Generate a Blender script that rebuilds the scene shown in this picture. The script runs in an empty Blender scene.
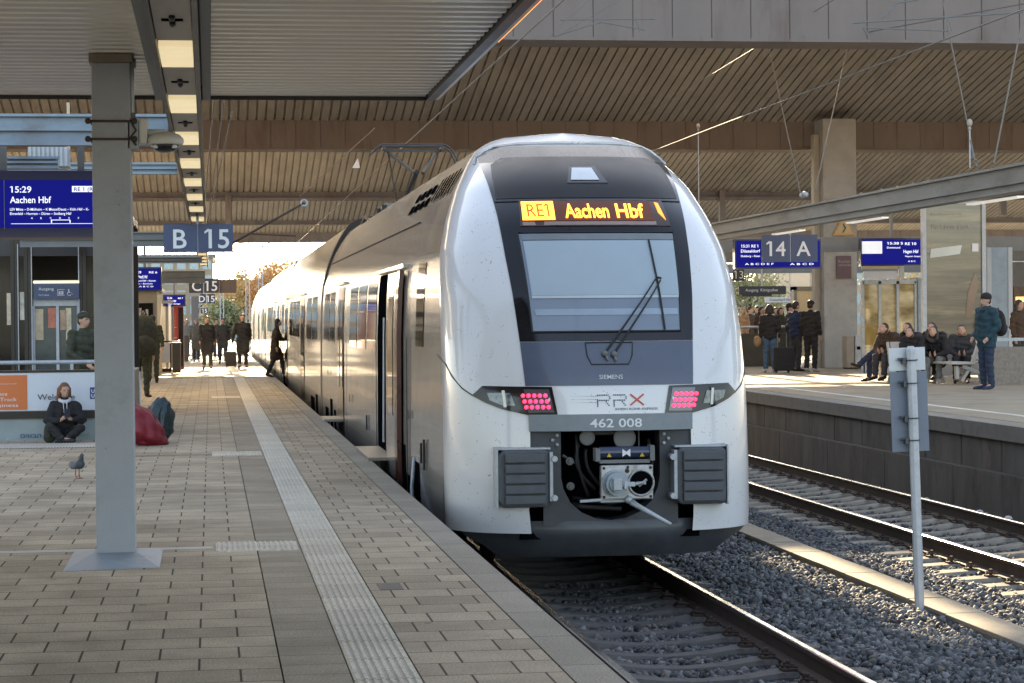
SKYS, SUNS, EXPO, HAZE = .12, 5.0, 2.12, 0
import bpy, bmesh, math, random
import numpy as np
from mathutils import Vector, Matrix
random.seed(7); RNG = np.random.default_rng(7)
sc = bpy.context.scene
COL = sc.collection
R = math.radians

# ------------------------------------------------------------------ camera
FPX, YAW, PITCH, ROLL, EYE = 2229.0, .13427, -.01048, -.00909, 1.62
_F = np.array([math.sin(YAW)*math.cos(PITCH), math.cos(YAW)*math.cos(PITCH), math.sin(PITCH)])
_R = np.array([math.cos(YAW), -math.sin(YAW), 0.]); _U = np.cross(_R, _F)
_c, _s = math.cos(ROLL), math.sin(ROLL)
_R2 = _c*_R + _s*_U; _U2 = -_s*_R + _c*_U
EYEP = np.array([0, 0, EYE])
def _ray(px, py): return _F + _R2*(px-512)/FPX + _U2*(341.5-py)/FPX
def atY(px, py, Y): d = _ray(px, py); p = EYEP + d*Y/d[1]; return Vector(p)
def atX(px, py, X): d = _ray(px, py); p = EYEP + d*X/d[0]; return Vector(p)
def atZ(px, py, z): d = _ray(px, py); p = EYEP + d*(z-EYE)/d[2]; return Vector(p)
cam = bpy.data.objects.new('camera', bpy.data.cameras.new('camera'))
COL.objects.link(cam); sc.camera = cam
cam.data.sensor_width = 36; cam.data.lens = FPX/1024*36; cam.data.clip_start = .1; cam.data.clip_end = 3000
M3 = Matrix((( _R2[0], _U2[0], -_F[0]), (_R2[1], _U2[1], -_F[1]), (_R2[2], _U2[2], -_F[2])))
cam.matrix_world = Matrix.Translation((0, 0, EYE)) @ M3.to_4x4()

# ------------------------------------------------------------------ materials
MATS = {}
def mat(name, col, rough=.6, metal=0., var=.12, vs=3., bump=0., bs=40., coat=0., spec=.5, emit=None, es=0., dirt=None, ds=1.2, stretch=None, alpha=None, trans=0., speck=None):
    if name in MATS: return MATS[name]
    m = bpy.data.materials.new(name); m.use_nodes = True; nt = m.node_tree; N = nt.nodes; L = nt.links
    b = N['Principled BSDF']
    b.inputs['Roughness'].default_value = rough; b.inputs['Metallic'].default_value = metal
    b.inputs['Coat Weight'].default_value = coat; b.inputs['Coat Roughness'].default_value = .05
    b.inputs['Specular IOR Level'].default_value = spec
    b.inputs['Transmission Weight'].default_value = trans
    tc = N.new('ShaderNodeTexCoord'); src = tc.outputs['Object']
    if stretch:
        mp = N.new('ShaderNodeMapping'); mp.inputs['Scale'].default_value = stretch; L.new(src, mp.inputs[0]); src = mp.outputs[0]
    nz = N.new('ShaderNodeTexNoise'); nz.inputs['Scale'].default_value = vs; nz.inputs['Detail'].default_value = 6; nz.inputs['Roughness'].default_value = .65
    L.new(src, nz.inputs['Vector'])
    rp = N.new('ShaderNodeValToRGB'); c = np.array(col[:3])
    rp.color_ramp.elements[0].position = .3; rp.color_ramp.elements[1].position = .7
    rp.color_ramp.elements[0].color = (*np.clip(c*(1-var), 0, 1), 1); rp.color_ramp.elements[1].color = (*np.clip(c*(1+var), 0, 1), 1)
    L.new(nz.outputs['Fac'], rp.inputs[0]); out = rp.outputs[0]
    if dirt is not None:
        n2 = N.new('ShaderNodeTexNoise'); n2.inputs['Scale'].default_value = ds; n2.inputs['Detail'].default_value = 8; n2.inputs['Roughness'].default_value = .7
        L.new(src, n2.inputs['Vector'])
        r2 = N.new('ShaderNodeValToRGB'); r2.color_ramp.elements[0].position = .52; r2.color_ramp.elements[1].position = .72
        L.new(n2.outputs['Fac'], r2.inputs[0])
        mx = N.new('ShaderNodeMix'); mx.data_type = 'RGBA'; L.new(r2.outputs[0], mx.inputs[0]); L.new(out, mx.inputs[6]); mx.inputs[7].default_value = (*dirt, 1)
        out = mx.outputs[2]
    if speck:
        vo = N.new('ShaderNodeTexVoronoi'); vo.inputs['Scale'].default_value = speck[0]; L.new(tc.outputs['Object'], vo.inputs['Vector'])
        n4 = N.new('ShaderNodeTexNoise'); n4.inputs['Scale'].default_value = speck[0]*.35; L.new(tc.outputs['Object'], n4.inputs['Vector'])
        r4 = N.new('ShaderNodeMapRange'); r4.inputs[1].default_value = .45; r4.inputs[2].default_value = .7; r4.inputs[3].default_value = .0; r4.inputs[4].default_value = speck[1]; L.new(n4.outputs[0], r4.inputs[0])
        lt_ = N.new('ShaderNodeMath'); lt_.operation = 'LESS_THAN'; L.new(vo.outputs['Distance'], lt_.inputs[0]); L.new(r4.outputs[0], lt_.inputs[1])
        sc_ = N.new('ShaderNodeMath'); sc_.operation = 'MULTIPLY'; sc_.inputs[1].default_value = .75; L.new(lt_.outputs[0], sc_.inputs[0])
        mx = N.new('ShaderNodeMix'); mx.data_type = 'RGBA'; L.new(sc_.outputs[0], mx.inputs[0]); L.new(out, mx.inputs[6]); mx.inputs[7].default_value = (*speck[2], 1); out = mx.outputs[2]
    L.new(out, b.inputs['Base Color'])
    if rough > .08:
        rv = .015 if coat >= .7 else .1
        mr = N.new('ShaderNodeMapRange'); mr.inputs[3].default_value = max(.02, rough-rv); mr.inputs[4].default_value = min(1, rough+rv)
        L.new(nz.outputs['Fac'], mr.inputs[0]); L.new(mr.outputs[0], b.inputs['Roughness'])
    if bump:
        n3 = N.new('ShaderNodeTexNoise'); n3.inputs['Scale'].default_value = bs; n3.inputs['Detail'].default_value = 4; L.new(src, n3.inputs['Vector'])
        bp = N.new('ShaderNodeBump'); bp.inputs['Strength'].default_value = bump; bp.inputs['Distance'].default_value = .01
        L.new(n3.outputs['Fac'], bp.inputs['Height']); L.new(bp.outputs[0], b.inputs['Normal'])
    if emit is not None:
        b.inputs['Emission Color'].default_value = (*emit, 1); b.inputs['Emission Strength'].default_value = es
    MATS[name] = m; return m

def brick_mat(name, col, bw, rh, offset, mortar=.012, var=.1, freq=2, mcol=(.085, .075, .06), squash=0, rough=.75, shift=(0, 0, 0), dirt=.25, spec=.4):
    m = bpy.data.materials.new(name); m.use_nodes = True; nt = m.node_tree; N = nt.nodes; L = nt.links; b = N['Principled BSDF']
    tc = N.new('ShaderNodeTexCoord'); mp = N.new('ShaderNodeMapping'); mp.inputs['Location'].default_value = shift
    L.new(tc.outputs['Object'], mp.inputs[0])
    br = N.new('ShaderNodeTexBrick'); br.inputs['Scale'].default_value = 1; br.inputs['Brick Width'].default_value = bw; br.inputs['Row Height'].default_value = rh
    br.inputs['Mortar Size'].default_value = mortar/2; br.inputs['Mortar Smooth'].default_value = .1; br.offset = offset; br.offset_frequency = freq
    c = np.array(col)
    br.inputs['Color1'].default_value = (*c*(1-var), 1); br.inputs['Color2'].default_value = (*c*(1+var), 1); br.inputs['Mortar'].default_value = (*mcol, 1)
    L.new(mp.outputs[0], br.inputs[0])
    nz = N.new('ShaderNodeTexNoise'); nz.inputs['Scale'].default_value = 1.1; nz.inputs['Detail'].default_value = 8; nz.inputs['Roughness'].default_value = .7; L.new(tc.outputs['Object'], nz.inputs[0])
    nf = N.new('ShaderNodeTexNoise'); nf.inputs['Scale'].default_value = 90; nf.inputs['Detail'].default_value = 3; L.new(tc.outputs['Object'], nf.inputs[0])
    m1 = N.new('ShaderNodeMapRange'); m1.inputs[1].default_value = .3; m1.inputs[2].default_value = .7; m1.inputs[3].default_value = 1-dirt; m1.inputs[4].default_value = 1+dirt*.6; L.new(nz.outputs[0], m1.inputs[0])
    m2 = N.new('ShaderNodeMapRange'); m2.inputs[1].default_value = .3; m2.inputs[2].default_value = .7; m2.inputs[3].default_value = .66; m2.inputs[4].default_value = 1.34; L.new(nf.outputs[0], m2.inputs[0])
    mm = N.new('ShaderNodeMath'); mm.operation = 'MULTIPLY'; L.new(m1.outputs[0], mm.inputs[0]); L.new(m2.outputs[0], mm.inputs[1])
    # gum and stain spots
    vo = N.new('ShaderNodeTexVoronoi'); vo.inputs['Scale'].default_value = 2.2; L.new(tc.outputs['Object'], vo.inputs['Vector'])
    gs = N.new('ShaderNodeMapRange'); gs.inputs[1].default_value = .045; gs.inputs[2].default_value = .06; gs.inputs[3].default_value = .62; gs.inputs[4].default_value = 1; L.new(vo.outputs['Distance'], gs.inputs[0])
    m4 = N.new('ShaderNodeMath'); m4.operation = 'MULTIPLY'; L.new(mm.outputs[0], m4.inputs[0]); L.new(gs.outputs[0], m4.inputs[1])
    mx = N.new('ShaderNodeVectorMath'); mx.operation = 'SCALE'; L.new(br.outputs['Color'], mx.inputs[0]); L.new(m4.outputs[0], mx.inputs['Scale'])
    L.new(mx.outputs[0], b.inputs['Base Color'])
    rr = N.new('ShaderNodeMapRange'); rr.inputs[1].default_value = .3; rr.inputs[2].default_value = .7; rr.inputs[3].default_value = rough-.14; rr.inputs[4].default_value = rough+.1; L.new(nz.outputs[0], rr.inputs[0]); L.new(rr.outputs[0], b.inputs['Roughness'])
    b.inputs['Specular IOR Level'].default_value = spec*.12
    inv = N.new('ShaderNodeMath'); inv.operation = 'SUBTRACT'; inv.inputs[0].default_value = 1; L.new(br.outputs['Fac'], inv.inputs[1])
    ad = N.new('ShaderNodeMath'); ad.operation = 'MULTIPLY_ADD'; L.new(nf.outputs[0], ad.inputs[0]); ad.inputs[1].default_value = .25; L.new(inv.outputs[0], ad.inputs[2])
    bp = N.new('ShaderNodeBump'); bp.inputs['Strength'].default_value = .5; bp.inputs['Distance'].default_value = .006; L.new(ad.outputs[0], bp.inputs['Height']); L.new(bp.outputs[0], b.inputs['Normal'])
    MATS[name] = m; return m

# ------------------------------------------------------------------ object helpers
def tag(o, label=None, cat=None, group=None, kind=None):
    if label: o['label'] = label
    if cat: o['category'] = cat
    if group: o['group'] = group
    if kind: o['kind'] = kind
    return o
def woff(o):
    v = Vector((0, 0, 0))
    while o is not None: v = v + o.location; o = o.parent
    return v
def thing(name, loc=(0, 0, 0), label=None, cat=None, group=None):
    o = bpy.data.objects.new(name, None); COL.objects.link(o); o.location = Vector(loc); o.empty_display_size = .1
    return tag(o, label, cat, group)
def kids(o): return [c for c in bpy.data.objects if c.parent == o]
def copy_tree(o, loc=None, rz=None, label=None, parent=None):
    ch = kids(o); c = o.copy(); COL.objects.link(c); c.parent = parent
    for k in ch: copy_tree(k, parent=c)
    if loc is not None: c.location = Vector(loc)
    if rz is not None: c.rotation_euler = (0, 0, rz)
    if label: c['label'] = label
    return c

class MB:
    def __init__(s): s.v = []; s.f = []
    def add(s, vs, fs):
        n = len(s.v); s.v += [tuple(v) for v in vs]; s.f += [tuple(i+n for i in f) for f in fs]; return s
    def box(s, x0, x1, y0, y1, z0, z1):
        return s.add([(x0,y0,z0),(x1,y0,z0),(x1,y1,z0),(x0,y1,z0),(x0,y0,z1),(x1,y0,z1),(x1,y1,z1),(x0,y1,z1)],
                     [(0,3,2,1),(4,5,6,7),(0,1,5,4),(1,2,6,5),(2,3,7,6),(3,0,4,7)])
    def bar(s, p, q, w, h, up=(0, 0, 1)):
        p = Vector(p); q = Vector(q); d = (q-p).normalized(); u = Vector(up)
        if abs(d.dot(u)) > .95: u = Vector((0, 1, 0))
        r = d.cross(u).normalized()*w/2; u2 = r.cross(d).normalized()*h/2
        vs = [p-r-u2, p+r-u2, p+r+u2, p-r+u2, q-r-u2, q+r-u2, q+r+u2, q-r+u2]
        return s.add(vs, [(0,1,2,3),(7,6,5,4),(1,0,4,5),(2,1,5,6),(3,2,6,7),(0,3,7,4)])
    def tube(s, pts, r, n=8, r2=None, cap=True):
        pts = [Vector(p) for p in pts]; m = len(pts); rings = []
        u = None
        for i, p in enumerate(pts):
            d = (pts[min(i+1, m-1)]-pts[max(i-1, 0)]).normalized()
            if u is None:
                u = Vector((0, 0, 1)) if abs(d.z) < .9 else Vector((1, 0, 0))
            a = d.cross(u).normalized(); u = a.cross(d).normalized()
            rr = r if r2 is None else r+(r2-r)*i/(m-1)
            rings.append([p + a*math.cos(2*math.pi*k/n)*rr + u*math.sin(2*math.pi*k/n)*rr for k in range(n)])
        vs = [v for g in rings for v in g]; fs = []
        for i in range(m-1):
            for k in range(n): k2 = (k+1) % n; fs.append((i*n+k, i*n+k2, (i+1)*n+k2, (i+1)*n+k))
        if cap: fs.append(tuple(range(n-1, -1, -1))); fs.append(tuple((m-1)*n+k for k in range(n)))
        return s.add(vs, fs)
    def ell(s, c, r, n=12, m=8):
        c = Vector(c); r = (r, r, r) if not hasattr(r, '__len__') else r
        vs = [(c.x, c.y, c.z-r[2])]; fs = []
        for i in range(1, m):
            t = -math.pi/2 + math.pi*i/m
            for k in range(n):
                a = 2*math.pi*k/n; vs.append((c.x+r[0]*math.cos(t)*math.cos(a), c.y+r[1]*math.cos(t)*math.sin(a), c.z+r[2]*math.sin(t)))
        vs.append((c.x, c.y, c.z+r[2])); e = len(vs)-1
        for k in range(n): fs.append((0, 1+(k+1) % n, 1+k)); fs.append((e, 1+(m-2)*n+k, 1+(m-2)*n+(k+1) % n))
        for i in range(m-2):
            for k in range(n): a = 1+i*n+k; b_ = 1+i*n+(k+1) % n; fs.append((a, b_, b_+n, a+n))
        return s.add(vs, fs)
    def prism(s, poly, a, b):       # poly of 2D -> f(u,v,t)
        n = len(poly); vs = [a(u, v) for u, v in poly]+[b(u, v) for u, v in poly]
        return s.add(vs, [tuple(range(n)), tuple(range(2*n-1, n-1, -1))]+[(i, i+n, (i+1) % n+n, (i+1) % n) for i in range(n)])
    def loft(s, rings, cap=True):
        n = len(rings[0]); m = len(rings); vs = [v for g in rings for v in g]; fs = []
        for i in range(m-1):
            for k in range(n): k2 = (k+1) % n; fs.append((i*n+k, i*n+k2, (i+1)*n+k2, (i+1)*n+k))
        if cap: fs.append(tuple(range(n-1, -1, -1))); fs.append(tuple((m-1)*n+k for k in range(n)))
        return s.add(vs, fs)
    def grid(s, g):
        n = len(g); m = len(g[0]); vs = [v for r_ in g for v in r_]
        return s.add(vs, [(i*m+j, i*m+j+1, (i+1)*m+j+1, (i+1)*m+j) for i in range(n-1) for j in range(m-1)])
    def build(s, name, m, parent=None, smooth=False, bevel=0., solid=0., auto=None, label=None, fixn=True):
        off = woff(parent); me = bpy.data.meshes.new(name)
        me.from_pydata([(v[0]-off.x, v[1]-off.y, v[2]-off.z) for v in s.v], [], s.f)
        if fixn:
            bm = bmesh.new(); bm.from_mesh(me); bmesh.ops.recalc_face_normals(bm, faces=bm.faces); bm.to_mesh(me); bm.free()
        if smooth: me.polygons.foreach_set('use_smooth', [True]*len(me.polygons))
        if auto:
            me.polygons.foreach_set('use_smooth', [True]*len(me.polygons)); me.set_sharp_from_angle(angle=R(auto))
        me.update(); me.materials.append(m)
        o = bpy.data.objects.new(name, me); COL.objects.link(o)
        if parent is not None: o.parent = parent
        if solid:
            md = o.modifiers.new('solid', 'SOLIDIFY'); md.thickness = solid; md.offset = -1
            if smooth: es_ = o.modifiers.new('split', 'EDGE_SPLIT'); es_.split_angle = R(38)
        if bevel:
            md = o.modifiers.new('bevel', 'BEVEL'); md.width = bevel; md.segments = 2; md.limit_method = 'ANGLE'
        if label: o['label'] = label
        return o

def rebase(o, p):      # top-level mesh: put its origin at its base
    p = Vector(p); o.data.transform(Matrix.Translation(-p)); o.location = p; return o

TMP = bpy.data.scenes.new('workshop')
def evald(o):
    TMP.collection.objects.link(o)
    with bpy.context.temp_override(scene=TMP, view_layer=TMP.view_layers[0]):
        dg = bpy.context.evaluated_depsgraph_get(); dg.update(); me = bpy.data.meshes.new_from_object(o.evaluated_get(dg))
    return me
_tcache = {}
def text_geo(s, bold=0.):
    k = (s, bold)
    if k in _tcache: return _tcache[k]
    cu = bpy.data.curves.new('t', 'FONT'); cu.body = s; cu.size = 1; cu.resolution_u = 3; cu.offset = bold
    o = bpy.data.objects.new('t', cu); me = evald(o)
    vs = [tuple(v.co) for v in me.vertices]; fs = [tuple(p.vertices) for p in me.polygons]
    bpy.data.objects.remove(o); bpy.data.curves.remove(cu); bpy.data.meshes.remove(me)
    if '1' in s and '\n' not in s and s != '1':
        bw = text_geo('1', bold); bw = bw[3]-bw[2]
        for i, ch in enumerate(s):
            if ch != '1': continue
            xr = text_geo(s[:i+1], bold)[3] if s[:i+1] != s else max(v[0] for v in vs)
            xl = xr-bw; n_ = len(vs); vs += [(xl, .73, 0), (xl-.15, .61, 0), (xl-.15, .53, 0), (xl, .62, 0)]; fs.append((n_, n_+1, n_+2, n_+3))
    if not vs: vs = [(0, 0, 0)]
    x0 = min(v[0] for v in vs); x1 = max(v[0] for v in vs)
    _tcache[k] = (vs, fs, x0, x1); return _tcache[k]
def add_text(mb, s, O, Rv, Uv, h, w=None, bold=0., center=False):
    """cap height h; letters laid on plane O,Rv,Uv. optional width w"""
    vs, fs, x0, x1 = text_geo(s, bold); k = h/.73; kx = k if w is None else w/max(x1-x0, 1e-6)
    O = Vector(O); Rv = Vector(Rv); Uv = Vector(Uv); c = (x1-x0)*kx/2 if center else 0
    mb.add([O+Rv*((v[0]-x0)*kx-c)+Uv*(v[1]*k) for v in vs], fs)
def textobj(name, items, m, parent):
    mb = MB()
    for it in items: add_text(mb, *it[0], **(it[1] if len(it) > 1 else {}))
    return mb.build(name, m, parent, fixn=False)
XR = (1, 0, 0); ZU = (0, 0, 1)

def bake(mb, voxel=.02, smooth=3):
    me = bpy.data.meshes.new('b'); me.from_pydata(mb.v, [], mb.f)
    bm = bmesh.new(); bm.from_mesh(me); bmesh.ops.recalc_face_normals(bm, faces=bm.faces); bm.to_mesh(me); bm.free()
    o = bpy.data.objects.new('b', me)
    md = o.modifiers.new('r', 'REMESH'); md.mode = 'VOXEL'; md.voxel_size = voxel; md.use_smooth_shade = True
    if smooth: m2 = o.modifiers.new('s', 'SMOOTH'); m2.iterations = smooth; m2.factor = .5
    r = evald(o); bpy.data.objects.remove(o); bpy.data.meshes.remove(me)
    r.polygons.foreach_set('use_smooth', [True]*len(r.polygons)); return r
def link_mesh(name, me, m, parent=None):
    me.name = name; me.materials.clear(); me.materials.append(m); o = bpy.data.objects.new(name, me); COL.objects.link(o); o.parent = parent; return o

# ------------------------------------------------------------------ palette
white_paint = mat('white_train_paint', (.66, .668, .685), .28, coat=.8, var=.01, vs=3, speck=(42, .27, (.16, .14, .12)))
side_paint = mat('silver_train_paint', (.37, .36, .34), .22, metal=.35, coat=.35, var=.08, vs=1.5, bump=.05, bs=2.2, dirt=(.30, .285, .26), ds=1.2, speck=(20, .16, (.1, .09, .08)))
black_gloss = mat('black_gloss_mask', (.008, .008, .011), .12, coat=.35, spec=.35, var=.2)
panel_grey = mat('blue_grey_nose_panel', (.07, .088, .135), .35, coat=.3, var=.08, vs=5, speck=(30, .18, (.02, .02, .03)))
anthra = mat('anthracite_plastic', (.045, .05, .058), .5, var=.2, vs=8, dirt=(.09, .085, .08), ds=3)
plate_grey = mat('grey_number_band', (.2, .23, .25), .45, var=.1, vs=8)
rubber = mat('black_rubber', (.015, .015, .016), .6, var=.2)
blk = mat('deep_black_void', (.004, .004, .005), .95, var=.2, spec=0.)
steel = mat('worn_steel', (.42, .43, .44), .42, metal=.6, var=.2, vs=20, dirt=(.16, .13, .1), ds=14)
galv = mat('galvanised_steel', (.42, .45, .48), .5, metal=.35, var=.2, vs=12, dirt=(.3, .31, .32), ds=6)
rust = mat('rusty_rail_side', (.06, .04, .03), .8, var=.3, vs=10)
railhead = mat('polished_rail_head', (.6, .6, .6), .22, metal=1., var=.08, vs=3)
conc = mat('pale_concrete', (.36, .36, .35), .75, var=.14, vs=2, bump=.3, bs=60, dirt=(.24, .23, .21), ds=1.5)
paint_grey = mat('grey_column_paint', (.33, .35, .38), .55, var=.06, vs=3, bump=.15, bs=90, dirt=(.25, .26, .26), ds=2, speck=(14, .10, (.12, .1, .08)))
blue_steel = mat('blue_grey_steel', (.26, .33, .39), .5, var=.12, vs=3, dirt=(.2, .22, .24), ds=2)
mid_steel = mat('mid_grey_steel', (.16, .165, .165), .5, var=.15, vs=3)
dark_metal = mat('dark_bronze_metal', (.03, .026, .022), .4, metal=.3, var=.2)
white_pl = mat('off_white_plastic', (.6, .59, .55), .45, var=.06, vs=8)
sign_blue = mat('slate_blue_sign', (.055, .075, .15), .5, var=.06)
sign_dark = mat('dark_slate_sign', (.035, .04, .055), .5, var=.06)
letter = mat('white_letters', (.75, .76, .78), .6, var=.03)
glass_dark = mat('smoked_glass', (.014, .012, .010), .08, coat=.1, spec=.3, var=.1)
# ================================================================== SETTING
EDGE, XC, XD, X14, Z14, RAIL = 1.81, 3.465, 8.37, 10.0, .2, -.76
BED = RAIL-.172-.085
def struct(o): o['kind'] = 'structure'; return o
gravel_m = mat('ballast_gravel', (.11, .115, .125), .9, var=.45, vs=26, bump=1., bs=45, dirt=(.05, .05, .055), ds=18)
earth_m = mat('far_ground', (.34, .3, .24), .9, var=.3, vs=.2)
struct(MB().box(-1500, 1500, -200, 2500, BED-.5, BED-.12).build('ground', earth_m))
struct(MB().box(1.5, 28, -12, 260, BED-.1, BED).build('track_bed', gravel_m))

pave = brick_mat('platform_pavers', (.45, .38, .285), .38, .36, .5, shift=(.07, .02, 0), dirt=.38, var=.14)
pave_r = brick_mat('platform_pavers_by_edge', (.42, .355, .27), .34, .36, .33, var=.17, shift=(-.92+.1, .02, 0), freq=2, dirt=.3)
slab = brick_mat('smooth_strip_slabs', (.36, .31, .24), 3.0, .30, 0., mortar=.008, shift=(1.1, 0, 0), mcol=(.12, .1, .08), dirt=.3)
edge_m = brick_mat('granite_edge_stones', (.34, .31, .26), 3.0, .95, 0., mortar=.01, shift=(1.0, .2, 0), mcol=(.1, .1, .09), dirt=.22)
tact = brick_mat('white_guide_slabs', (.62, .575, .49), 3.0, .60, 0., mortar=.01, shift=(1.0, .2, 0), mcol=(.1, .1, .09), dirt=.18, var=.06)
YA, YB_ = -14, 190
wall_m = brick_mat('platform_wall_panels', (.13, .12, .11), 1.2, 3.0, 0., mortar=.02, mcol=(.05, .05, .045))
struct(MB().box(-14, EDGE-.08, YA, YB_, BED-.3, -.012).build('platform_core', wall_m))
def sheet(name, x0, x1, m, z0=-.25, z1=0., y0=YA, y1=YB_):
    return struct(MB().box(x0, x1, y0, y1, z0, z1).build(name, m))
sheet('platform_paving', -14, .305, pave, -.01)
sheet('smooth_paving_strip', .313, .615, slab, -.01)
sheet('paving_beside_edge', .93, 1.585, pave_r, -.01)
sheet('platform_edge', 1.595, EDGE, edge_m, -.22)
g = MB().box(.622, .922, YA, YB_, -.01, 0)
for k in range(8):
    x = .64+k*.0375; g.prism([(x-.011, 0), (x+.011, 0), (x+.006, .006), (x-.006, .006)], lambda u, v: (u, YA, v), lambda u, v: (u, YB_, v))
struct(g.build('guide_strip', tact))
# crosswise tactile fields and the pale drain line
def tactile(name, x0, x1, y0, y1, m=tact):
    g = MB().box(x0, x1, y0, y1, 0, .004); n = int((x1-x0)/.0375)
    for k in range(n):
        x = x0+.02+k*.0375; g.prism([(x-.011, .004), (x+.011, .004), (x+.006, .010), (x-.006, .010)], lambda u, v: (u, y0, v), lambda u, v: (u, y1, v))
    return struct(g.build(name, m))
tactile('tactile_field', .02, .60, 15.75, 16.35)
tactile('tactile_field', .0, .60, 26.9, 27.7)
tactile('tactile_field', -3.0, -1.15, 29.2, 30.3)
tactile('tactile_field', .0, .60, 46.9, 48.0)
drain = mat('drain_channel_steel', (.36, .36, .34), .5, var=.1)
struct(MB().box(-8, .0, 15.95, 16.10, 0, .005).build('drain_channel', drain))
struct(MB().box(-1.1, .0, 27.1, 27.25, 0, .005).build('drain_channel', mat('dark_drain', (.12, .1, .08), .6)))
struct(MB().box(-1.1, 1.58, 64, 64.1, 0, .005).build('drain_channel', MATS['dark_drain']))
# manhole slab beside the guide strip
struct(MB().box(.99, 1.13, 13.3, 13.62, 0, .003).build('dark_paver', mat('dark_paver_m', (.09, .085, .075), .7)))

# ---- platform 14
p14 = mat('light_asphalt_platform', (.33, .285, .215), .75, spec=.06, var=.12, vs=1.2, bump=.25, bs=50, dirt=(.22, .19, .15), ds=.9)
wl = mat('sooty_wall_concrete', (.13, .118, .10), .85, var=.3, vs=2, bump=.4, bs=25, dirt=(.04, .035, .03), ds=1.3, stretch=(1, 1, .35))
wl2 = mat('sooty_wall_ledge', (.12, .105, .09), .85, var=.3, vs=2.5, bump=.4, bs=25, dirt=(.05, .045, .04), ds=2, stretch=(1, 1, .35))
struct(MB().box(X14+.12, 21, -12, 190, BED-.3, Z14-.005).build('opposite_platform', p14))
struct(MB().box(X14, X14+.42, -12, 190, Z14-.2, Z14).build('opposite_platform_edge', mat('coping_concrete', (.2, .185, .16), .8, var=.2, vs=3, bump=.4, bs=30, dirt=(.1, .095, .085), ds=3)))
g = MB()
for k in range(110):
    y = -5+k*1.55; g.box(X14+.06, X14+.2, y+.03, y+1.52, Z14-.62, Z14-.2)
struct(g.build('wall_panels', wl))
g = MB()
for k in range(56):
    y = -5+k*3.1; g.box(X14-.06, X14+.3, y+.02, y+3.08, BED-.1, Z14-.62)
struct(g.build('wall_plinth', wl2))
struct(MB().box(X14+.425, 20.8, -12, 190, Z14-.004, Z14+.004).build('opposite_platform_surface', p14))
struct(MB().box(X14+1.05, X14+1.17, -12, 190, Z14+.004, Z14+.008).build('platform_line', mat('worn_white_line', (.62, .6, .55), .7, var=.15, vs=4, dirt=(.4, .36, .3), ds=3)))
# numbers sprayed on the wall
textobj('sprayed_mark', [(('50', (X14-.065, 27.9, -.35), (0, -1, 0), ZU, .22),), (('1', (X14-.065, 28.1, -.62), (0, -1, 0), ZU, .16),)], mat('faded_red_spray', (.22, .12, .1), .8), None)
tag(bpy.data.objects['sprayed_mark'], 'faded reddish number sprayed on the dark wall below the opposite platform', 'graffiti')
# ---- platforms further right
struct(MB().box(29, 41, 20, 200, BED-.3, Z14).build('far_platform', p14))
struct(MB().box(21.3, 29, 20, 200, BED-.11, BED-.02).build('far_track_bed', gravel_m))

# ---- rails
def rail(x, y0, y1, lab, grp):
    t = thing('rail', (x, y0, RAIL-.172), lab, 'rail', grp)
    pr = [(-.075, -.172), (.075, -.172), (.075, -.16), (.012, -.135), (.012, -.045), (.034, -.03), (.034, -.006), (-.034, -.006), (-.034, -.03), (-.012, -.045), (-.012, -.135), (-.075, -.16)]
    MB().prism(pr, lambda u, v: (x+u, y0, RAIL+v), lambda u, v: (x+u, y1, RAIL+v)).build('rail_web', rust, t)
    hd = [(-.033, -.006), (.033, -.006), (.031, -.001), (.022, .004), (-.022, .004), (-.031, -.001)]
    MB().prism(hd, lambda u, v: (x+u, y0, RAIL+v), lambda u, v: (x+u, y1, RAIL+v)).build('rail_head', railhead, t)
rail(XC-.75, -10, 180, 'left rail of the train\'s track, running close under the paved platform edge', 'rails')
rail(XC+.75, -10, 180, 'shiny right rail of the train\'s track, beside the open gravel', 'rails')
rail(XD-.75, -10, 180, 'near rail of the empty right track, beside the gravel strip', 'rails')
rail(XD+.75, -10, 180, 'far rail of the empty right track, below the dark platform wall', 'rails')
for x in (24.2, 25.7):
    rail(x, 30, 190, 'rail of the distant track beyond the opposite platform', 'distant rails')

# ---- sleepers (concrete, waisted) with rail clips
def make_sleeper(m, lab, grp):
    t = thing('sleeper', (0, 0, 0), lab, 'sleeper', grp)
    rings = []
    for x, hw, top, low in ((-1.3, .12, -.035, 0), (-1.22, .145, -.012, 0), (-.95, .15, 0, 0), (-.55, .15, 0, 0), (-.3, .115, -.035, 0), (0, .105, -.05, 0), (.3, .115, -.035, 0), (.55, .15, 0, 0), (.95, .15, 0, 0), (1.22, .145, -.012, 0), (1.3, .12, -.035, 0)):
        rings.append([(x, -hw, -.2), (x, hw, -.2), (x, hw*.98, top-.03), (x, hw*.75, top), (x, -hw*.75, top), (x, -hw*.98, top-.03)])
    MB().loft(rings).build('beam', m, t, auto=40)
    for sx in (-.75, .75):
        for d in (-1, 1):
            x = sx+d*.13; g = MB()
            g.box(x-.05, x+.05, -.06, .06, 0, .018)
            g.tube([(x-d*.06, -.045, .03), (x+d*.03, -.05, .045), (x+d*.045, 0, .03), (x+d*.03, .05, .045), (x-d*.06, .045, .03)], .009, 6)
            g.tube([(x, 0, 0), (x, 0, .075)], .017, 6)
            g.build('rail_clip', rust, t)
    return t
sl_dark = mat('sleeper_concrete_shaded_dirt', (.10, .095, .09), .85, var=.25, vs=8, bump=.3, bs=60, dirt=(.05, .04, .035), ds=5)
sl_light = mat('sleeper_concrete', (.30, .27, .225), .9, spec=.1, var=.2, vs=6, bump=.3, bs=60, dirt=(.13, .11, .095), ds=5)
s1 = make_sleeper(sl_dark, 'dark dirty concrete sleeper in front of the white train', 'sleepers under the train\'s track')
s1.location = (XC, 12.6, RAIL-.172)
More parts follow.
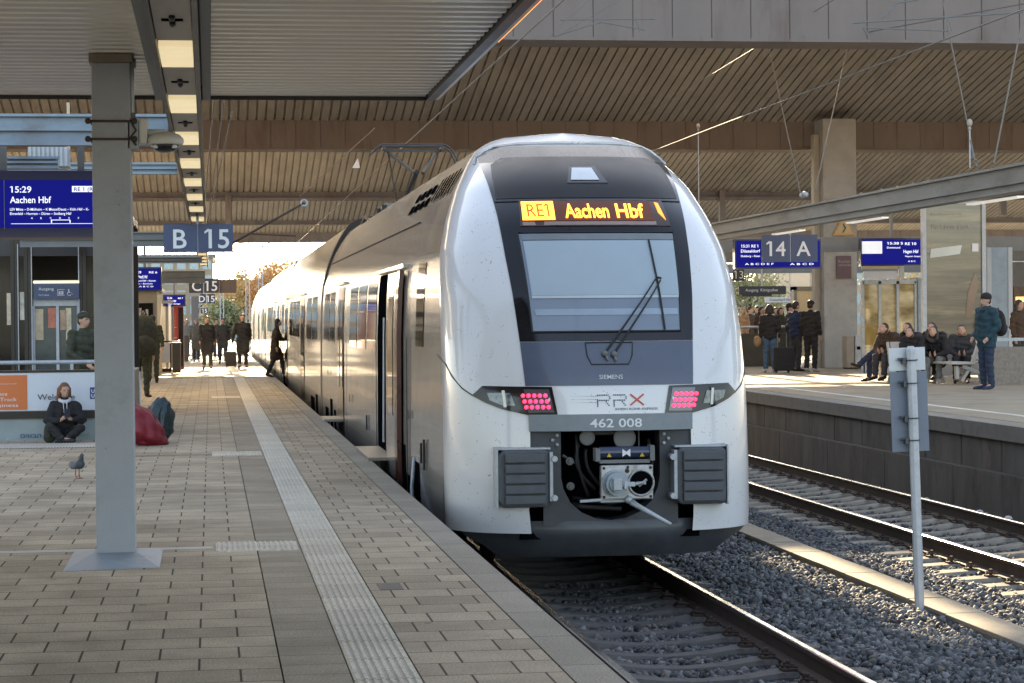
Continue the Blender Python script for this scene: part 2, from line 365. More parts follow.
for k in range(1, 20): copy_tree(s1, (XC+random.uniform(-.02, .02), 12.6+.6*k, RAIL-.172))
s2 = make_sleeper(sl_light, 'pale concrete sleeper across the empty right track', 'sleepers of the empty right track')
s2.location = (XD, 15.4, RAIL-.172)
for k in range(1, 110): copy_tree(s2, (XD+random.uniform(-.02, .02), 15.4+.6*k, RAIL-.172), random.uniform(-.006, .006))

# ---- loose ballast stones (uncountable): numpy icospheres
def stones(name, n, pos, smin, smax, cols):
    t = (1+5**.5)/2
    base = np.array([(-1,t,0),(1,t,0),(-1,-t,0),(1,-t,0),(0,-1,t),(0,1,t),(0,-1,-t),(0,1,-t),(t,0,-1),(t,0,1),(-t,0,-1),(-t,0,1)], float); base /= np.linalg.norm(base[0])
    F = np.array([(0,11,5),(0,5,1),(0,1,7),(0,7,10),(0,10,11),(1,5,9),(5,11,4),(11,10,2),(10,7,6),(7,1,8),(3,9,4),(3,4,2),(3,2,6),(3,6,8),(3,8,9),(4,9,5),(2,4,11),(6,2,10),(8,6,7),(9,8,1)])
    s = RNG.uniform(smin, smax, n)**1.0; an = RNG.uniform(.45, 1.35, (n, 3))
    V = base[None]*(1+RNG.uniform(-.38, .38, (n, 12, 1)))*an[:, None]*s[:, None, None]
    q = RNG.normal(size=(n, 4)); q /= np.linalg.norm(q, axis=1)[:, None]; w, x, y, z = q.T
    Rm = np.stack([1-2*(y*y+z*z), 2*(x*y-z*w), 2*(x*z+y*w), 2*(x*y+z*w), 1-2*(x*x+z*z), 2*(y*z-x*w), 2*(x*z-y*w), 2*(y*z+x*w), 1-2*(x*x+y*y)], 1).reshape(n, 3, 3)
    V = np.einsum('nij,nvj->nvi', Rm, V)+pos[:, None]
    me = bpy.data.meshes.new(name); nf = n*20
    me.vertices.add(n*12); me.vertices.foreach_set('co', V.reshape(-1).astype(np.float32))
    li = (F[None]+(np.arange(n)*12)[:, None, None]).reshape(-1).astype(np.int32)
    me.loops.add(nf*3); me.loops.foreach_set('vertex_index', li); me.polygons.add(nf)
    me.polygons.foreach_set('loop_start', (np.arange(nf)*3).astype(np.int32)); me.polygons.foreach_set('loop_total', np.full(nf, 3, np.int32))
    for c in cols: me.materials.append(c)
    me.polygons.foreach_set('material_index', np.repeat(RNG.choice(len(cols), n, p=[.5, .3, .15, .05]), 20).astype(np.int32))
    me.update(calc_edges=True); me.validate(); o = bpy.data.objects.new(name, me); COL.objects.link(o); return o
st = [mat('stone_slate', (.105, .108, .115), .8, var=.25, vs=30), mat('stone_dark', (.045, .047, .05), .8, var=.3, vs=30), mat('stone_light', (.2, .2, .2), .8, var=.2, vs=30), mat('stone_tan', (.17, .145, .115), .8, var=.2, vs=30)]
def spread(n, x0, x1, y0, y1, hfun, pw=1.0):
    u = RNG.uniform(0, 1, n)**pw; y = y0+(y1-y0)*u; x = RNG.uniform(x0, x1, n); return np.stack([x, y, hfun(x, y)+RNG.uniform(-.02, .012, n)], 1)
top = RAIL-.172-.012
def hmid(x, y):    # shoulder of ballast between the tracks, slightly crowned, covering sleeper ends unevenly
    e = np.clip(np.minimum((x-(XC+1.15))/.3, ((XD-1.15)-x)/.3), 0, 1); return top-.03+.035*e+.02*np.sin(x*5+y*2.1)*np.sin(y*1.3)
def hin(x, y): return np.full_like(x, top-.055)
P = np.concatenate([spread(40000, XC+.86, XD-.84, 13.2, 30, hmid, 1.25), spread(14000, XC+.9, XD-.84, 30, 62, hmid, 1.2),
                    spread(9500, XC-.72, XC+.72, 12.3, 21.5, hin), spread(2500, XC-1.5, XC-.8, 12.3, 21.5, hin),
                    spread(11000, XD-.7, XD+.7, 16, 55, hin, 1.4), spread(6500, XD+.8, X14-.08, 16, 60, hin, 1.4)])
# keep stones off sleeper tops
def keep(P):
    k = np.ones(len(P), bool)
    for xc, y0, n in ((XC, 12.6, 20), (XD, 15.4, 110)):
        ph = (P[:, 1]-y0+.3) % .6-.3; on = (np.abs(P[:, 0]-xc) < 1.2+RNG.uniform(-.25, .1, len(P))) & (np.abs(ph) < .135) & (P[:, 1] > y0-.3) & (P[:, 1] < y0+.6*n)
        k &= ~on
    k &= ~((P[:, 0] > 6.02) & (P[:, 0] < 6.46) & (P[:, 1] > 10))
    return P[k]
P = keep(P)
tag(stones('ballast_stones', len(P), P, .014, .036, st), 'blue-grey crushed stone ballast between and beside the rails', 'gravel', kind='stuff')
# a little litter on the ballast by the wall
lit = MB()
for x, y in ((9.7, 29.5), (9.75, 27.5), (9.68, 27.1), (9.8, 26.6)):
    lit.ell((x, y, top+.02), (.05, .09, .035), 6, 4)
lt = lit.build('crumpled_paper', letter); tag(lt, 'crumpled white litter lying on the ballast along the dark platform wall', 'litter', kind='stuff')

# ---- cable trough with concrete lids between the tracks
trough_m = mat('trough_lid_concrete', (.32, .28, .22), .85, spec=.1, var=.14, vs=3, bump=.4, bs=50, dirt=(.26, .23, .19), ds=4)
ct = thing('cable_trough', (6.25, 10, top), 'long pale concrete cable trough lying in the gravel between the tracks', 'cable trough')
MB().box(6.09, 6.40, 8, 120, top-.2, top+.02).build('channel', conc, ct)
g = MB()
y = 8.0
while y < 110:
    a = random.uniform(-.006, .006); dz = random.uniform(-.004, .004)
    g.box(6.07+a, 6.42+a, y, y+.99, top+.022+dz, top+.062+dz); y += 1.0
g.build('trough_lids', trough_m, ct, bevel=.006)

# ================================================================== STATION HALL
hall = thing('station_hall', (0, 36, 0), 'wide brown station hall roof of ribbed soffits between deep cross beams', 'building')
rib_m = mat('ribbed_soffit_concrete', (.36, .34, .305), .8, var=.2, vs=1.5, dirt=(.24, .22, .195), ds=.5, stretch=(1, .2, 1))
beam_m = mat('brown_beam_cladding', (.20, .168, .152), .75, var=.12, vs=1.2, dirt=(.14, .10, .08), ds=1.5, stretch=(1, 1, .25))
HX0, HX1 = -34, 75
sun_diffuser = bpy.data.materials.new('unseen_sun_diffuser'); sun_diffuser.use_nodes = True; _n = sun_diffuser.node_tree.nodes; _l = sun_diffuser.node_tree.links  # unseen roof panels added to soften and warm the sun
_t = _n.new('ShaderNodeBsdfTranslucent'); _t.inputs[0].default_value = (.86, .74, .54, 1); _l.new(_t.outputs[0], _n['Material Output'].inputs[0])
def soffit(ya, za, yb, zb, name='soffit', pitch=.24, gw=.05, gd=.06):
    top_, bot = [], []
    x = HX0; prof = []
    while x < HX1:
        prof += [(x, 0), (x+pitch-gw, 0), (x+pitch-gw, gd), (x+pitch, gd)]; x += pitch
    g = MB(); g.grid([[(u, ya, za+v) for u, v in prof], [(u, yb, zb+v) for u, v in prof]])
    g.build(name, rib_m, hall, fixn=False)
    g = MB(); g.grid([[(HX0, ya, za+.25), (HX1, ya, za+.25)], [(HX0, yb, zb+.25), (HX1, yb, zb+.25)]]); g.build('roof_deck', mid_steel, hall, fixn=False)
def beam(y, z0, z1, name='cross_beam', th=.9, pw=.66):
    g = MB(); prof = []; x = HX0
    while x < HX1: prof += [(x, 0), (x+pw-.02, 0), (x+pw-.02, .02), (x+pw, .02)]; x += pw
    g.grid([[(u, y+v, z0) for u, v in prof], [(u, y+v, z1) for u, v in prof]])
    g.box(HX0, HX1, y+.03, y+th, z0+.004, z1-.004)
    g.box(HX0, HX1, y-.04, y+th+.04, z0-.05, z0)
    g.build(name, beam_m, hall, fixn=False)
ZB = EYE+4.58
BEAMS = [(36-23.5, ZB, ZB+1.25), (36, ZB, ZB+5.6), (59.5, ZB, ZB+.72), (83, ZB, ZB+.16), (106.5, ZB, ZB+.16), (130, ZB, ZB+.5)]  # hall front beam is raised out of view to block sun on the foreground
OPEN = [0, 4.9, 5.6, 7.0, 8.0]  # roof openings out of view, sized to let sun through
for y, a, b in BEAMS[1:]: beam(y, a, b+.07, th=.9)
for i in range(1, 5):
    y0 = BEAMS[i][0]; y1, _, zt = BEAMS[i+1]
    pk = y0+11.7; SL = .205
    zpk = zt+SL*(y1-pk); ys = pk+OPEN[i]; zs = zt+SL*(y1-ys)
    soffit(ys, zs, y1, zt)
    if i == 0:
        g = MB(); g.grid([[(HX0, y0+.5, BEAMS[0][2]), (HX1, y0+.5, BEAMS[0][2])], [(HX0, pk, zpk), (HX1, pk, zpk)]]); g.build('roof_slab', rib_m, hall, solid=.1)
        g = MB(); g.grid([[(HX0, pk, zpk), (HX1, pk, zpk)], [(HX0, ys, zs), (HX1, ys, zs)]]); g.build('unseen_sun_diffuser', sun_diffuser, hall)
    if i <= 2:
        g = MB(); xe = 7.2 if i == 1 else 10.5; g.grid([[(HX0, pk+.16, zpk+.02), (xe, pk+.16, zpk+.02)], [(HX0, ys-.13, zs+.02), (xe, ys-.13, zs+.02)]]); g.build('unseen_sun_diffuser', sun_diffuser, hall)
    # glazing bars of the open north-light above
    g = MB()
    for x in range(HX0, HX1, 6): g.bar((x, BEAMS[i][0]+.5, min(BEAMS[i][2], ZB+1.3)), (x, pk, zpk), .25, .35); g.bar((x, pk, zpk), (x, ys, zs), .25, .3)
    if i == 1: g.box(HX0, HX1, pk-.1, pk+.1, zpk+.151, zpk+1.0)  # unseen upstand added to stop a strip of direct sun
    if i == 2: g.box(HX0, 9.0, pk-.1, pk+.1, zpk+.151, zpk+1.9)  # taller unseen upstand added against sun stripes on the left platform
    g.box(HX0, HX1, ys-.12, ys, zs-.05, zs+.3); g.box(HX0, HX1, pk-.15, pk+.15, zpk-.15, zpk+.15)
    g.build('rooflight_frame_and_sun_screen', mid_steel, hall)
# ducts and hangers seen under the far bays
g = MB()
for px, y0, y1, Y in ((228, 195, 226, 82.8), (722, 190, 228, 82.8), (1003, 195, 215, 82.8)):
    a = atY(px, y0, Y); b = atY(px, y1, Y); g.bar(a, b, .22, .22)
g.bar((HX0, 82.9, ZB-.12), (HX1, 82.9, ZB-.12), .14, .12)
g.build('hanger', beam_m, hall)
# hall columns
def hall_col(x, y, w, d, z0, lab, m=conc, zt=ZB-.05+.35):
    t = thing('hall_column', (x, y, z0), lab, 'column', 'hall columns')
    MB().box(x-w/2, x+w/2, y-d/2, y+d/2, z0, zt).build('shaft', m, t, bevel=.02)
    return t
col_m = mat('column_concrete', (.44, .49, .55), .75, var=.1, vs=2, bump=.3, bs=40, dirt=(.31, .31, .30), ds=1.2, stretch=(1, 1, .4))
c1 = hall_col(16.78, 58.6, .92, .86, Z14, 'pale concrete hall column with warning triangle and small notice, beside the silver bin', zt=ZB+.70)
MB().box(atY(815, 300, 58.5).x, atY(820.5, 300, 58.5).x, 58.5, 58.8, Z14, ZB+.3).build('downpipe_casing', mat('cream_casing', (.40, .37, .31), .7), c1)
p = atY(844, 228, 58.1)
tri = MB(); tri.prism([(-.32, -.2), (.32, -.2), (0, .36)], lambda u, v: (p.x+u, 58.13, p.z+v), lambda u, v: (p.x+u, 58.10, p.z+v))
w = thing('warning_sign', (p.x, 58.1, p.z-.2), 'tan warning triangle with darker symbol fixed high on the concrete column', 'sign')
tri.build('sign_plate', mat('faded_orange_sign', (.50, .30, .10), .6, var=.1), w)
MB().prism([(-.25, -.16), (.25, -.16), (0, .28)], lambda u, v: (p.x+u, 58.098, p.z+v), lambda u, v: (p.x+u, 58.09, p.z+v)).build('symbol_field', mat('sign_tan', (.5, .38, .22), .6), w)
g = MB(); g.bar((p.x-.03, 58.08, p.z+.12), (p.x+.03, 58.08, p.z), .04, .02); g.bar((p.x+.05, 58.08, p.z+.02), (p.x-.04, 58.08, p.z-.12), .04, .02); g.build('bolt_symbol', sign_dark, w)
p = atY(844, 267, 58.1); w = thing('notice_plate', (p.x, 58.1, p.z-.3), 'small dark reddish notice plate on the concrete column below the triangle', 'sign')
MB().box(p.x-.2, p.x+.2, 58.10, 58.14, p.z-.3, p.z+.3).build('plate', mat('maroon_notice', (.13, .08, .10), .6), w)
textobj('notice_text', [(('Rauchen\nverboten', (p.x-.16, 58.095, p.z+.12), XR, ZU, .07),)], mat('muted_letter', (.4, .36, .36), .6), w)
hall_col(-16, 59.9, .92, .9, 0, 'left pale concrete hall column standing far beyond the glass lift')
hall_col(35, 59.9, .92, .9, Z14, 'far right pale concrete hall column on the distant platform')
# ================================================================== PLATFORM CANOPY
can = thing('platform_canopy', (0, 18.2, 0), 'low metal platform canopy with closely slatted silvery ceiling above the left platform', 'canopy')
slat_m = mat('silvery_ceiling_slats', (.82, .77, .68), .33, metal=.45, var=.1, vs=.7, stretch=(.35, 1, 1))
CZ, CY = 3.44, 18.2
def slats(x0, x1, y0=-6.):
    prof = []; y = CY
    while y > y0:
        prof += [(y, 0), (y-.085, 0), (y-.10, .02), (y-.185, .02), (y-.19, .088), (y-.212, .088)]; y -= .217
    g = MB(); g.grid([[(x0, a, CZ+b) for a, b in prof], [(x1, a, CZ+b) for a, b in prof]])
    return g.build('slatted_ceiling', slat_m, can, fixn=False)
slats(-7, -.42); slats(.02, 1.76)
MB().box(-7.05, 1.84, -6, CY+.02, CZ+.09, CZ+.16).build('roof_deck', mid_steel, can)
fas = mid_steel
g = MB(); g.box(1.77, 1.84, -6, CY+.03, CZ-.03, CZ+.088); g.box(-7.05, 1.84, CY+.021, CY+.06, CZ-.03, CZ+.1)
g.build('fascia', dark_metal, can)
MB().box(1.843, 1.875, -6, CY+.03, CZ-.02, CZ+.16).build('gutter_edge', mat('pale_edge_strip', (.55, .53, .5), .35, metal=.6), can)
amb = mat('amber_edge_glow', (.8, .3, .05), .4, emit=(1., .28, .03), es=.8)  # glowing strip stands in for orange light reflected along the fascia
MB().box(1.878, 1.9, 9.5, 14.6, CZ+.0, CZ+.14).build('amber_edge_strip', amb, can)
# central recess with flanges
g = MB()
g.box(-.42, -.345, -6, CY, CZ-.04, CZ+.085); g.box(-.045, .018, -6, CY, CZ-.04, CZ+.085)
g.build('recess_flange', mid_steel, can)
# ---- light strip: continuous channel with separate lamps and blank covers
chan = thing('light_channel', (-.195, 24, 3.3), 'long narrow ceiling channel carrying the row of platform lamps, running away beyond the canopy', 'light channel')
cover_m = mat('beige_lamp_cover', (.40, .35, .28), .45, var=.07, vs=4)
g = MB(); g.box(-.335, -.305, 4, 70, 3.27, 3.42); g.box(-.085, -.055, 4, 70, 3.27, 3.42); g.box(-.30, -.09, 4, 70, 3.36, 3.42)
g.build('side_rails', dark_metal, chan)
lamp_m = mat('lit_lamp_diffuser', (.85, .8, .65), .5, emit=(1., .80, .45), es=.16)
y = 3.85; k = 0
while y < 66:
    MB().box(-.30, -.09, y+1.25, y+3.15, 3.30, 3.325).build('blank_cover', cover_m, chan); sp = MB()
    for q in (-1, 1): sp.box(-.195-.06, -.195+.06, y+2.2-.02+q*.0, y+2.2+.04, 3.292, 3.299)
    sp.ell((-.195, y+2.08, 3.29), (.02, .05, .02), 8, 5); sp.ell((-.195, y+2.34, 3.29), (.02, .05, .02), 8, 5); 
    sp.build('loudspeaker_grille', dark_metal, chan)
    L_ = MB().box(-.297, -.093, y+.05, y+1.15, 3.28, 3.33).build('platform_lamp', lamp_m); rebase(L_, (-.195, y+.6, 3.28))
    tag(L_, 'pale yellow lit ceiling lamp panel in the narrow light channel', 'lamp', 'lamps in the ceiling channel')
    y += 3.25; k += 1
lamps = [o for o in bpy.data.objects if o.name.startswith('platform_lamp')]
for i, o in enumerate(sorted(lamps, key=lambda o: o.location.y)):
    pass
# ================================================================== LEFT COLUMN with camera
col = thing('canopy_column', (-.65, 15.4, 0), 'big grey steel column with flared blue-grey foot in the left foreground', 'column')
MB().box(-.785, -.525, 15.36, 15.62, .045, CZ-.06).build('shaft', paint_grey, col, bevel=.008)
g = MB(); g.loft([[(-.97, 14.72, 0.002), (-.35, 14.82, 0.002), (-.35, 15.95, 0.002), (-.97, 15.95, 0.002)], [(-.80, 15.34, .05), (-.51, 15.34, .05), (-.51, 15.64, .05), (-.80, 15.64, .05)]])
g.build('flared_foot', mat('foot_screed', (.27, .32, .38), .55, var=.1, vs=5, dirt=(.22, .22, .22), ds=3), col)
MB().box(-.80, -.51, 15.34, 15.64, CZ-.06, CZ-.004).build('cap_plate', mat('rusty_cap', (.22, .185, .14), .7, var=.2), col)
def band(z):
    g = MB(); g.box(-.80, -.51, 15.345, 15.36, z-.008, z+.008); g.box(-.80, -.785, 15.345, 15.63, z-.008, z+.008); g.box(-.525, -.51, 15.345, 15.63, z-.008, z+.008)
    for x in (-.81, -.50): g.ell((x, 15.35, z), .022, 8, 5)
    g.build('clamp_band', rust, col)
zb = atY(110, 121, 15.35).z; band(zb); band(atY(110, 139, 15.35).z)
cc = thing('conduit', (-.5, 15.45, 2.9), 'thin grey conduit pipe running up beside the column top to the ceiling', 'pipe')
g = MB(); xp = atY(131.5, 90, 15.4).x; g.tube([(xp, 15.42, CZ), (xp, 15.42, zb+.03)], .018, 8); g.build('pipe', galv, cc)
g = MB(); g.box(xp-.03, xp+.03, 15.38, 15.46, CZ-.09, CZ-.03); g.box(xp-.025, xp+.025, 15.39, 15.45, zb-.0, zb+.06); g.build('pipe_clamp', mid_steel, cc)
# dome camera
C0 = atY(139, 131, 15.4); cm = thing('dome_camera', (C0.x, 15.4, C0.z), 'white dome surveillance camera on a short arm at the column side', 'camera')
MB().box(xp-.035, xp+.045, 15.36, 15.5, C0.z-.13, C0.z+.08).build('junction_box', mat('clear_grey_box', (.3, .32, .33), .4), cm, bevel=.01)
g = MB(); g.tube([(xp+.0, 15.35, C0.z+.05), (xp+.03, 15.34, C0.z-.0), (xp-.01, 15.34, C0.z-.05), (xp+.03, 15.35, C0.z-.1)], .007, 6); g.build('cable', rubber, cm)
g = MB(); g.loft([[(xp+.05, 15.36, C0.z-.09), (xp+.10, 15.36, C0.z-.09), (xp+.10, 15.5, C0.z-.09), (xp+.05, 15.5, C0.z-.09)], [(xp+.05, 15.36, C0.z+.09), (xp+.11, 15.36, C0.z+.08), (xp+.11, 15.5, C0.z+.08), (xp+.05, 15.5, C0.z+.09)]]); g.build('wall_bracket', white_pl, cm, bevel=.01)
D = atY(165, 140, 15.42)
g = MB(); g.tube([(xp+.10, 15.43, C0.z-.01), (D.x, 15.43, C0.z-.01), (D.x, 15.43, D.z)], .026, 10); g.build('arm', white_pl, cm, smooth=True)
prof = [(.03, .055), (.06, .05), (.10, .035), (.125, .01), (.128, -.012), (.12, -.03), (.09, -.035)]
g = MB(); g.loft([[(D.x+r*math.cos(2*math.pi*k/28), 15.43+r*math.sin(2*math.pi*k/28), D.z+z) for k in range(28)] for r, z in prof]); g.build('camera_housing', white_pl, cm, auto=50)
prof = [(.095, -.03), (.09, -.05), (.07, -.072), (.04, -.084), (.005, -.088)]
g = MB(); g.loft([[(D.x+r*math.cos(2*math.pi*k/24), 15.43+r*math.sin(2*math.pi*k/24), D.z+z) for k in range(24)] for r, z in prof]); g.build('smoked_dome', black_gloss, cm, smooth=True)
for s in (-1, 1): MB().ell((D.x+s*.06, 15.37, D.z-.048), (.024, .02, .014), 8, 5).build('lens', letter, cm)

# cross girders beyond the canopy, up to the light channel
def girder(lab, px0, px1, py0, py1, Y, m=blue_steel, flange=True):
    a = atY(px0, py1, Y); b = atY(px1, py0, Y); t = thing('cross_girder', (a.x, Y, a.z), lab, 'girder', 'girders across the left platform')
    MB().box(a.x, b.x, Y, Y+.12, a.z, b.z).build('web', m, t)
    if flange:
        g = MB(); g.box(a.x, b.x, Y-.05, Y, b.z-.02, b.z+.004); g.box(a.x, b.x, Y-.05, Y, (a.z+b.z)/2-.01, (a.z+b.z)/2+.01); g.box(a.x, b.x, Y-.05, Y, a.z-.004, a.z+.02); g.build('flange', m, t)
    return t
girder('wide blue-grey double girder just behind the slatted canopy, highest of the cross girders', -60, 168, 115, 145, 20.2)
girder('thin pale blue-grey girder above the big blue departure board', -60, 177, 163, 174, 26.)
girder('short blue-grey box girder directly over the departure board', -60, 58, 157, 168, 21.5)
girder('dark grey girder behind the B 15 sign', 20, 192, 232, 247, 38., mid_steel)
girder('grey girder below the B 15 sign, higher than the small departure screens', 20, 202, 257, 264, 47., mid_steel)
girder('brownish girder at the height of the C 15 sign', 60, 205, 271, 284, 62., mid_steel)
girder('beige distant girder under the C 15 sign', 100, 200, 292, 297, 92., cover_m, False)
# pale corrugated box behind the board
a = atY(28, 166, 23); b = atY(68, 147, 23); t = thing('service_box', (a.x, 23, a.z), 'pale corrugated service box above the departure board, beside a cream post', 'box')
g = MB(); g.box(a.x, b.x, 23, 23.4, a.z, b.z)
for k in range(9): x = a.x+(b.x-a.x)*(k+.5)/9; g.box(x-.012, x+.012, 22.98, 23, a.z, b.z)
g.build('box_shell', galv, t); c = atY(70, 150, 23.5)
MB().box(c.x-.03, c.x+.0, 23.5, 23.55, a.z-.4, b.z+.5).build('post', mat('cream_post', (.6, .48, .3), .6), t)

# ================================================================== SIGNS AND SCREENS
navy = mat('screen_navy_frame', (.008, .012, .06), .35, coat=.3, var=.1)
screen = mat('lit_blue_screen', (.006, .008, .10), .5, spec=.1, var=.02, emit=(.008, .010, .40), es=.09)
scr_t = mat('lit_screen_letters', (.6, .6, .7), .5, emit=(.85, .88, 1.), es=.22)
def frame_px(x0, y0, x1, y1, Y): return atY(x0, y1, Y), atY(x1, y0, Y)
# big departure board
Y = 20.8; a, b = frame_px(-60, 170, 118, 239, Y)
t = thing('departure_board', (a.x, Y, a.z), 'large blue departure board reading 15:29 Aachen Hbf at the left edge', 'departure board')
MB().box(a.x, b.x, Y, Y+.22, a.z, b.z).build('case', navy, t, bevel=.01)
s0, s1 = frame_px(5, 180, 114, 228, Y-.01); s2, s3 = frame_px(-60, 180, 3.5, 228, Y-.01)
g = MB(); g.box(s0.x, s1.x, Y-.006, Y, s0.z, s1.z); g.box(s2.x, s3.x, Y-.006, Y, s2.z, s3.z); g.build('screen', screen, t)
def tp(px, py): q = atY(px, py, Y-.012); return (q.x, Y-.012, q.z)
pxm = Y/FPX
it = [(('15:29', tp(10, 192.5), XR, ZU, 6.3*pxm), dict(w=20.5*pxm, bold=.012)), (('Aachen Hbf', tp(10, 203), XR, ZU, 6.6*pxm), dict(w=39.5*pxm, bold=.012)),
      (('LEV Mitte – D-Mülheim – K Messe/Deutz – Köln Hbf – K-', tp(10, 210.6), XR, ZU, 2.6*pxm), dict(w=76*pxm, bold=.01)),
      (('Ehrenfeld – Horrem – Düren – Stolberg Hbf', tp(10, 214.9), XR, ZU, 2.6*pxm), dict(w=59*pxm, bold=.01))]
for i, ch in enumerate('ABCDEF'): it.append(((ch, tp(31+i*9.4, 219), XR, ZU, 1.9*pxm), dict(bold=.01)))
o = textobj('screen_text', it, scr_t, t)
g = MB(); q0 = tp(11, 224); q1 = tp(113, 223.2); g.box(q0[0], q1[0], Y-.01, Y-.0062, q0[2], q1[2])
for x0, y0, x1, y1 in ((51, 219.6, 70, 220.3), (51, 220, 52, 223), (69.5, 220, 70.5, 223)):
    q0 = tp(x0, y1); q1 = tp(x1, y0); g.box(q0[0], q1[0], Y-.01, Y-.0062, q0[2], q1[2])
g.build('platform_diagram', scr_t, t)
g = MB(); q0 = tp(72, 192); q1 = tp(104, 186); g.box(q0[0], q1[0], Y-.012, Y-.0062, q0[2], q1[2]); g.build('train_number_badge', scr_t, t)
textobj('badge_text', [(('RE 1 (RRX)', (tp(74, 191)[0], Y-.0135, tp(74, 191)[2]), XR, ZU, 3.8*pxm), dict(w=28*pxm, bold=.012))], screen, t)
g = MB(); q0 = tp(-60, 229.5); q1 = tp(118, 228.9)
MB().box(s3.x+.003, s0.x-.003, Y-.012, Y-.0, s0.z-.01, s1.z).build('divider', galv, t)
MB().box(a.x, b.x, Y-.01, Y, a.z-.012, a.z+.012).build('lower_trim', mat('brown_trim', (.12, .09, .07), .5), t)
g = MB(); g.box(-1.9, -1.84, Y+.08, Y+.14, b.z, CZ); g.box(-1.2, -1.14, Y+.08, Y+.14, b.z, CZ-.1); g.build('hanger', mid_steel, t)

def small_screen(x0, y0, x1, y1, Y, lab, lines, hang=True):
    a, b = frame_px(x0, y0, x1, y1, Y); t = thing('departure_screen', (a.x, Y, a.z), lab, 'departure screen')
    MB().box(a.x, b.x, Y, Y+.2, a.z, b.z).build('case', navy, t)
    e = 1.6*Y/FPX; MB().box(a.x+e, b.x-e*.8, Y-.01, Y, a.z+e, b.z-e).build('screen', screen, t)
    it = []
    for s, px, py, h, w in lines:
        q = atY(px, py, Y-.03); it.append(((s, (q.x, Y-.03, q.z), XR, ZU, h*Y/FPX), dict(w=w*Y/FPX, bold=.015)))
    textobj('screen_text', it, scr_t, t)
    if hang: MB().box((a.x+b.x)/2-.03, (a.x+b.x)/2+.03, Y+.05, Y+.12, b.z, b.z+.6).build('hanger', mid_steel, t)
    return t
small_screen(128, 267, 161.5, 291, 50, 'blue departure screen just right of the grey column, nearer of the two small ones', [('15:29', 132, 273.5, 2.4, 9), ('Hamm (Westf) Hbf', 131, 278.3, 3, 16), ('Dortmund Hbf – Kamen', 131, 281.6, 1.6, 24), ('Hamm – Bochum', 132, 284.4, 1.4, 20), ('RE 6', 149, 273.3, 2, 8), ('A B C D', 139, 287.2, 1.3, 14)])
small_screen(163, 294.5, 185.5, 306.5, 74, 'tiny far blue departure screen above the red and black vending machine', [('15:36', 167, 299, 2, 5), ('Köln Hbf', 168, 302, 2, 8), ('Neuss – Dormagen', 168, 304.5, 1.3, 12), ('RE 7', 178, 299, 1.6, 5)])
def hang_sign(x0, y0, x1, y1, xm, Y, t1, t2, lab, m, c1, c2, hh, post=(0, 0), ztop=3.3, name='platform_sign', cat='sign'):
    a, b = frame_px(x0, y0, x1, y1, Y); t = thing(name, (a.x, Y, a.z), lab, cat)
    xmw = atY(xm, y0, Y).x; g_ = .6*Y/FPX
    MB().box(a.x, xmw-g_, Y, Y+.08, a.z, b.z).build('letter_panel', m, t); MB().box(xmw+g_, b.x, Y, Y+.08, a.z, b.z).build('number_panel', m, t)
    h = hh*Y/FPX; q1 = atY(c1, y1, Y); q2 = atY(c2, y1, Y); z = a.z+(b.z-a.z-h)/2
    textobj('lettering', [((t1, (q1.x, Y-.012, z), XR, ZU, h), dict(center=True, bold=.012)), ((t2, (q2.x, Y-.012, z), XR, ZU, h), dict(center=True, bold=.012))], letter, t)
    MB().box(xmw-.02, xmw+.02, Y+.02, Y+.06, a.z, ztop).build('hanger_rod', galv, t)
    return t
hang_sign(163.5, 224, 233, 252.5, 197.5, 36, 'B', '15', 'slate blue hanging sign reading B 15, largest of the signs over the left platform', sign_blue, 180, 217, 19.5)
hang_sign(189, 278.5, 219, 293, 203.5, 74, 'C', '15', 'dark hanging sign reading C 15 behind and below the B 15 sign', sign_dark, 196.5, 211, 10)
t = bpy.data.objects.get('platform_sign.001'); a, b = frame_px(219.4, 279.5, 236.5, 293, 74.1); MB().box(a.x, b.x, 74.1, 74.15, a.z, b.z).build('side_board', mat('brown_side_board', (.12, .085, .06), .6), t)
hang_sign(198, 294, 215, 303.5, 206.5, 122, 'D', '15', 'tiny far dark hanging sign reading D 15 above the walkers', sign_dark, 202, 210.5, 6.5)
hang_sign(192.5, 308, 208, 313.5, 200, 150, 'E', '15', 'smallest farthest dark sign reading E 15, lowest of the hanging signs', sign_dark, 196, 204.5, 4)
# long bracket arm from the sign girder (catenary arm with ring)
t = thing('wire_support_arm', (0, 36.5, 3.2), 'slanting catenary support rod with a ring at its tip, right of the B 15 sign', 'catenary arm')
a = atY(233, 243, 36.5); b = atY(304, 203, 36.5); MB().tube([a, b], .018, 8).build('rod', rust, t)
g = MB(); g.tube([(b.x+.05*math.cos(q), 36.5, b.z+.05*math.sin(q)) for q in np.linspace(0, 2*math.pi, 13)], .018, 6, cap=False); g.build('ring', galv, t)
a = atY(252, 234, 36.5); b = atY(296, 236, 36.5); MB().tube([a, b], .012, 6).build('tie_rod', rust, t)

